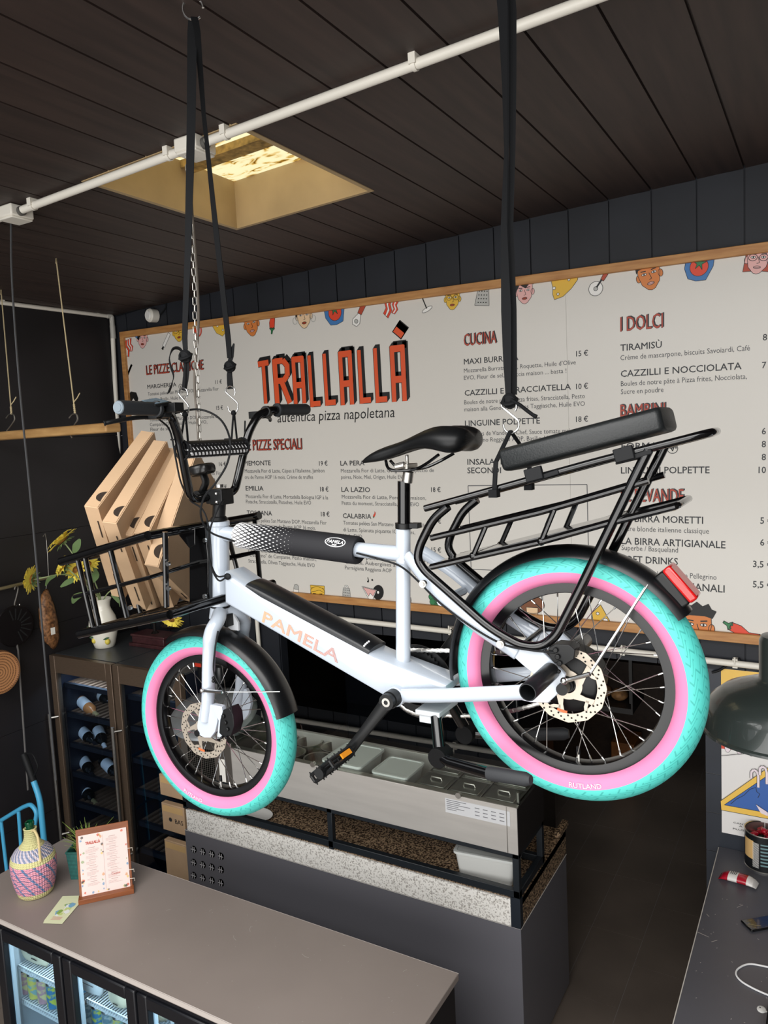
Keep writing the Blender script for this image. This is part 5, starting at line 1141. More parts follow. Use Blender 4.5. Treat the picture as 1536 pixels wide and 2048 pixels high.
# ---- wall pipes
pipe = thing('wall_conduit', 'pale conduit along the top of the black wall turning down the corner', 'pipe', (-4.455, 3.5, 3.95))
mb = MB(); c0_ = S(0, 605, -4.46); c1_ = S(214, 632, -4.46); mb.tube([c0_ + (c0_ - c1_) * .6, c1_], 0.0135, 12); obj('tube', mb, WHP, pipe)
v0, v1 = B(224, 640, 3.868), B(240, 960, 3.868); mb = MB(); mb.tube([v0, v1 + (v1 - v0) * 1.2], 0.0165, 12); obj('tube', mb, WHP, pipe)
mb = MB(); mb.tube(curve([c1_, Vector((c1_.x + .01, c1_.y + .03, c1_.z)), Vector((v0.x, v0.y, v0.z + .0)), v0 + Vector((0, 0, -.05))], 4), 0.017, 10); mb.tube([v0 + Vector((0, 0, -.04)), v0 + Vector((0, 0, -.13))], 0.0195, 12); obj('elbow', mb, mat('conduit_grey', '#b9b6ae', 0.4), pipe)
for p_ in (c1_ + (c0_ - c1_) * .1, c0_ + (c1_ - c0_) * .02): mb = MB(); mb.box(p_ + Vector((-.005, 0, .01)), (0.03, 0.022, 0.035)); obj('clip', mb, WHP, pipe)
pipe = thing('water_pipe', 'white pipe running under the menu board over the dark opening', 'pipe', (-1.6, 3.875, 1.85))
mb = MB(); a_, b_ = B(512, 1219, 3.872), B(1423, 1322, 3.872); mb.tube([a_, b_ + (b_ - a_) * .5], 0.016, 12); mb.tube([a_ + Vector((0, 0, .016)), Vector((a_.x + .02, a_.y, 0.9))], 0.014, 12); obj('tube', mb, WHP, pipe)
for px, py in ((900, 1262), (1245, 1302), (1470, 1327)):
    c_ = B(px, py, 3.872); mb = MB(); mb.box(c_ + Vector((0, .012, 0)), (0.022, 0.03, 0.045)); mb.tube([c_ + Vector((0, -.016, 0)), c_ + Vector((0, -.016, .035))], 0.004, 6); obj('clip', mb, WHP, pipe)
# round wall fixture
fx = thing('wall_sensor', 'small round white fixture above the corner of the menu board', 'sensor', B(310, 632, 3.89))
c_ = B(312, 632, 3.9); mb = MB(); mb.tube([c_, c_ + Vector((-.01, -.05, 0)), c_ + Vector((-.012, -.06, 0))], [0.045, 0.047, 0.040], 20); obj('housing', mb, WHP, fx); mb = MB(); mb.tube([c_ + Vector((-.012, -.06, 0)), c_ + Vector((-.014, -.068, 0))], [0.034, 0.030], 20); obj('lens', mb, mat('frosted_white', '#f4f3ee', 0.3), fx)
mb = MB(); mb.tube(curve([c_ + Vector((.05, -.01, 0)), c_ + Vector((.11, -.01, .05)), c_ + Vector((.08, -.01, .12)), c_ + Vector((-.12, -.008, .07)), Vector((-4.42, 3.885, 3.95))], 6), 0.005, 6); obj('lead', mb, RUB, fx)
# ---- hanging plank on twine
Z0 = B(148, 828, 2.66)
for lb, (tx, ty), (bx_, by_), yb in (('jute twine tied to the hook near the end of the wooden plank', (112, 517), (150, 826), 2.66), ('jute twine tied to the hook further along the wooden plank', (2, 580), (23, 828), 2.70)):
    a_ = CP(tx, ty); b_ = B(bx_, by_, yb); mb = MB(); mb.tube([a_ + Vector((0, 0, .01)), b_], 0.0035, 6); 
    for k in range(5): mb.ball(b_ + (a_ - b_) * (0.004 + .012 * k), 0.006, 6, 5)
    mb.tube([b_ + (a_ - b_) * .07, b_ + (a_ - b_) * .08 + Vector((.03, 0, .012)), b_ + (a_ - b_) * .10 + Vector((.055, 0, .02))], 0.0028, 5); mb.tube([a_, a_ + Vector((.02, -.02, -.03))], 0.0025, 5)
    hang('twine', lb, 'string', mb, mat('jute_twine', '#c6b58e', 0.9), 'twines of the hanging plank')
for lb, px, yb in (('bent wire hook under the twine near the end of the wooden plank', 148, 2.66), ('bent wire hook under the further twine of the wooden plank', 22, 2.70)):
    mb = MB(); mb.tube(curve([B(px - 10, 836, yb), B(px - 4, 829, yb), B(px + 4, 828, yb), B(px + 7, 838, yb), B(px + 2, 848, yb), B(px - 4, 856, yb), B(px - 9, 864, yb), B(px - 4, 876, yb)], 5), 0.0035, 7); hang('wire_hook', lb, 'hook', mb, STEEL, 'wire hooks of the hanging plank')
mb = MB(); a_, b_ = B(225, 868, 2.62), B(-60, 866, 2.78); d = (b_ - a_); Ld = d.length; d.normalize(); w2 = Vector((-d.y, d.x, 0)); mid = (a_ + b_) / 2
mb.box(mid + Vector((0, 0.01, 0)), (Ld, 0.09, 0.048), Matrix(((d.x, w2.x, 0), (d.y, w2.y, 0), (0, 0, 1))))
hang('wooden_plank', 'worn wooden plank hung on twine before the black wall', 'plank', mb, wood_mat('worn_pine', '#c39a63', '#9d7443', 0.6, 5, (1, 1, 6)), bevel=0.01, seg=3)
# ---- left wall: rail, utensils
XW = -4.44
mb = MB(); a_, b_ = S(-60, 1192, XW), S(70, 1161, XW); mb.tube([a_, b_ + (b_ - a_) * .3], 0.011, 10); mb.tube([b_, b_ + Vector((-.04, 0, 0))], 0.009, 8)
hang('wall_rail', 'brass rail on the black wall with a hook on it', 'rail', mb, mat('aged_brass', '#9a8f70', 0.4, metal=0.7))
mb = MB(); mb.tube(curve([S(29, 1179, XW + .03), S(32, 1172, XW + .03), S(36, 1176, XW + .02), S(33, 1192, XW + .02), S(29, 1207, XW + .02), S(31, 1215, XW + .02), S(38, 1213, XW + .02), S(39, 1208, XW + .02)], 4), 0.004, 7); hang('wall_hook', 'wire hook hanging on the brass rail', 'hook', mb, STEEL)
pe = thing('pizza_peel', 'dark round slotted peel with a long thin handle hanging on the black wall', 'pizza peel', S(45, 1380, XW + .03))
c_ = S(30, 1252, XW + .03); mb = MB(); mb.lathe([(0, -.004), (0.125, -.004), (0.13, 0), (0.125, .004), (0, .004)], 28, Matrix.Translation(c_) @ Matrix.Rotation(radians(90), 4, 'Y')); obj('blade', mb, mat('blackened_steel', '#1b1719', 0.4, metal=0.6), pe)
mb = MB(); 
for k in range(9): a = radians(-70 + 22 * k); mb.box(c_ + Vector((.006, .075 * cos(a), .075 * sin(a))), (0.003, 0.07, 0.008), Matrix.Rotation(a, 3, 'X'))
obj('slot', mb, mat('slot_black', '#070707', 0.9), pe, smooth=0)
mb = MB(); mb.tube([c_ + Vector((0, 0, -.12)), S(36, 1300, XW + .03), S(46, 1440, XW + .03), S(56, 1580, XW + .03)], 0.006, 8); mb.tube([c_ + Vector((0, 0, .12)), S(33, 1212, XW + .03)], 0.004, 6); obj('handle', mb, mat('peel_handle_grey', '#8d8a88', 0.4, metal=0.7), pe)
mb = MB(); c_ = S(-4, 1345, XW + .05); mb.lathe([(r_ * .78, z_) for r_, z_ in ((0, -.05), (0.10, -.05), (0.165, -.03), (0.175, 0), (0.165, .03), (0.15, .035), (0.145, .028), (0, .02))], 40, Matrix.Translation(c_) @ Matrix.Rotation(radians(90), 4, 'Y'))
m = mat('woven_cane', '#a97448', 0.7); X = NX(m.node_tree); x, y, z = X.obj_xyz(); zc_ = X.m('SUBTRACT', z, 0.1365); r_ = X.m('SQRT', X.m('ADD', X.m('MULTIPLY', y, y), X.m('MULTIPLY', zc_, zc_))); q = X.m('LESS_THAN', X.m('FRACT', X.m('MULTIPLY', r_, 62)), 0.4); th_ = X.m('LESS_THAN', X.m('FRACT', X.m('MULTIPLY', X.m('ARCTAN2', y, zc_), 9)), 0.5)
m.node_tree.links.new(X.mix(X.m('MULTIPLY', q, X.m('ADD', .4, X.m('MULTIPLY', th_, .6))), lin('#b98355'), lin('#5d3a20')), m.node_tree.nodes['Principled BSDF'].inputs['Base Color'])
hang('woven_basket', 'round brown woven basket hanging on the black wall', 'basket', mb, m)
mb = MB(); mb.tube([S(90, 1068, XW + .01), S(93, 1082, XW + .02), S(95, 1110, XW + .02), S(97, 1150, XW + .02), S(92, 1178, XW + .03)], 0.0018, 6); mb.tube([S(86, 1073, XW + .01), S(90, 1067, XW + .01), S(93, 1080, XW + .02)], 0.003, 6); hang('wall_nail_string', 'wire loop on a nail holding the bag of dried sausage', 'string', mb, STEEL)
bg = thing('dried_sausage_bag', 'clear bag of brown dried sausage hanging on the black wall', 'bag', S(103, 1295, XW + .06))
rings = []
for px, py, w_, t_ in ((92, 1180, .012, .008), (91, 1190, .035, .02), (93, 1215, .062, .035), (98, 1250, .072, .04), (103, 1278, .062, .035), (107, 1292, .03, .012), (107, 1297, .006, .004)):
    c_ = S(px, py, XW + .05); rings.append([c_ + Vector((t_ * cos(a), .85 * w_ * sin(a), 0.006 * sin(3 * a + px))) for a in (2 * pi * k / 16 for k in range(16))])
mb = MB(); mb.loft(rings); obj('contents', mb, mat('dried_sausage_brown', '#a8774e', 0.5, var=0.6, scale=55, hex2='#3a2113', bump=0.8), bg, smooth=60)
mb = MB(); mb.loft([[p + (p - sum(r, Vector()) / 16) * .12 + Vector((0.003 * sin(k * 2.1), 0, 0)) for k, p in enumerate(r)] for r in rings]); 
gm = bpy.data.materials.new('clear_film'); gm.use_nodes = True; nt = gm.node_tree; [nt.nodes.remove(n) for n in list(nt.nodes)]
def clear_glass(name, tint, rough=0.03, refl=0.9):
    g = bpy.data.materials.new(name); g.use_nodes = True; nt = g.node_tree; [nt.nodes.remove(n) for n in list(nt.nodes)]
    o_ = nt.nodes.new('ShaderNodeOutputMaterial'); mx = nt.nodes.new('ShaderNodeMixShader'); t_ = nt.nodes.new('ShaderNodeBsdfTransparent'); gl = nt.nodes.new('ShaderNodeBsdfGlossy'); fr = nt.nodes.new('ShaderNodeFresnel'); fr.inputs[0].default_value = 1.5
    gm_ = nt.nodes.new('ShaderNodeNewGeometry'); s1m = nt.nodes.new('ShaderNodeMath'); s1m.operation = 'SUBTRACT'; s1m.inputs[0].default_value = 1.0; s2m = nt.nodes.new('ShaderNodeMath'); s2m.operation = 'MULTIPLY'
    nt.links.new(gm_.outputs['Backfacing'], s1m.inputs[1]); nt.links.new(s1m.outputs[0], s2m.inputs[0]); nt.links.new(fr.outputs[0], s2m.inputs[1])
    t_.inputs[0].default_value = tint; gl.inputs[0].default_value = (refl, refl, refl, 1); gl.inputs[1].default_value = rough
    nt.links.new(s2m.outputs[0], mx.inputs[0]); nt.links.new(t_.outputs[0], mx.inputs[1]); nt.links.new(gl.outputs[0], mx.inputs[2]); nt.links.new(mx.outputs[0], o_.inputs[0]); return g
bpy.data.materials.remove(gm)
FILM = clear_glass('clear_film', (0.93, 0.92, 0.9, 1), 0.15)
obj('film', mb, FILM, bg, smooth=60)
mb = MB(); c_ = S(106, 1262, XW + .10); mb.box(c_, (0.002, 0.03, 0.045)); obj('label', mb, mat('paper_white', '#e9e6de', 0.7), bg)
# ================================================================== wine coolers on the far side
BRZ = mat('bronze_steel', '#665648', 0.38, metal=0.5, var=0.1, scale=30, stretch=(1, 1, 10))
DARKIN = mat('cooler_interior', '#0b1220', 0.5)
BLUEGL = clear_glass('blue_tinted_glass', (0.74, 0.83, 0.93, 1), 0.02, 0.8)
SLATW = wood_mat('cooler_slat_wood', '#7a5c45', '#5d4432', 0.6)
YF0 = 3.13; ZT = 1.665
def cooler(x0, x1, label, lit):
    t = thing('wine_cooler', label, 'wine fridge', ((x0 + x1) / 2, 3.5, 0), 'wine coolers against the wall')
    mb = MB(); w = 0.03
    mb.mm((x0, YF0 + .045, 0.05), (x0 + w, 3.82, ZT - .012)); mb.mm((x1 - w, YF0 + .045, 0.05), (x1, 3.82, ZT - .012)); mb.mm((x0, YF0 + .045, ZT - .06), (x1, 3.82, ZT - .012)); mb.mm((x0, YF0 + .045, 0.0), (x1, 3.82, 0.12)); mb.mm((x0, 3.79, 0.05), (x1, 3.82, ZT - .02))
    obj('cabinet', mb, DARKIN, t, smooth=0)
    mb = MB(); mb.mm((x0 + .004, YF0 + .05, ZT - .013), (x1 - .004, 3.82, ZT)); obj('top_panel', mb, mat('cooler_top_grey', '#3a3d40', 0.35), t, smooth=0)
    mb = MB(); fw = 0.052; a, b_ = x0 + .004, x1 - .004
    mb.mm((a, YF0, .13), (a + fw, YF0 + .04, ZT)); mb.mm((b_ - fw, YF0, .13), (b_, YF0 + .04, ZT)); mb.mm((a + fw, YF0, ZT - .115), (b_ - fw, YF0 + .04, ZT)); mb.mm((a + fw, YF0, .13), (b_ - fw, YF0 + .04, .23))
    d = obj('door', mb, BRZ, t, bevel=0.003)
    mb = MB(); mb.mm((a + fw - .004, YF0 + .012, .22), (b_ - fw + .004, YF0 + .018, ZT - .11)); obj('glass', mb, BLUEGL, d, smooth=0)
    hx = a + 0.012; mb = MB(); mb.tube([(hx, YF0 - .045, 1.28), (hx, YF0 - .045, .40)], 0.0105, 10)
    for z in (1.25, .44): mb.tube([(hx, YF0 - .045, z), (hx + .03, YF0, z)], 0.008, 8)
    obj('handle', mb, STEEL, d)
    ll = bpy.data.lights.new('cooler_fill_light', 'AREA'); ll.shape = 'RECTANGLE'; ll.size = .4; ll.size_y = .02; ll.energy = 1.6 if lit else .25; ll.color = (.75, .88, 1)  # fill light added inside each cooler to brighten shelves and bottle labels
    lo2 = bpy.data.objects.new('cooler_fill_light', ll); COL.objects.link(lo2); lo2.location = ((x0 + x1) / 2, YF0 + .09, ZT - .13); lo2.rotation_euler = (radians(20), 0, 0)
    for z in SHZ:
        mb = MB(); mb.mm((x0 + .04, YF0 + .07, z - .032), (x1 - .04, YF0 + .095, z)); s_ = obj('shelf', mb, mat('shelf_front', '#181a20', 0.5), t, smooth=0)
        mb = MB(); n = 11
        for k in range(n): xx = x0 + .05 + (x1 - x0 - .10) * k / (n - 1); mb.mm((xx - .012, YF0 + .1, z - .016), (xx + .012, 3.76, z - .003))
        obj('slat', mb, SLATW, s_, smooth=0)
    return t
SHZ = [B(165, y, YF0 + .07).z for y in (1372, 1431, 1491, 1549, 1608, 1658)]
cooler(-4.474, -3.868, 'bronze wine cooler with bottles beside the black wall', True); cooler(-3.862, -3.276, 'bronze wine cooler without bottles beside the cardboard boxes', False)
# bottles lying on the shelves
GLK = mat('bottle_glass_dark', '#0d1010', 0.08, coat=0.5); ROSE = mat('rose_wine_glass', '#c07a45', 0.12, coat=0.5)
LAB = mat('bottle_label_white', '#e4e2dc', 0.6); CAPS = mat('capsule_dark', '#1c1c20', 0.35)
def bottle(label, loc, yaw, glass, caps, tilt=0.0):
    t = thing('wine_bottle', label, 'wine bottle', (0, 0, 0), 'wine bottles in the cooler')
    prof = [(0, 0), (0.034, 0), (0.0375, .004), (0.0375, .185), (0.034, .205), (0.020, .230), (0.0145, .245), (0.0138, .296), (0.0155, .297), (0.0155, .302), (0, .302)]
    mb = MB(); mb.lathe(prof, 24); obj('glass', mb, glass, t, loc=(0, 0, 0))
    mb = MB(); mb.lathe([(0.0379, .045), (0.0379, .150)], 24); mb.cur = 1; k = 0
    for i in range(5): 
        z = .075 + .012 * i
        mb.add([Vector((.0382 * cos(a), .0382 * sin(a), zz)) for zz in (z, z + .004) for a in (-.5 + .25 * q for q in range(5 - i % 2))] if False else [Vector((.0383 * cos(a), .0383 * sin(a), zz)) for a in (-.4 + .2 * q for q in range(5)) for zz in (z, z + .003)], [(2 * q, 2 * q + 2, 2 * q + 3, 2 * q + 1) for q in range(4)])
    obj('label', mb, [LAB, mat('label_print_grey', '#8f8b86', 0.6)], t, loc=(0, 0, 0))
    mb = MB(); mb.lathe([(0.0146, .245), (0.0158, .252), (0.0158, .303), (0, .3035)], 20); obj('capsule', mb, caps, t, loc=(0, 0, 0))
    t.rotation_euler = (radians(100), tilt, yaw); t.location = loc; return t
def bz(px, py, y): p = B(px, py, y); return p
WHC = mat('capsule_white', '#e9e7e2', 0.4); GOLD = mat('capsule_gold', '#c9b27c', 0.35, metal=0.6)
XW0 = -4.40
def lay_b(label, px, py, y, yaw, glass, caps):
    p = B(px, py, y); z = SHZ[1 + sum(py > q for q in (1440, 1500, 1555))]; bottle(label, (p.x, y, z + .0385), radians(yaw), glass, caps)
lay_b('rosé wine bottle with white label on the upper bottle shelf', 160, 1416, 3.34, 74, ROSE, GOLD)
lay_b('dark wine bottle behind the rosé bottle', 192, 1402, 3.52, 74, GLK, CAPS)
lay_b('dark wine bottle with white label on the shelf below the rosé bottle', 159, 1472, 3.34, 74, GLK, CAPS)
lay_b('wine bottle at the back of the shelf below the rosé bottle', 186, 1460, 3.52, 70, GLK, CAPS)
lay_b('wine bottle with white capsule beside the door edge', 196, 1480, 3.40, 60, GLK, WHC)
lay_b('dark wine bottle with printed white label on the third bottle shelf', 164, 1528, 3.34, 66, GLK, CAPS)
lay_b('half hidden wine bottle by the door edge on the third bottle shelf', 207, 1532, 3.36, 74, GLK, CAPS)
lay_b('dark wine bottle with gold capsule alone on the lowest bottle shelf', 158, 1586, 3.34, 74, GLK, GOLD)
# vase of sunflowers
VA = thing('vase', 'cream ceramic vase with lemons on top of the wine cooler', 'vase', (-4.22, 3.40, ZT))
vc = G(210, 1293, ZT); VY = vc.y + 0.0; H_ = 0.335
mb = MB(); prof = [(0, .003), (.062, .0), (.066, .004), (.074, .03), (.092, .11), (.094, .16), (.084, .21), (.062, .255), (.054, .28), (.058, .31), (.068, .333), (.066, .335), (.052, .30), (.048, .28), (.06, .24), (0, .2)]
mb.lathe(prof, 40, Matrix.Translation(vc)); VA.location = vc; ORG[VA.name] = vc.copy()
vb = obj('body', mb, mat('cream_glaze', '#ece8da', 0.2, coat=0.4), VA, smooth=50)
LEM = mat('lemon_yellow', '#e0cc55', 0.4); LEAFG = mat('leaf_green', '#6f8a58', 0.55)
for a, z, s_ in ((-70, .17, 1), (-20, .155, .9), (-95, .06, .8), (-25, .05, .9), (-140, .12, .9)):
    a = radians(a); r_ = .09 if z > .1 else .078; c_ = vc + Vector((r_ * cos(a), r_ * sin(a), z)); mb = MB(); mb.ball(c_, (.020 * s_, .020 * s_, .024 * s_), 12, 8); obj('lemon', mb, LEM, vb)
    mb = MB(); tdir = Vector((-sin(a), cos(a), .2)); mb.ribbon([c_ + Vector((cos(a) * .012, sin(a) * .012, .026)) + tdir * t for t in (-.03, -.015, 0, .01)], [.002, .014, .012, .002], .003, (0, 0, 1)); obj('leaf', mb, mat('glaze_green', '#4c6a4c', 0.35), vb)
# sunflowers
PET = mat('sunflower_petal', '#f2da55', 0.6); DISK = mat('sunflower_disk', '#8a5a1e', 0.8, var=0.5, scale=90)
STEMG = mat('stem_green', '#92a070', 0.6)
def sunflower(label, px, py, y, face_dir, sz, ctrl, seedc=None):
    hd = B(px, py, y); n = Vector(face_dir).normalized(); t = thing('sunflower', label, 'sunflower', hd, 'sunflowers in the lemon vase')
    base = vc + Vector((random.uniform(-.02, .02), random.uniform(-.02, .02), .24)); pts = [base, vc + Vector((0, 0, .32)) + (hd - vc).normalized() * .03] + [B(*c) for c in ctrl] + [hd - n * .012]
    mb = MB(); mb.tube(curve(pts, 6), 0.0042, 7); obj('stem', mb, STEMG, t)
    x_ = n.orthogonal().normalized(); y_ = n.cross(x_); R_ = Matrix(((x_.x, y_.x, n.x), (x_.y, y_.y, n.y), (x_.z, y_.z, n.z)))
    mb = MB(); rnd = random.Random(px)
    for ring, (r0, ln, lift, cnt) in enumerate(((.35, 1.0, .02, 16), (.30, .85, .22, 14))):
        for k in range(cnt):
            a = 2 * pi * (k + .5 * ring) / cnt + rnd.uniform(-.1, .1); l_ = sz * ln * rnd.uniform(.85, 1.12); cA = Vector((cos(a), sin(a), 0)); sA = Vector((-sin(a), cos(a), 0)); dz_ = Vector((0, 0, 1))
            P_ = [cA * (sz * r0 * .6), cA * (sz * r0 + l_ * .35) + dz_ * (lift * sz + .004), cA * (sz * r0 + l_ * .62) + dz_ * (lift * sz * .6 + rnd.uniform(-.006, .008))]
            mb.ribbon([hd + R_ @ p for p in P_], [sz * .14, sz * .24, sz * .03], .0012, R_ @ sA)
    obj('petals', mb, PET, t, smooth=0)
    mb = MB(); mb.lathe([(0, .016), (sz * .2, .012), (sz * .34, 0.0), (sz * .3, -.008), (0, -.012)], 20, Matrix.Translation(hd) @ R_.to_4x4()); mb.v = mb.v; obj('disk', mb, DISK, t)
    mb = MB()
    for k in range(10): a = 2 * pi * k / 10; cA = Vector((cos(a), sin(a), 0)); mb.ribbon([hd + R_ @ (cA * sz * .15 + Vector((0, 0, -.012))), hd + R_ @ (cA * sz * .42 + Vector((0, 0, -.016))), hd + R_ @ (cA * sz * .62 + Vector((0, 0, -.03)))], [sz * .18, sz * .16, .002], .001, R_ @ Vector((-sin(a), cos(a), 0)))
    obj('sepals', mb, LEAFG, t, smooth=0); return t
def leaf_on(t, pts, w):
    mb = MB(); P_ = curve([B(*p) for p in pts], 4); n_ = len(P_); mb.ribbon(P_, [max(.003, w * sin(pi * (i + .6) / (n_ + .3))) for i in range(n_)], .0012, (0.3, -.3, 1)); obj('leaf', mb, LEAFG, t)
s1 = sunflower('tallest sunflower, facing up over the vase', 125, 1081, 3.16, (-.45, -.4, .75), .115, [(172, 1160, 3.30), (148, 1112, 3.18)])
leaf_on(s1, [(146, 1106, 3.18), (152, 1094, 3.17), (160, 1078, 3.17)], .05)
s2 = sunflower('sunflower below the tallest one, half behind the rack rail', 127, 1132, 3.12, (-.4, -.7, .5), .085, [(178, 1180, 3.28), (150, 1150, 3.15)])
leaf_on(s2, [(160, 1155, 3.2), (140, 1162, 3.15), (121, 1174, 3.12)], .04)
s3 = sunflower('golden sunflower with brown centre behind the rack uprights', 152, 1140, 3.20, (.1, -.9, .4), .09, [(182, 1180, 3.32), (165, 1160, 3.24)])
leaf_on(s3, [(186, 1165, 3.32), (190, 1150, 3.32), (191, 1136, 3.32)], .06); leaf_on(s3, [(172, 1185, 3.32), (152, 1194, 3.31), (145, 1207, 3.31)], .045)
s4 = sunflower('drooping sunflower facing sideways near the brass rail', 64, 1159, 2.98, (-.85, -.45, .1), .095, [(172, 1165, 3.28), (130, 1149, 3.12), (88, 1155, 3.0)])
leaf_on(s4, [(112, 1152, 3.06), (98, 1158, 3.02), (91, 1172, 3.0)], .03)
s5 = sunflower('small sunflower behind the kraft boxes', 177, 1128, 3.36, (.5, -.6, .5), .075, [(192, 1170, 3.38)])
s6 = sunflower('drooping sunflower hanging over the wooden scale', 343, 1238, 3.42, (.2, -.7, -.55), .085, [(225, 1180, 3.44), (270, 1172, 3.44), (325, 1205, 3.44)])
leaf_on(s6, [(222, 1190, 3.40), (236, 1200, 3.39), (240, 1214, 3.39)], .06)
# old scale
oc = G(312, 1290, ZT); SCN = thing('antique_scale', 'dark red wooden scale with black iron branches on the second wine cooler', 'scale', oc)
DRW = wood_mat('dark_red_wood', '#47272a', '#32191c', 0.4)
mb = MB(); mb.box(oc + Vector((0, 0, .012)), (.34, .17, .024)); mb.box(oc + Vector((0, 0, .045)), (.30, .14, .045)); mb.box(oc + Vector((0, 0, .075)), (.32, .15, .016)); obj('base', mb, DRW, SCN, bevel=0.004)
IRON = mat('black_iron', '#17110f', 0.45, metal=0.5)
mb = MB(); mb.tube([oc + Vector((0, 0, .08)), oc + Vector((0, 0, .25))], .010, 10); mb.tube([oc + Vector((0, 0, .08)), oc + Vector((0, 0, .10))], [.03, .012], 12); obj('post', mb, IRON, SCN)
mb = MB(); mb.tube(curve([oc + Vector((-.20, 0, .20)), oc + Vector((-.1, 0, .235)), oc + Vector((0, 0, .25)), oc + Vector((.1, 0, .24)), oc + Vector((.20, 0, .21))], 5), .007, 8); obj('beam', mb, IRON, SCN)
for sx_ in (-1, 1):
    mb = MB(); c_ = oc + Vector((sx_ * .17, 0, .13)); mb.lathe([(0, 0), (.05, .006), (.075, .022), (.078, .024), (.05, .01), (0, .004)], 20, Matrix.Translation(c_))
    for k in range(3): a = 2 * pi * k / 3; mb.tube([c_ + Vector((.074 * cos(a), .074 * sin(a), .022)), oc + Vector((sx_ * .17, 0, .215))], .0015, 5)
    obj('pan', mb, IRON, SCN)
# ================================================================== counter with refrigerated topping unit
X0, X1, YC0, YC1 = -3.27, -1.193, 3.07, 3.76
ZP, ZG = 0.752, 0.885
CT = thing('service_counter', 'dark panelled service counter with speckled granite top under the bicycle', 'counter', ((X0 + X1) / 2, 3.4, 0))
PANELM = mat('dark_laminate_panel', '#68676d', 0.3)
mb = MB(); mb.mm((X0, YC0, 0.02), (X1, YC1, ZP)); mb.mm((X0 + .05, YC0 + .05, 0), (X1 - .05, YC1 - .05, .03)); obj('body', mb, PANELM, CT, bevel=0.002)
gr = mat('speckled_granite', '#b29779', 0.25, var=0.1, scale=110, hex2='#3a2d24', detail=3, thr=(0.42, 0.62)); gl = mat('sunlit_speckled_granite', '#f1eee8', 0.35, var=0.1, scale=120, hex2='#a8a29b', detail=3, thr=(0.36, 0.50))  # second granite is a near-white tint that paints sunlight onto the front strip
mb = MB(); mb.mm((X0, YC0 + .012, ZP + .1), (X1, YC1, ZG)); obj('granite_top', mb, gr, CT, smooth=0, label='brown speckled granite top')
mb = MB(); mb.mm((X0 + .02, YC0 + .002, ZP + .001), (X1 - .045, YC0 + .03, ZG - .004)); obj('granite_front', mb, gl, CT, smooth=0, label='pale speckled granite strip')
mb = MB(); mb.mm((X1 - .03, YC0 + .002, ZP), (X1, YC1, ZG + .001)); mb.mm((X1 - .03, YC1 - .09, ZG), (X1, YC1 + .05, ZG + .03)); obj('granite_side', mb, gr, CT, smooth=0)
mb = MB(); mb.mm((X1 - .045, YC0 - .002, ZP), (X1 + .0015, YC0 + .03, ZG + .01)); obj('corner_strip', mb, mat('navy_strip', '#20262e', 0.4), CT, smooth=0)
mb = MB(); mb.tube([(X1 + .001, YC0, ZP), (X1 + .001, YC1, ZP)], .0018, 5); mb.tube([(X0, YC0 - .001, ZP), (X1, YC0 - .001, ZP)], .0012, 5); obj('edge_band', mb, mat('worn_edge_white', '#cfcac2', 0.7), CT)
for r_ in range(3):
    for c_i in range(4):
        c_ = B(387 + 18.2 * c_i, 1699 + 4.6 * c_i + (26.0 + 0.2 * c_i) * r_, YC0 - .004); R0 = .021
        mb = MB(); mb.lathe([(0, 0), (R0, 0), (R0, .006)], 22, Matrix.Translation(c_) @ AX_Y); v_ = obj('vent', mb, mat('vent_hole', '#030303', 0.9, spec=0.05), CT, smooth=0)
        mb = MB()
        mb.mm(c_ + Vector((-R0 * .9, -.003, -.002)), c_ + Vector((R0 * .9, -.001, .002)))
        for q in (-.35, .35): mb.mm(c_ + Vector((q * R0 - .002, -.003, -R0 * .8)), c_ + Vector((q * R0 + .002, -.001, R0 * .8)))
        obj('grille', mb, mat('vent_grille_grey', '#d6d3d6', 0.4, metal=0.2), v_, smooth=0)
# black steel stand
ZS0, ZS1 = 0.895, 1.105
SF = thing('steel_stand', 'black square tube frame holding the topping fridge above the granite', 'stand', ((X0 + X1) / 2, 3.3, ZG))
BT = mat('black_square_tube', '#1c2126', 0.4)
YB1 = 3.42
for nm, a, b_ in (('rail', (X0, YC0, ZS0), (X1, YC0 + .03, ZS0 + .035)), ('rail', (X0, YC0, ZS1 - .022), (X1, YC0 + .03, ZS1)), ('rail', (X0, YB1 - .03, ZS0), (X1, YB1, ZS0 + .035)), ('rail', (X0, YB1 - .03, ZS1 - .022), (X1, YB1, ZS1)),
                  ('rail', (X1 - .03, YC0, ZS0), (X1, YB1, ZS0 + .035)), ('rail', (X1 - .03, YC0, ZS1 - .022), (X1, YB1, ZS1)), ('rail', (X0, YC0, ZS0), (X0 + .03, YB1, ZS0 + .035)), ('rail', (X0, YC0, ZS1 - .022), (X0 + .03, YB1, ZS1)),
                  ('leg', (X0, YC0, ZG), (X0 + .03, YC0 + .03, ZS1)), ('leg', (-2.235, YC0, ZG), (-2.205, YC0 + .03, ZS1)), ('leg', (X1 - .03, YC0, ZG), (X1, YC0 + .03, ZS1)), ('leg', (X1 - .03, YB1 - .03, ZG), (X1, YB1, ZS1)), ('leg', (X0, YB1 - .03, ZG), (X0 + .03, YB1, ZS1))):
    mb = MB(); mb.mm(a, b_); obj(nm, mb, BT, SF, bevel=0.002, seg=1)
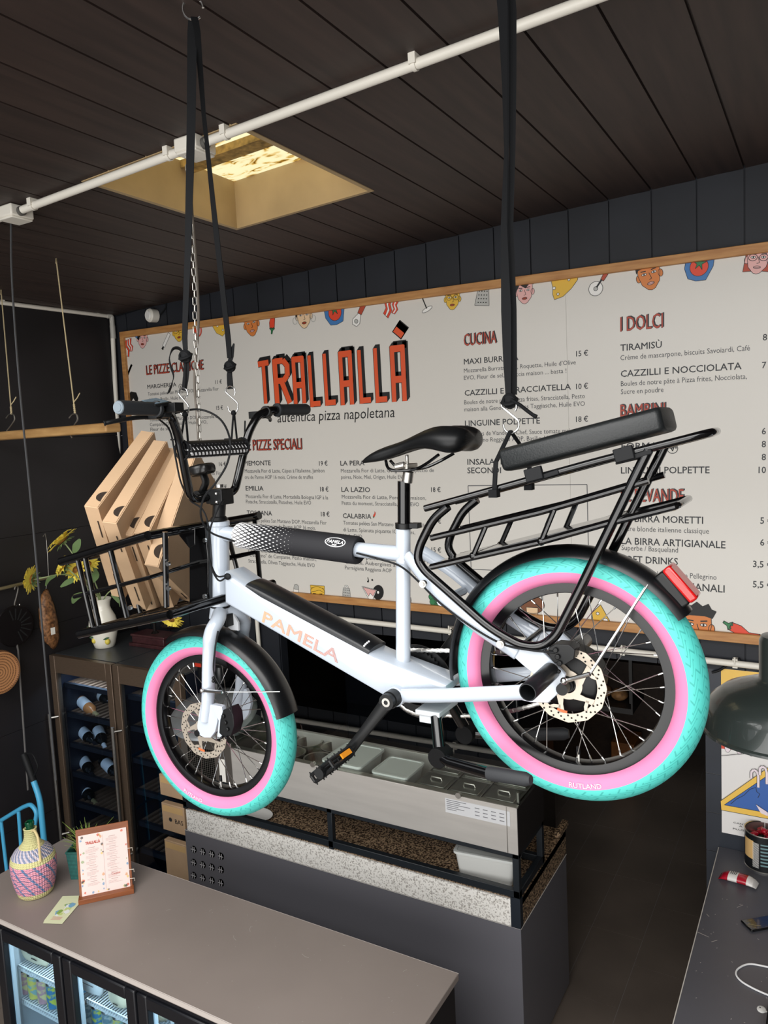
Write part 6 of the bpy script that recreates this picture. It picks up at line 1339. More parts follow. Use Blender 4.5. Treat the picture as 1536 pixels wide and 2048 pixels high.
# topping fridge
TU = thing('topping_fridge', 'stainless topping fridge with glass cover and rows of pans', 'fridge', ((X0 + X1) / 2, 3.25, ZS1))
ZU = 1.325
SSB = mat('stainless_front', '#d4d0ca', 0.32, metal=0.5, var=0.06, scale=6, stretch=(.4, 1, 4))
mb = MB(); xl = -2.86
mb.mm((xl, YC0 - .004, ZS1 + .001), (X1 + .001, YC0 + .02, ZU)); mb.mm((xl, YB1 - .02, ZS1 + .001), (X1, YB1, ZU + .01)); mb.mm((xl, YC0, ZS1 + .001), (X1, YB1, ZS1 + .02)); obj('trough', mb, SSB, TU, bevel=0.001, seg=1)
mb = MB(); mb.mm((X1 - .008, YC0 - .003, ZS1 + .001), (X1 + .003, YB1, ZU - .002)); obj('end_panel', mb, mat('dark_end_panel', '#1d1a1a', 0.4), TU)
mb = MB(); mb.mm((X1 - .05, YC0 - .0055, ZS1 + .002), (X1 - .046, YC0 - .003, ZU)); mb.mm((xl, YC0 - .003, ZU - .004), (X1, YC0 + .03, ZU + .002)); obj('front_trim', mb, STEEL, TU, smooth=0)
mb = MB(); mb.mm((X0 + .02, YC0, ZS1 + .001), (xl - .002, YB1, ZU + .02)); hs = obj('compressor_housing', mb, mat('housing_grey', '#6d6862', 0.4, metal=0.6), TU, bevel=0.004)
mb = MB(); g0, g1 = B(374, 1490, YC0 - .002), B(432, 1560, YC0 - .002)
for i in range(14):
    for j in range(15):
        x = g0.x + (g1.x - g0.x) * (i + .5) / 14; z = g1.z + (g0.z - g1.z) * (j + .5) / 15; mb.add([Vector((x + .0062 * cos(2 * pi * k / 8), YC0 - .0012, z + .0055 * sin(2 * pi * k / 8))) for k in range(8)], [tuple(range(8))])
obj('perforated_grille', mb, mat('vent_hole', '#030303', 0.9, spec=0.05), hs, smooth=0)
mb = MB(); s0, s1_ = B(437, 1517, YC0 - .003), B(452, 1565, YC0 - .003); mb.mm((s0.x, YC0 - .002, s1_.z), (s1_.x, YC0 - .001, s0.z)); obj('sticker', mb, mat('paper_white', '#e9e6de', 0.7), hs, smooth=0)
mb = MB(); mb.mm((-1.545, YC0 - .0055, 1.235), (-1.225, YC0 - .0045, 1.305)); pl_ = obj('rating_plate', mb, mat('rating_plate_grey', '#cfd0d2', 0.5), TU, smooth=0)
mb = MB()
for i in range(6): mb.mm((-1.538, YC0 - .0062, 1.296 - .009 * i), (-1.538 + (.10, .07, .12, .06, .09, .05)[i], YC0 - .0056, 1.299 - .009 * i))
for i in range(4): 
    for j in range(3): mb.mm((-1.395 + .04 * i, YC0 - .0062, 1.285 - .017 * j), (-1.372 + .04 * i, YC0 - .0056, 1.289 - .017 * j))
obj('print', mb, mat('print_grey', '#77787c', 0.6), pl_, smooth=0)
GLS = clear_glass('green_edge_glass', (0.955, 0.98, 0.967, 1), 0.01, 0.9)
ZGT = 1.525
mb = MB(); mb.mm((xl, YC0, ZU), (X1, YC0 + .006, ZGT)); obj('front_glass', mb, GLS, TU, smooth=0)
mb = MB(); mb.mm((xl, YC0, ZGT), (X1, YB1 + .03, ZGT + .006)); obj('top_glass', mb, GLS, TU, smooth=0)
for x in (xl, X1 - .006): mb = MB(); mb.mm((x, YC0 + .007, ZU), (x + .006, YB1, ZGT)); obj('side_glass', mb, GLS, TU, smooth=0)
for x in (-1.475, -2.30):
    mb = MB(); mb.tube([(x, YC0 + .004, ZU + .006), (x, YC0 - .012, ZU + .006)], .014, 16); obj('glass_clip', mb, STEEL, TU)
mb = MB(); mb.tube([(X1 - .012, YC0 + .05, ZU), (X1 - .012, YC0 + .05, ZU + .05)], .008, 10); obj('glass_clip', mb, STEEL, TU)
# steel pans with lids
PS = mat('pan_lid_steel', '#9c9c96', 0.28, metal=0.9, var=0.12, scale=14)
def lid_pan(x, label, y0=YC0 + .04, dy=.155, h=0.0):
    t = thing('food_pan', label, 'pan', (x, y0 + dy / 2, ZS1 + .02), 'steel pans in the topping fridge')
    w = .168; c_ = Vector((x, y0 + dy / 2, 0)); mb = MB(); rim = ZU - .015
    mb.mm((x - w / 2 + .008, y0 + .008, ZS1 + .03), (x + w / 2 - .008, y0 + dy - .008, rim)); obj('pan', mb, STEEL, t, bevel=.006)
    mb = MB(); mb.mm((x - w / 2, y0, rim), (x + w / 2, y0 + dy, rim + .004)); mb.mm((x - w / 2 + .014, y0 + .014, rim + .004), (x + w / 2 - .014, y0 + dy - .014, rim + .010)); l_ = obj('lid', mb, PS, t, bevel=.003)
    mb = MB(); mb.tube([(x - .03, y0 + dy / 2, rim + .010), (x - .026, y0 + dy / 2, rim + .022), (x + .026, y0 + dy / 2, rim + .022), (x + .03, y0 + dy / 2, rim + .010)], .004, 8); obj('handle', mb, STEEL, l_)
i_ = 0
for k, x in enumerate((-1.30, -1.475, -1.65)):
    lid_pan(x, ('steel lidded pan at the open end of the topping fridge, front row', 'steel lidded pan second from the open end, front row', 'steel lidded pan beside the plastic tub, front row')[k])
    lid_pan(x, ('steel lidded pan at the open end of the topping fridge, back row', 'steel lidded pan second from the open end, back row', 'steel lidded pan beside the plastic tub, back row')[k], YC0 + .205)
for k, x in enumerate((-2.36, -2.535, -2.71)):
    for r_, yy in enumerate((YC0 + .04, YC0 + .205)):
        lbs = (('dark round pan next to the white tubs, front row', 'dark round pan next to the white tubs, back row'), ('dark round pan in the middle of the open pans, front row', 'dark round pan in the middle of the open pans, back row'), ('dark round pan beside the compressor, front row', 'dark round pan beside the compressor, back row'))
        t = thing('round_pan', lbs[k][r_], 'pan', (x, yy + .08, ZS1 + .02), 'round pans in the topping fridge')
        mb = MB(); mb.lathe([(0, .0), (.066, .0), (.072, .17), (.079, .175), (.079, .179), (.069, .178), (.063, .01), (0, .01)], 28, Matrix.Translation((x, yy + .08, ZS1 + .022))); obj('pan', mb, STEEL, t)
        mb = MB(); mb.lathe([(0, .12), (.0668, .12)], 24, Matrix.Translation((x, yy + .08, ZS1 + .022))); obj('filling', mb, mat('sauce_dark', ('#5b4a3a'), 0.5, var=.4, scale=40), t, smooth=0)
# plastic tubs with lids
TUBM = mat('milky_plastic', '#d9dad6', 0.35, trans=0.15); LIDM = mat('milky_lid', '#cfd2cf', 0.3)
def tub(label, c_, sx_, sy, h, yaw=0.0, lidded=True, group=None):
    t = thing('plastic_tub', label, 'tub', c_, group); Rz = Matrix.Rotation(yaw, 3, 'Z'); mb = MB(); rings = []
    def rr(w, d, z, r_=.02):
        o_ = []
        for cx, cy, a0_ in ((1, 1, 0), (-1, 1, 90), (-1, -1, 180), (1, -1, 270)):
            for k in range(5): a = radians(a0_ + 22.5 * k); o_.append(Vector(c_) + Rz @ Vector((cx * (w / 2 - r_) + r_ * cos(a), cy * (d / 2 - r_) + r_ * sin(a), z)))
        return o_
    mb.loft([rr(sx_ * .86, sy * .84, 0), rr(sx_ * .88, sy * .86, .006), rr(sx_ * .97, sy * .96, h - .012), rr(sx_, sy, h - .010), rr(sx_, sy, h)]); obj('body', mb, TUBM, t)
    if lidded: mb = MB(); mb.loft([rr(sx_ * 1.03, sy * 1.04, h - .004), rr(sx_ * 1.03, sy * 1.04, h + .006), rr(sx_ * .94, sy * .92, h + .007), rr(sx_ * .93, sy * .91, h + .003)]); obj('lid', mb, LIDM, t)
    return t
tub('long lidded plastic tub in the topping fridge behind the pedal', (-2.155, YC0 + .16, ZU - .06), .235, .25, .075, 0, True, 'lidded tubs in the topping fridge')
tub('short lidded plastic tub in the topping fridge beside the steel lids', (-1.875, YC0 + .14, ZU - .06), .20, .20, .065, 0, True, 'lidded tubs in the topping fridge')
tub('large milky plastic tub standing on the granite inside the stand', (-1.40, 3.22, ZG), .30, .17, .125, radians(6))
pc_ = G(503, 1639, ZG); mb = MB(); mb.lathe([(0, .004), (.05, .004), (.085, .012), (.09, .014), (.09, .017), (.05, .009), (0, .008)], 32, Matrix.Translation(pc_ + Vector((0, .04, 0))) @ Matrix.Diagonal((1.2, .8, 1, 1))); hang('plate', 'white oval plate on the granite under the front wheel', 'plate', mb, mat('white_china', '#efede8', 0.2, coat=.4))
# meat slicer
mc = Vector((-3.05, 3.26, ZU + .021)); SL = thing('meat_slicer', 'grey meat slicer with a big round guard behind the front wheel', 'slicer', mc)
ALU = mat('cast_aluminium', '#84888a', 0.3, metal=0.35, var=.15, scale=7)
mb = MB(); mb.box(mc + Vector((0, .0, .03)), (.34, .24, .06)); mb.box(mc + Vector((0, .02, .08)), (.16, .14, .08)); obj('base', mb, ALU, SL, bevel=.03, seg=4)
gc_ = B(427, 1425, 3.14); mb = MB(); Mx = Matrix.Translation(gc_) @ Matrix.Rotation(radians(14), 4, 'X') @ Matrix.Rotation(radians(6), 4, 'Y'); mb.lathe([(0, .040), (.10, .037), (.19, .022), (.24, .006), (.25, -.006), (.24, -.014), (0, -.02)], 48, Mx); obj('blade_guard', mb, ALU, SL, smooth=50)
mb = MB(); mt = B(432, 1342, 3.34); mb.box(mt, (.20, .14, .12)); mb.box(mt + Vector((.02, -.02, -.11)), (.07, .07, .16)); hd_ = obj('motor_housing', mb, mat('slicer_black', '#131416', 0.3), SL, bevel=.03, seg=4)
mb = MB(); mb.box(B(396, 1330, 3.265), (.05, .006, .022)); obj('badge', mb, mat('badge_red', '#b8321f', 0.4), hd_, bevel=.001)
# cardboard boxes on the floor by the counter
for k, (px0, px1, py0, py1, lb) in enumerate(((326, 372, 1604, 1672, 'closed cardboard box with a round mark, on the floor stack'), (326, 372, 1676, 1748, 'printed cardboard box under the marked one'), (326, 366, 1548, 1601, 'plain cardboard box topmost of its stack'))):
    a_, b_ = B(px0, py0, 3.085), B(px1, py1, 3.085); t = thing('cardboard_box', lb, 'box', ((a_.x + b_.x) / 2, 3.3, min(a_.z, b_.z)), 'cardboard boxes beside the counter')
    xa, xb = B(px0, 1650, 3.085).x, X0 - .012; mb = MB(); z1 = a_.z - .004; z0 = b_.z if k != 1 else 0.0
    mb.mm((xa, 3.085, z0), (xb, 3.122, z1)); obj('carton', mb, CARD, t, bevel=.003)
    mb = MB(); mb.mm((xa + .01, 3.084, z1 - .05), (xb - .01, 3.0852, z1 - .012)); obj('tape', mb, mat('brown_tape', '#d2ad78', 0.3), t, smooth=0)
    if k < 2: mb = MB(); put_text(mb, 'BAS', (xb - .078, 3.083, z0 + (z1 - z0) * .35), (1, 0, 0), (0, 0, 1), .030); mb.lathe([(0, 0), (.013, 0)], 16, Matrix.Translation((xb - .115, 3.083, z0 + (z1 - z0) * .45)) @ AX_Y); obj('lettering', mb, INK, t, smooth=0)
# ================================================================== kitchen seen through the opening
def kthing(name, label, cat, mb, m, **k): return tag(obj(name, mb, m, **k), label, cat)
mb = MB(); mb.mm((-3.12, 4.6, 0), (-1.75, 5.3, 1.30)); mb.mm((-3.05, 4.58, 1.30), (-1.85, 5.25, 1.42)); kthing('pizza_oven', 'dark glossy oven block inside the kitchen behind the frame', 'oven', mb, mat('oven_black', '#0e1014', 0.18), bevel=.02)
mb = MB(); mb.mm((-1.70, 4.72, 1.20), (-1.05, 5.05, 1.235)); mb.mm((-1.70, 4.72, 1.235), (-1.69, 5.05, 1.27)); mb.mm((-1.06, 4.72, 1.235), (-1.05, 5.05, 1.27)); mb.mm((-1.70, 4.72, 1.27), (-1.68, 4.74, 2.31)); mb.mm((-1.07, 4.72, 1.27), (-1.05, 4.74, 2.31)); kthing('serving_shelf', 'dark shelf inside the kitchen behind the rear wheel', 'shelf', mb, mat('shelf_dark', '#14110f', 0.5), smooth=0)
ch = wood_mat('kitchen_cabinet_wood', '#4a3222', '#33220f', 0.5)
mb = MB(); mb.mm((-2.3, 6.6, 0), (-1.15, 7.05, .95)); kthing('kitchen_cabinet', 'low wooden kitchen cabinet seen between the spokes of the rear wheel', 'cabinet', mb, wood_mat('cabinet_brown', '#3a2a20', '#2a1d15', 0.5), bevel=.004)
mb = MB(); q = B(1222, 1483, 6.2); mb.mm((q.x, 6.2, .0), (B(1268, 1483, 6.2).x, 6.5, q.z)); kthing('wooden_crate', 'orange brown wooden crate on the kitchen floor behind the rear wheel', 'crate', mb, wood_mat('crate_orange', '#8a5526', '#6a3d17', 0.5), bevel=.004)
BRD = mat('toasted_crust', '#8a6338', 0.7, var=.5, scale=30, hex2='#4a2f16', bump=.5)
rnd = random.Random(3)
for k in range(5):
    c_ = Vector((-1.60 + .11 * k, 4.86 + .03 * (k % 2), 1.275)); mb = MB(); mb.ball(c_, (.055, .07, .038), 12, 8); o_ = kthing('bread_roll', ('bread roll nearest the oven on the kitchen shelf', 'second bread roll from the oven on the kitchen shelf', 'middle bread roll on the kitchen shelf', 'fourth bread roll from the oven on the kitchen shelf', 'bread roll farthest from the oven on the kitchen shelf')[k], 'bread', mb, BRD); o_['group'] = 'bread rolls on the kitchen shelf'
# ================================================================== near bar fridge with worktop
WX0, WX1, WY0, WY1, WZ = -3.60, -1.239, 1.905, 2.51, 0.90
TOPM = mat('taupe_worktop', '#8f847e', 0.42, var=0.06, scale=2.0)
wt = thing('worktop', 'taupe grey worktop holding the demijohn and the menu stand', 'worktop', ((WX0 + WX1) / 2, 2.2, WZ - .03))
mb = MB(); mb.mm((WX0, WY0, WZ - .028), (WX1, WY1, WZ)); obj('slab', mb, TOPM, wt, bevel=.001, seg=1)
mb = MB(); mb.tube([(WX0, WY0 - .0005, WZ - .001), (WX1, WY0 - .0005, WZ - .001), (WX1 + .0005, WY1, WZ - .001), (WX0, WY1, WZ - .001)], .0014, 5); mb.mm((WX0, WY0 - .0008, WZ - .024), (WX1, WY0 - .0002, WZ - .004)); obj('edge_band', mb, mat('worn_edge_band', '#bdb4ad', 0.6), wt)
mb = MB(); rnd = random.Random(5)
for k in range(46):
    x = rnd.uniform(-2.6, -1.35); y = rnd.uniform(1.95, 2.45); l_ = rnd.uniform(.004, .05) if k % 6 == 0 else rnd.uniform(.002, .006); a = rnd.uniform(0, pi); d = Vector((cos(a), sin(a), 0)) * l_; mb.ribbon([Vector((x, y, WZ + .0004)), Vector((x, y, WZ + .0004)) + d * .5 + Vector((-d.y, d.x, 0)) * .1, Vector((x, y, WZ + .0004)) + d], .0012, .0002, (-d.y, d.x, 0))
obj('scratches', mb, mat('scratch_pale', '#b9b3ae', 0.7), wt, smooth=0, kind='stuff')
BK = mat('cooler_black', '#121318', 0.35); WHI = mat('cooler_white_liner', '#cfd8df', 0.5); SHW = mat('white_wire_shelf', '#eef1f3', 0.4)
bf = thing('bar_fridge', 'black three door bar fridge under the worktop stocked with cans', 'fridge', (-2.6, 2.2, 0))
FX = [-3.315, -2.835, -2.378, -1.917]
mb = MB(); FL = FX[0] - .01; FR_ = FX[3] + .01
mb.mm((FL, 1.96, .05), (FL + .03, 2.48, .86)); mb.mm((FR_ - .03, 1.96, .05), (FR_, 2.48, .86)); mb.mm((FL, 2.45, .05), (FR_, 2.48, .86)); mb.mm((FL, 1.96, .84), (FR_, 2.48, .872)); mb.mm((FL, 1.96, 0), (FR_, 2.48, .10)); mb.mm((FL, 1.915, .845), (FR_, 1.96, .872)); obj('cabinet', mb, BK, bf, bevel=.003)
mb = MB(); mb.mm((FL + .031, 2.435, .10), (FR_ - .031, 2.449, .839)); mb.mm((FL + .031, 1.97, .10), (FL + .036, 2.44, .839)); mb.mm((FR_ - .036, 1.97, .10), (FR_ - .031, 2.44, .839)); mb.mm((FL + .031, 1.97, .834), (FR_ - .031, 2.44, .839)); obj('liner', mb, WHI, bf, smooth=0)
lp = bpy.data.lights.new('cooler_strip_light', 'AREA'); lp.shape = 'RECTANGLE'; lp.size = 1.2; lp.size_y = .02; lp.energy = 3.5; lp.color = (.85, .95, 1)
lo_ = bpy.data.objects.new('cooler_strip_light', lp); COL.objects.link(lo_); lo_.location = (-2.6, 1.99, .83); lo_.rotation_euler = (radians(25), 0, 0)
CG = clear_glass('cooler_glass', (0.80, 0.90, 0.96, 1), 0.02, .8)
SH1, SH2 = .612, .44
for i in range(3):
    a, b_ = FX[i] + .006, FX[i + 1] - .006; mb = MB(); fw = .055
    mb.mm((a, 1.905, .11), (a + fw, 1.95, .845)); mb.mm((b_ - fw, 1.905, .11), (b_, 1.95, .845)); mb.mm((a + fw, 1.905, .79), (b_ - fw, 1.95, .845)); mb.mm((a + fw, 1.905, .11), (b_ - fw, 1.95, .17)); d = obj('door', mb, BK, bf, bevel=.006)
    mb = MB(); mb.mm((a + fw - .003, 1.925, .165), (b_ - fw + .003, 1.931, .795)); obj('glass', mb, CG, d, smooth=0)
    mb = MB(); mb.mm((a + fw, 1.935, .17), (a + fw + .007, 1.952, .79)); obj('gasket', mb, WHI, d, smooth=0)
    for z in (SH1, SH2):
        mb = MB(); xa, xb = a + .03, b_ - .02
        mb.mm((xa, 1.985, z - .024), (xb, 1.990, z - .018)); mb.mm((xa, 1.985, z - .004), (xb, 1.990, z + .002)); n = 26
        for k in range(n + 1): xx = xa + (xb - xa) * k / n; mb.mm((xx - .0025, 1.985, z - .02), (xx + .0025, 1.990, z)); mb.mm((xx - .0025, 1.985, z - .004), (xx + .0025, 2.42, z))
        obj('shelf', mb, SHW, bf, smooth=0)
# cans
CANS = {'p': ('#c49aa5', '#e8d9a0'), 'y': ('#d7cf6a', '#8fb7b5'), 'b': ('#3f88b5', '#c9d65a'), 's': ('#6d8f9d', '#b8c7cb')}
def can_mat(k):
    return mat('can_print_' + {'p': 'pink', 'y': 'lime', 'b': 'blue', 's': 'teal'}[k], CANS[k][0], 0.3, metal=.2, var=.1, scale=38, hex2=CANS[k][1], thr=(.45, .55))
canproto = {}
def can(x, y, z, k, label, group='drink cans in the bar fridge'):
    if k not in canproto:
        t = thing('drink_can', label, 'can', (0, 0, 0), group)
        mb = MB(); mb.lathe([(.026, 0), (.0325, .006), (.033, .012), (.033, .118)], 24); b_ = obj('body', mb, can_mat(k), t, loc=(0, 0, 0))
        mb = MB(); mb.lathe([(.033, .118), (.0325, .123), (.027, .134), (.027, .137), (.025, .1375), (.024, .134), (0, .133)], 24); mb.mm((-.004, -.012, .134), (.004, .008, .1355)); obj('top', mb, mat('can_aluminium', '#c8cbcd', .25, metal=1.), t, loc=(0, 0, 0))
        t.location = (x, y, z); canproto[k] = t; return t
    return dup(canproto[k], (x, y, z), None, label)
n_ = 0
def cans(x0, y0, z, ks, where):
    W_ = ('first', 'second', 'third', 'fourth', 'fifth')
    for i, k in enumerate(ks): can(x0 + .069 * i, y0, z, k, f'{W_[i]} can from the hinge, front row, {where}')
cans(B(52, 1960, 2.03).x, 2.03, SH2 + .002, 'pypby', 'behind the first fridge door')
cans(B(177, 2010, 2.03).x, 2.03, SH2 + .002, 'sbsyb', 'behind the middle fridge door')
cans(-2.30, 2.035, SH2 + .002, 'spbs', 'behind the end fridge door')
for i in range(4): can(B(60, 1960, 2.11).x + .07 * i, 2.11, SH2 + .002, 'ybpy'[i], f'{("first", "second", "third", "fourth")[i]} can from the hinge, second row, behind the first fridge door')
for i in range(4): can(B(182, 2010, 2.11).x + .07 * i, 2.11, SH2 + .002, 'bsys'[i], f'{("first", "second", "third", "fourth")[i]} can from the hinge, second row, behind the middle fridge door')
# printed food bags and cheeses on the upper shelves
def pillow(label, name, c_, sx_, sy, sz_, m_, pr=None, yaw=0.):
    t = thing(name, label, 'food pack', c_, 'food packs on the upper fridge shelves'); mb = MB(); Rz = Matrix.Rotation(yaw, 3, 'Z'); rings = []
    for k in range(9):
        v = -1 + 2 * k / 8; w = sx_ / 2 * (1 - abs(v) ** 5 * .25); th = sy / 2 * (1 - abs(v) ** 3) ** .5 + .002
        rings.append([Vector(c_) + Rz @ Vector((w * (abs(cos(a)) ** .7) * (1 if cos(a) > 0 else -1), th * sin(a), (v + 1) * sz_ / 2)) for a in (2 * pi * q / 20 for q in range(20))])
    mb.loft(rings); b_ = obj('wrapper', mb, m_, t, smooth=60)
    if pr:
        mb = MB(); y_ = -sy / 2 - .0035
        for (x0_, x1_, z0_, z1_) in pr: mb.add([Vector(c_) + Rz @ Vector((x, y_, z)) for x, z in ((x0_, z0_), (x1_, z0_), (x1_, z1_), (x0_, z1_))], [(0, 1, 2, 3)])
        obj('print', mb, INK, b_, smooth=0)
    return t
CREAM = mat('cream_cheese_wrap', '#e6dcc0', .45); KR = mat('white_food_wrap', '#dcdfe0', .35)
pillow('cream vacuum pack with black print behind the first fridge door', 'cheese_pack', (B(74, 1910, 2.04).x, 2.035, SH1 + .003), .19, .07, .18, CREAM, [(-.03, .0, .13, .135), (-.035, .02, .11, .115), (.0, .05, .09, .097), (-.005, .03, .07, .076), (.02, .06, .05, .056)])
pillow('white labelled pack lying behind the middle fridge door', 'label_pack', (B(182, 1965, 2.02).x, 2.02, SH1 + .003), .15, .05, .13, KR, [(-.03, .03, .10, .112), (-.02, .02, .08, .086), (-.05, .05, .06, .063)])
pillow('dark vacuum pack beside the white labelled pack', 'dark_pack', (B(205, 1965, 2.09).x, 2.09, SH1 + .003), .20, .06, .16, mat('dark_vacuum_pack', '#3b3c40', .3), None)
pillow('pale round cheese behind the middle fridge door edge', 'cheese_pack', (B(243, 1985, 2.03).x, 2.03, SH1 + .003), .11, .09, .15, CREAM, [(.0, .03, .04, .045)])
pillow('pale cheese loaf behind the end fridge door', 'cheese_pack', (B(312, 2020, 2.05).x, 2.045, SH1 + .003), .16, .10, .17, CREAM, None)
pillow('white printed bag behind the end fridge door', 'printed_bag', (B(372, 2040, 2.03).x, 2.03, SH1 + .003), .15, .08, .19, KR, [(-.04, .05, .12, .128), (-.035, .02, .10, .106), (-.02, .05, .06, .09)])
# bar base at the open end of the worktop
mb = MB(); mb.mm((FR_ + .004, WY0 + .03, 0), (WX1 - .004, WY1 - .03, WZ - .029)); kthing('bar_cabinet', 'dark panelled cabinet under the open end of the taupe worktop', 'counter base', mb, mat('bar_base_black', '#1b191c', .5), bevel=.003)
# ---- on the worktop
dc = G(65, 1788, WZ) + Vector((0, .02, 0)); DM = thing('demijohn', 'green glass demijohn in a pink, blue and yellow woven cover', 'demijohn', dc)
mb = MB(); mb.lathe([(0, .28), (.016, .28), (.018, .31), (.0175, .335), (.021, .338), (.0215, .352), (.0175, .356), (.0135, .354), (.0135, .30), (0, .29)], 28, Matrix.Translation(dc)); obj('bottle_neck', mb, mat('green_glass', '#0f6b45', .05, trans=.6, coat=.3), DM)
prof = [(0, 0.002), (.072, 0), (.080, .008), (.094, .06), (.103, .12), (.104, .16), (.098, .19), (.080, .218), (.052, .242), (.036, .262), (.030, .285), (.028, .315), (.0305, .322), (.026, .325), (.02, .32)]
def wicker(name, base, l1, diag):
    m = mat(name, base, .6); X = NX(m.node_tree); x, y, z = X.obj_xyz(); th = X.m('ARCTAN2', y, x); b = m.node_tree.nodes['Principled BSDF']
    rib = X.m('ABSOLUTE', X.m('SINE', X.m('MULTIPLY', th, 26))); rw = X.m('ABSOLUTE', X.m('SINE', X.m('MULTIPLY', z, 330)))
    blue = X.m('MULTIPLY', X.m('LESS_THAN', X.m('FRACT', X.m('ADD', X.m('MULTIPLY', th, 12 / (2 * pi)), X.m('MULTIPLY', z, 13))), .24), X.m('GREATER_THAN', X.m('FRACT', X.m('MULTIPLY', X.m('ADD', z, X.m('MULTIPLY', th, .02)), 60)), .15))
    stitch = X.m('MULTIPLY', X.m('LESS_THAN', X.m('FRACT', X.m('MULTIPLY', X.m('ADD', z, X.m('MULTIPLY', X.m('SINE', X.m('MULTIPLY', th, 13)), .004)), 46)), .16), .9)
    body = X.m('MULTIPLY', X.m('GREATER_THAN', z, .028), X.m('LESS_THAN', z, .172)); top_ = X.m('MULTIPLY', X.m('GREATER_THAN', z, .196), X.m('LESS_THAN', z, .238))
    spk = X.m('LESS_THAN', X.m('FRACT', X.m('ADD', X.m('MULTIPLY', th, 24 / (2 * pi)), X.m('MULTIPLY', z, 40))), .5)
    c = X.mix(body, lin('#ddd79a'), lin('#e79db0')); c = X.mix(X.m('MULTIPLY', body, stitch), c, lin('#3f5f8c')); c = X.mix(X.m('MULTIPLY', body, blue), c, lin('#5f7fa8')); c = X.mix(X.m('MULTIPLY', top_, spk), c, lin('#8d97b5')); c = X.mix(X.m('MULTIPLY', top_, X.m('SUBTRACT', 1.0, spk)), c, lin('#dccfd6'))
    bp = m.node_tree.nodes.new('ShaderNodeBump'); bp.inputs['Strength'].default_value = .8; bp.inputs['Distance'].default_value = .004; m.node_tree.links.new(X.m('MULTIPLY', rib, rw), bp.inputs['Height']); m.node_tree.links.new(bp.outputs[0], b.inputs['Normal']); m.node_tree.links.new(c, b.inputs['Base Color']); return m
mb = MB(); mb.lathe(prof, 64); cv = obj('woven_cover', mb, wicker('woven_plastic', '#e79db0', 0, 0), DM, loc=dc, smooth=60)
mb = MB(); r0 = dc + Vector((.0, 0, 0)); hx = Vector((.80, -.2, 0)).normalized()
mb.tube(curve([dc + hx * .028 + Vector((0, 0, .318)), dc + hx * .055 + Vector((0, 0, .328)), dc + hx * .088 + Vector((0, 0, .310)), dc + hx * .097 + Vector((0, 0, .27)), dc + hx * .095 + Vector((0, 0, .23)), dc + hx * .098 + Vector((0, 0, .19))], 6), .006, 8); obj('handle', mb, mat('cane_handle', '#d9c48f', .6), DM)
# menu stand
b0, b1 = G(158, 1809, WZ), G(268, 1785, WZ); dx_ = (b1 - b0); wd = dx_.length; dx_.normalize(); bk = Vector((-dx_.y, dx_.x, 0)); MS = thing('menu_stand', 'wooden menu stand with a pink printed menu on the worktop', 'menu stand', (b0 + b1) / 2)
upv = (Vector((0, 0, 1)) + bk * .22).normalized(); nv = dx_.cross(upv); nv = nv if nv.y < 0 else -nv
WDR = wood_mat('oiled_cherry_wood', '#9a5a34', '#7d4526', .45, 5, (1, 1, 8))
mb = MB(); R_ = Matrix(((dx_.x, -nv.x, upv.x), (dx_.y, -nv.y, upv.y), (dx_.z, -nv.z, upv.z)))
hgt = 0.315; c_ = (b0 + b1) / 2 + upv * (hgt / 2 + .01) + bk * .02; mb.box(c_, (wd * .97, .008, hgt), R_); obj('board', mb, WDR, MS, bevel=.002)
mb = MB(); mb.box((b0 + b1) / 2 + Vector((0, 0, .012)) + bk * .012, (wd * 1.01, .045, .024), Matrix(((dx_.x, bk.x, 0), (dx_.y, bk.y, 0), (0, 0, 1)))); obj('ledge', mb, WDR, MS, bevel=.002)
mb = MB(); mw = wd * .88; mh = .275; mo = c_ + nv * .006 - upv * .008; mb.box(mo, (mw, .0015, mh), R_); mn = obj('menu_sheet', mb, mat('pale_pink_paper', '#f1d9d3', .6), MS, smooth=0)
def MP(u, v, o_=.0012): return mo + dx_ * (u * mw) + upv * (v * mh) + nv * o_
mb = MB(); put_text(mb, 'TRALLALLÀ', MP(-.36, .335), dx_, upv, .013, width=mw * .30, bold=.04); obj('heading_lettering', mb, INKR, mn, smooth=0); mb = MB(); put_text(mb, 'Cestini', MP(.13, -.24), dx_, upv, .010, width=mw * .18, bold=.02); obj('heading_lettering', mb, INKR, mn, smooth=0)
mb = MB(); rnd = random.Random(11)
def rect(u0, v0, u1, v1): mb.add([MP(u0, v0, .0013), MP(u1, v0, .0013), MP(u1, v1, .0013), MP(u0, v1, .0013)], [(0, 1, 2, 3)])
for colx in (-.37, .06):
    v = .27 if colx < 0 else .40
    while v > -.38:
        rect(colx + .06, v, colx + .20, v + .010); v -= .026
        for q in range(rnd.choice((2, 3, 3, 4))): rect(colx, v, colx + rnd.uniform(.16, .29), v + .005); v -= .017
        v -= .016
rect(-.003, -.45, .003, .45)
obj('small_print', mb, mat('print_taupe', '#c3aaa6', .6), mn, smooth=0)
mb = MB(); cols = ['#d9806f', '#8fa9c4', '#e6c88a', '#7d7470', '#dfae8c', '#a9b692']
for k in range(40):
    s_ = rnd.choice((0, 1, 2, 3)); u = rnd.uniform(-.48, -.41) if s_ == 0 else (rnd.uniform(.41, .48) if s_ == 1 else (rnd.uniform(-.06, -.01) if s_ == 2 else rnd.uniform(-.45, .45))); v = rnd.uniform(-.46, .46) if s_ < 3 else rnd.choice((-.465, .46)); r_ = rnd.uniform(.004, .009); mb.cur = k % 6
    mb.add([MP(u, v, .0014) + dx_ * (r_ * rnd.uniform(.5, 1) * cos(a)) + upv * (r_ * rnd.uniform(.6, 1.1) * sin(a)) for a in (2 * pi * q / 9 for q in range(9))], [tuple(range(9))])
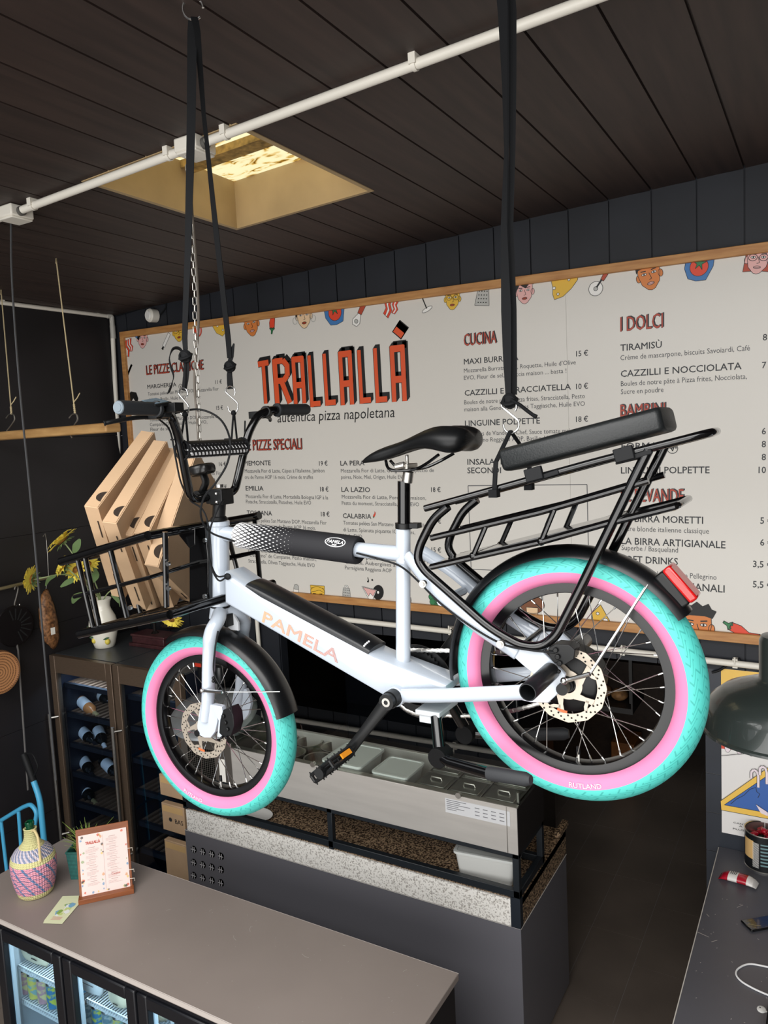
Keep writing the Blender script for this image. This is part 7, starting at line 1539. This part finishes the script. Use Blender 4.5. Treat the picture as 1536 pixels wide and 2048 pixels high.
obj('border_pattern', mb, [mat('print_col_' + n_, c, .6) for n_, c in zip(('red', 'blue', 'gold', 'black', 'peach', 'green'), cols)], mn, smooth=0)
mb = MB()
for v in (.14, -.22, -.37): mb.tube([mo + dx_ * (mw * .50) + upv * (v * mh), mo + dx_ * (mw * .60) + upv * (v * mh) + nv * .004, mo + dx_ * (mw * .60) + upv * ((v - .06) * mh) - nv * .01], .0016, 6)
obj('band', mb, mat('elastic_cream', '#e4d8c8', .6), MS)
# planter with grass behind the stand
pc0 = G(155, 1752, WZ) + Vector((.02, .04, 0)); PL = thing('planter', 'teal woven square planter behind the menu stand', 'planter', pc0)
mb = MB(); Rz = Matrix.Rotation(radians(28), 3, 'Z'); w = .13
rg = lambda s_, z: [pc0 + Rz @ Vector((x * s_, y * s_, z)) for x, y in ((-.5 * w, -.5 * w), (.5 * w, -.5 * w), (.5 * w, .5 * w), (-.5 * w, .5 * w))]
mb.loft([rg(.86, 0), rg(1.0, .135), rg(1.04, .138), rg(1.04, .145), rg(.94, .145), rg(.90, .10)])
m = mat('teal_woven', '#1f5a55', .6); X = NX(m.node_tree); x, y, z = X.obj_xyz(); ck_ = X.m('ABSOLUTE', X.m('MULTIPLY', X.m('SINE', X.m('MULTIPLY', z, 420)), X.m('SINE', X.m('MULTIPLY', X.m('ADD', x, X.m('MULTIPLY', y, .6)), 420))))
m.node_tree.links.new(X.mix(ck_, lin('#123a38'), lin('#2f7a72')), m.node_tree.nodes['Principled BSDF'].inputs['Base Color']); obj('pot', mb, m, PL, smooth=0)
mb = MB(); mb.loft([rg(.90, .10), rg(.90, .105)]); obj('soil', mb, mat('soil_dark', '#1d1510', .9), PL, smooth=0)
mb = MB(); rnd = random.Random(2)
for k in range(90):
    a = rnd.uniform(0, 2 * pi); r_ = rnd.uniform(0, .05); L_ = rnd.uniform(.09, .17); b_ = pc0 + Vector((.012, .01, 0)) + Vector((r_ * cos(a), r_ * sin(a), .10)); o_ = Vector((cos(a), sin(a), 0)) * rnd.uniform(.2, .75) * L_
    mb.ribbon([b_, b_ + o_ * .35 + Vector((0, 0, L_ * .55)), b_ + o_ + Vector((0, 0, L_ * .8))], [.0035, .003, .0006], .0005, (-sin(a), cos(a), 0))
obj('grass', mb, mat('grass_green', '#93ae55', .6, var=.35, scale=30), PL, smooth=0, kind='stuff')
# flyers
rnd = random.Random(8)
for k, lb in enumerate(('undermost green flyer of the fan on the worktop', 'middle green flyer of the fan on the worktop', 'topmost flyer with a colourful picture on the worktop')):
    fc = G(119, 1824, WZ) + Vector((-.010 + .012 * k, .018 - .008 * k + .01, .0008 + .0012 * k)); yw = radians(28 - 2.5 * k); Rz = Matrix.Rotation(yw, 3, 'Z'); t = thing('flyer', lb, 'flyer', fc, 'flyers on the worktop')
    mb = MB(); mb.box(fc, (.092, .185, .0008), Rz); obj('sheet', mb, mat('flyer_paper', '#e3e8c0', .5), t, smooth=0)
    if k == 2:
        mb = MB()
        for j in range(16): mb.cur = j % 4; cx, cy = rnd.uniform(-.022, .022), rnd.uniform(-.035, .045); r_ = rnd.uniform(.008, .02); mb.add([fc + Rz @ Vector((cx + r_ * cos(a) * rnd.uniform(.6, 1), cy + r_ * sin(a) * rnd.uniform(.6, 1.2), .0006 + .00003 * j)) for a in (2 * pi * q / 9 for q in range(9))], [tuple(range(9))])
        for j in range(3): mb.cur = 4; mb.add([fc + Rz @ Vector((x, y, .0012)) for x, y in ((-.025, -.05 - .009 * j), (.022, -.05 - .009 * j), (.022, -.047 - .009 * j), (-.025, -.047 - .009 * j))], [(0, 1, 2, 3)])
        obj('picture', mb, [mat('flyer_green', '#8fb055', .5), mat('flyer_blue', '#7fb0cf', .5), mat('flyer_lime', '#c9d98a', .5), mat('flyer_white', '#eef2ef', .5), mat('flyer_rose', '#d98a92', .5)], t, smooth=0)
# blue hand truck
YT_ = 2.60; BLU = mat('sky_blue_enamel', '#4aa6cf', .35); ht = thing('hand_truck', 'sky blue hand truck with black grip standing behind the demijohn', 'hand truck', (B(85, 1690, YT_).x, YT_, 0))
def P_(x, y): return B(x, y, YT_)
l0 = P_(92, 1740); mb = MB(); mb.tube(fillet([P_(65, 1556), P_(80, 1598), P_(88, 1680), Vector((l0.x + .02, YT_, .14))], .08, 5), .0165, 14); obj('side_tube', mb, BLU, ht)
mb = MB(); mb.tube([P_(47, 1508), P_(51, 1518), P_(67, 1562)], [.017, .020, .020], 14); g_ = obj('grip', mb, RUB, ht)
mb = MB(); mb.tube(fillet([P_(50, 1506), P_(66, 1508), P_(77, 1534), P_(66, 1556)], .02, 4), .004, 8); obj('hand_guard', mb, RUB, g_)
mb = MB(); mb.tube(fillet([P_(-14, 1649), P_(0, 1642), P_(46, 1614), P_(62, 1608), P_(74, 1624), P_(68, 1660), P_(76, 1700)], .05, 5), .0125, 12); obj('cross_tube', mb, BLU, ht)
for a_, b_ in (((37, 1622), (46, 1745)), ((2, 1642), (18, 1780))): mb = MB(); q0 = P_(*a_); q1 = P_(*b_); mb.tube([q0, q1 + (q1 - q0) * .5], .0105, 10); obj('bar', mb, BLU, ht)
mb = MB(); mb.tube(fillet([P_(-14, 1780), P_(0, 1772), P_(25, 1752), P_(60, 1748)], .05, 4), .010, 10); obj('cross_tube', mb, BLU, ht)
mb = MB(); wl = Vector((l0.x - .12, YT_ + .06, .13)); arc(mb, wl, [(.06, -.03), (.12, -.035), (.13, 0), (.12, .035), (.06, .03)], 0, 2 * pi, 28, True); mb.mm((l0.x - .30, YT_ - .06, 0.0), (l0.x + .04, YT_ + .20, .008)); obj('wheel', mb, RUB, ht)
# ================================================================== counter at the doorway
RX0 = -0.462
RC = thing('side_counter', 'dark grey counter top with a worn white edge against the tiled pier', 'counter', (0.1, 3, 0))
mb = MB(); mb.mm((RX0, 0.9, .87), (.75, 3.898, .90)); obj('worktop', mb, mat('graphite_worktop', '#55555c', .4, var=.1, scale=2.2), RC, smooth=0)
mb = MB(); mb.mm((RX0 + .04, .95, 0), (.72, 3.89, .869)); obj('body', mb, mat('side_counter_black', '#17181b', .5), RC, smooth=0)
mb = MB(); mb.mm((RX0 - .0015, .9, .872), (RX0 + .002, 3.89, .9008)); obj('edge_band', mb, mat('worn_edge_white', '#cfcac2', .7), RC, smooth=0)
mb = MB(); rnd = random.Random(6)
for k in range(44):
    x = rnd.uniform(-.44, -.12); y = rnd.uniform(2.6, 3.5); l_ = rnd.uniform(.015, .05) if k % 8 == 0 else rnd.uniform(.002, .006); a = rnd.uniform(0, pi); d = Vector((cos(a), sin(a), 0)) * l_; mb.ribbon([Vector((x, y, .9006)), Vector((x, y, .9006)) + d], .0022, .0002, (-d.y, d.x, 0))
obj('scratches', mb, mat('scratch_pale', '#b9b3ae', 0.7), RC, smooth=0, kind='stuff')
# tin of sweets
tc_ = G(1526, 1737, .90) + Vector((0, .035, 0)); TN = thing('tin_can', 'open black and cream printed tin holding red wrapped sweets', 'tin', tc_); RT = .082; HT = .175
m = mat('tin_print', '#171a1d', .35); X = NX(m.node_tree); x, y, z = X.obj_xyz(); th = X.m('ARCTAN2', y, x)
cr = X.m('MULTIPLY', X.m('MULTIPLY', X.m('GREATER_THAN', th, -2.75), X.m('LESS_THAN', th, -2.05)), X.m('MULTIPLY', X.m('GREATER_THAN', z, .055), X.m('LESS_THAN', z, .145)))
tx = X.m('MULTIPLY', X.m('MULTIPLY', X.m('GREATER_THAN', th, -2.1), X.m('LESS_THAN', th, -1.75)), X.m('MULTIPLY', X.m('LESS_THAN', X.m('FRACT', X.m('MULTIPLY', z, 190)), .5), X.m('MULTIPLY', X.m('GREATER_THAN', z, .02), X.m('LESS_THAN', z, .14))))
t2 = X.m('MULTIPLY', X.m('MULTIPLY', X.m('GREATER_THAN', th, -1.66), X.m('LESS_THAN', th, -1.1)), X.m('MULTIPLY', X.m('LESS_THAN', X.m('FRACT', X.m('MULTIPLY', z, 60)), .45), X.m('MULTIPLY', X.m('GREATER_THAN', z, .03), X.m('LESS_THAN', z, .14))))
c = X.mix(cr, lin('#16191c'), lin('#e0b87a')); c = X.mix(tx, c, lin('#d9d9d4')); c = X.mix(X.m('MULTIPLY', t2, .8), c, lin('#7fa3a8')); m.node_tree.links.new(c, m.node_tree.nodes['Principled BSDF'].inputs['Base Color'])
mb = MB(); mb.lathe([(0, .002), (RT, 0), (RT, HT)], 48); mb.lathe([(RT - .0015, HT), (RT - .003, .02), (0, .02)], 48); obj('body', mb, m, TN, loc=tc_)
mb = MB(); mb.lathe([(RT - .002, HT - .003), (RT + .002, HT - .003), (RT + .0025, HT), (RT + .001, HT + .002), (RT - .003, HT)], 48); mb.lathe([(RT - .0005, 0), (RT + .002, .001), (RT + .002, .005), (RT, .006)], 48); mb.lathe([(RT - .0035, .03), (RT - .0035, HT - .004)], 48); obj('rim', mb, mat('tin_metal', '#c9c7c0', .3, metal=.9), TN, loc=tc_)
REDW = mat('red_foil', '#b3142c', .25, coat=.4); rnd = random.Random(4)
def sweet(c_, lb, s_, ang_):
    t = thing('wrapped_sweet', lb, 'sweet', c_, 'wrapped sweets in the tin'); R_ = Euler(ang_).to_matrix(); mb = MB(); mb.ball(c_, (.020 * s_, .013 * s_, .011 * s_), 12, 8, R_); obj('wrapper', mb, REDW, t)
    for sx_ in (-1, 1):
        mb = MB(); q = [Vector((sx_ * .017 * s_, 0, 0)), Vector((sx_ * .024 * s_, .003, 0)), Vector((sx_ * .036 * s_, 0, .002))]; mb.ribbon([c_ + R_ @ p for p in q], [.006, .010, .026 * s_], .001, R_ @ Vector((0, 1, 0))); obj('twisted_end', mb, REDW, t)
for k in range(7):
    a = 2 * pi * k / 6; r_ = .042 if k < 6 else 0; lb = ('red wrapped sweet nearest the counter edge in the tin', 'red wrapped sweet against the front wall of the tin', 'red wrapped sweet against the side of the tin near the poster', 'red wrapped sweet at the back of the tin', 'red wrapped sweet near the rim of the tin', 'red wrapped sweet leaning on the tin wall', 'red wrapped sweet on top in the middle of the tin')[k]
    sweet(tc_ + Vector((r_ * cos(a + 3), r_ * sin(a + 3), .135 + .018 * rnd.random() + (.018 if k == 6 else 0))), lb, 1.15, (rnd.uniform(-.6, .6), rnd.uniform(-.7, .7), rnd.uniform(0, 3)))
# snack packet
s0, s1_ = G(1438, 1757, .9), G(1512, 1780, .9); d = (s1_ - s0).normalized(); Lp = (s1_ - s0).length; sd = Vector((-d.y, d.x, 0)); SK = thing('snack_packet', 'red and white foil snack packet lying on the dark counter', 'packet', (s0 + s1_) / 2)
mb = MB(); rings = []
for k in range(13):
    t_ = k / 12; w = .034 * (1 - .18 * (abs(2 * t_ - 1) ** 6)); h = .002 + .016 * (1 - abs(2 * t_ - 1) ** 4); c_ = s0 + d * (Lp * t_) + sd * .02 + Vector((0, 0, h * .9 + .001 + .006 * t_))
    rings.append([c_ + sd * (w * cos(a)) + Vector((0, 0, h * sin(a))) + d * (.003 * ((q % 2) - .5) if k in (0, 12) else 0) for q, a in enumerate(2 * pi * q / 18 for q in range(18))])
for k in range(12):
    mb.cur = 1 if k in (3, 4, 5, 9, 10, 11) else 0; mb.loft([rings[k], rings[k + 1]], k in (0, 11))
pk = obj('foil', mb, [REDW, mat('white_foil', '#ece9e4', .3)], SK, smooth=60)
mb = MB(); put_text(mb, 'SNACK', rings[4][5] + Vector((0, 0, .001)) - d * .006, -sd, d, .006); 
for j in range(4): q0 = s0 + d * (Lp * (.28 + .045 * j)) + sd * .02 + Vector((0, 0, .0358)); mb.add([q0 - sd * .014, q0 + sd * .014, q0 + sd * .014 + d * .003, q0 - sd * .014 + d * .003], [(0, 1, 2, 3)])
mb = MB()
for j in range(4): q0 = s0 + d * (Lp * (.30 + .045 * j)) + sd * .02 + Vector((0, 0, .0385)); mb.add([q0 - sd * .014, q0 + sd * .014, q0 + sd * .014 + d * .003, q0 - sd * .014 + d * .003], [(0, 1, 2, 3)])
obj('print', mb, INK, pk, smooth=0)
# black card case
p0, p1, p2 = G(1481, 1845, .9), G(1503, 1866, .9), G(1545, 1825, .9); d = (p1 - p0).normalized(); mb = MB(); e2 = (G(1560, 1838, .9) - p1); wn = e2 - d * e2.dot(d); wn.normalize(); c_ = p0 + d * .035 + wn * .075
R_ = Matrix(((d.x, wn.x, 0), (d.y, wn.y, 0), (0, 0, 1))); PH = thing('phone', 'black glossy phone lying on the dark counter', 'phone', c_)
mb.box(c_ + Vector((0, 0, .006)), (.072, .15, .010), R_); bdy = obj('body', mb, mat('phone_black', '#0c0d10', .12, coat=.5), PH, bevel=.004)
mb = MB()
for pts in (((-.02, -.06), (-.02, -.035)), ((-.005, -.06), (.005, -.04), (.0, -.065)), ((.0, -.07), (.02, -.02)), ((.01, -.072), (.024, -.045))): mb.tube([c_ + R_ @ Vector((a, b_, .0114)) for a, b_ in pts], .0007, 5)
obj('engraving', mb, mat('engraving_gold', '#8f815c', .4), bdy)
mb = MB(); mb.tube(curve([G(*q, .9) + Vector((0, 0, .004)) for q in ((1570, 1942), (1536, 1936), (1500, 1930), (1478, 1938), (1472, 1950), (1482, 1964), (1505, 1978), (1536, 1992), (1580, 2008))], 7), .0034, 8); hang('white_cable', 'white cable looped on the dark counter', 'cable', mb, mat('cable_white', '#f0f0f0', .4))
tg = G(1523, 2019, .9); TG = thing('key_tag', 'small white oval tag on the dark counter below the cable', 'tag', tg); mb = MB(); mb.lathe([(0, .0025), (.013, .0025), (.015, .001), (.015, 0), (0, 0)], 24, Matrix.Translation(tg) @ Matrix.Diagonal((1, 1.2, 1, 1))); mb.box(tg + Vector((.015, -.006, .0014)), (.012, .005, .002), Matrix.Rotation(.6, 3, 'Z')); tb = obj('plate', mb, mat('tag_white', '#e9e9e6', .4), TG)
mb = MB(); mb.lathe([(0, .003), (.0028, .003)], 12, Matrix.Translation(tg + Vector((-.005, .005, 0)))); obj('hole', mb, INK, tb, smooth=0)
mb = MB(); q = G(1534, 2052, .9); mb.mm((q.x, q.y - .1, .90), (q.x + .12, q.y + .06, .955)); hang('card_reader', 'black box at the end of the dark counter', 'card reader', mb, mat('reader_black', '#08080a', .4), bevel=.006)
# poster on the pier
YP = 3.896; q0, q1 = B(1442, 1337, YP), B(1442, 1664, YP); PX0, PZ1, PZ0 = q0.x, q0.z, q1.z; PW = .40
PO = thing('poster', 'poster of a swimming pool on the dark tiles behind the lamp', 'poster', (PX0 + PW / 2, YP, PZ0))
mb = MB(); mb.mm((PX0, YP - .001, PZ0), (PX0 + PW, YP + .003, PZ1)); sh_ = obj('sheet', mb, mat('poster_white', '#ece9e6', .45), PO, smooth=0)
def pz(px, py): p = B(px, py, YP); return (p.x, p.z)
mb = MB(); PC = ['#efc35c', '#e2503a', '#3e69b3', '#f6c95a', '#222222', '#f3e4ea', '#e8b8cf']; pm_ = [mat('poster_ink_' + n_, c, .45) for n_, c in zip(('sand', 'red', 'blue', 'yellow', 'black', 'white', 'rose'), PC)]; lay_ = [0]
def pp(ci, pts): lay_[0] += 1; mb.cur = ci; mb.add([Vector((x, YP - .0012 - .00008 * lay_[0], z)) for x, z in pts], [tuple(range(len(pts)))])
def pl_(pts, w=.0022, ci=4):
    for i in range(len(pts) - 1): pp(ci, [tuple(v) for v in seg_poly(pts[i], pts[i + 1], w)])
xr = PX0 + PW; zy = pz(1442, 1474)[1]
pp(0, [(PX0, zy), (xr, zy), (xr, PZ1), (PX0, PZ1)])
for k in range(4): pp(1, [(PX0 + .0, pz(1443, 1497)[1]), (xr, pz(1443, 1490)[1]), (xr, pz(1443, 1478)[1]), (PX0, pz(1443, 1480)[1])]) if k == 0 else None
for k in range(6):
    cx = PX0 + .028 + .052 * k; zc_ = pz(1443, 1494)[1]; E_ = [(cx + .013 * cos(a), zc_ + .022 * sin(a)) for a in (2 * pi * q / 16 for q in range(16))]; pp(5, E_); pl_(E_ + E_[:1], .0016)
pl_([pz(1443, 1510), pz(1536, 1502), (xr, pz(1536, 1502)[1] + .006)])
A_, Bq, Cq = pz(1442, 1600), pz(1536, 1534), pz(1442, 1617); bz_ = pz(1442, 1618)[1]
ex = (xr, Bq[1] + (xr - Bq[0]) * .55)
pp(3, [A_, Bq, ex, (xr, bz_), (PX0, bz_)]); pl_([A_, Bq, ex]); pl_([(PX0, bz_), (xr, bz_)])
b0_, b1_ = pz(1449, 1608), pz(1536, 1549); pp(2, [b0_, b1_, (xr, b1_[1] + (xr - b1_[0]) * .55), (xr, b0_[1])]); pl_([b0_, b1_, (xr, b1_[1] + (xr - b1_[0]) * .55)]); pl_([b0_, (xr, b0_[1])])
pl_([pz(1462, 1606), pz(1474, 1596), pz(1488, 1589), pz(1500, 1577), pz(1512, 1573), pz(1514, 1582), pz(1520, 1586), pz(1516, 1594)], .0025)
for px in (1503, 1520): pts = [pz(px, 1555 - (px - 1503) * .4), pz(px, 1542 - (px - 1503) * .4), pz(px + 5, 1538 - (px - 1503) * .4), pz(px + 11, 1541 - (px - 1503) * .4), pz(px + 14, 1550 - (px - 1503) * .4), pz(px + 14, 1573 - (px - 1503) * .4)]; pl_(pts, .014, 4); pl_(pts, .010, 5)
pp(5, [pz(1512, 1606), pz(1522, 1613), pz(1536, 1622), pz(1536, 1630), pz(1522, 1624)]); pl_([pz(1512, 1606), pz(1522, 1613), pz(1536, 1622)])
obj('picture', mb, pm_, sh_, smooth=0)
mb = MB(); tw = pz(1466, 1385); cp = pz(1466, 1360)[1] - tw[1]
for k in range(4): put_text(mb, 'TRAL', (tw[0] + .003 - .0006 * k, YP - .004 - .0002 * k, tw[1] - .003 + .0006 * k), (1, 0, 0), (0, 0, 1), cp, width=.20, bold=.05)
mb.cur = 1; put_text(mb, 'TRAL', (tw[0], YP - .0052, tw[1]), (1, 0, 0), (0, 0, 1), cp, width=.198, bold=.035); obj('title_lettering', mb, [INKK, pm_[6]], sh_, smooth=0)
mb = MB()
for s_, (px, py), w_ in (('CANTAR', (1467, 1646), .082), ('A LA', (1478, 1653), .05), ('PLUS', (1466, 1658), .05)): p = pz(px, py); put_text(mb, s_, (p[0], YP - .003, p[1]), (1, 0, 0), (0, 0, 1), .0085, width=w_)
obj('caption_lettering', mb, INKK, sh_, smooth=0)
# pendant lamp
LY = 2.0; rim_ = B(1564, 1463, LY); LC_ = Vector((rim_.x, LY, 2.246)); LP = thing('pendant_lamp', 'dark green enamel barn pendant lamp in front of the poster', 'lamp', LC_)
m_l = mat('dark_green_enamel', '#2b3230', .3, coat=.5); prof = [(.176, 0), (.181, .0), (.181, .006), (.176, .010), (.168, .055), (.158, .076), (.130, .100), (.092, .116), (.066, .124), (.054, .128), (.050, .134), (.050, .225), (.045, .236), (.020, .24), (0, .24)]
mb = MB(); mb.lathe(prof, 64, Matrix.Translation(LC_)); mb.cur = 1; mb.lathe([(.179, .001), (.173, .008), (.164, .050), (.153, .071), (.125, .094), (.05, .118), (0, .12)], 64, Matrix.Translation(LC_)); obj('lamp_shade', mb, [m_l, mat('lamp_inside_white', '#d8d8d0', .4)], LP, smooth=40)
mb = MB(); mb.ball(LC_ + Vector((0, 0, .06)), .03, 16, 10); obj('bulb', mb, mat('bulb_frosted', '#efe9da', .3), LP)
mb = MB(); mb.tube([LC_ + Vector((0, 0, .238)), Vector((LC_.x, LC_.y, CZ(LC_.x) + .01))], .004, 8); obj('cord', mb, RUB, LP)
mb = MB(); p = B(1318, 1345, 3.885); mb.tube(curve([B(1424, 1345, 3.885), B(1440, 1340, 3.885), B(1458, 1328, 3.885), B(1480, 1318, 3.88)], 5), .006, 7); hang('black_lead', 'black lead running from the white pipe over the dark tiles', 'cable', mb, RUB)
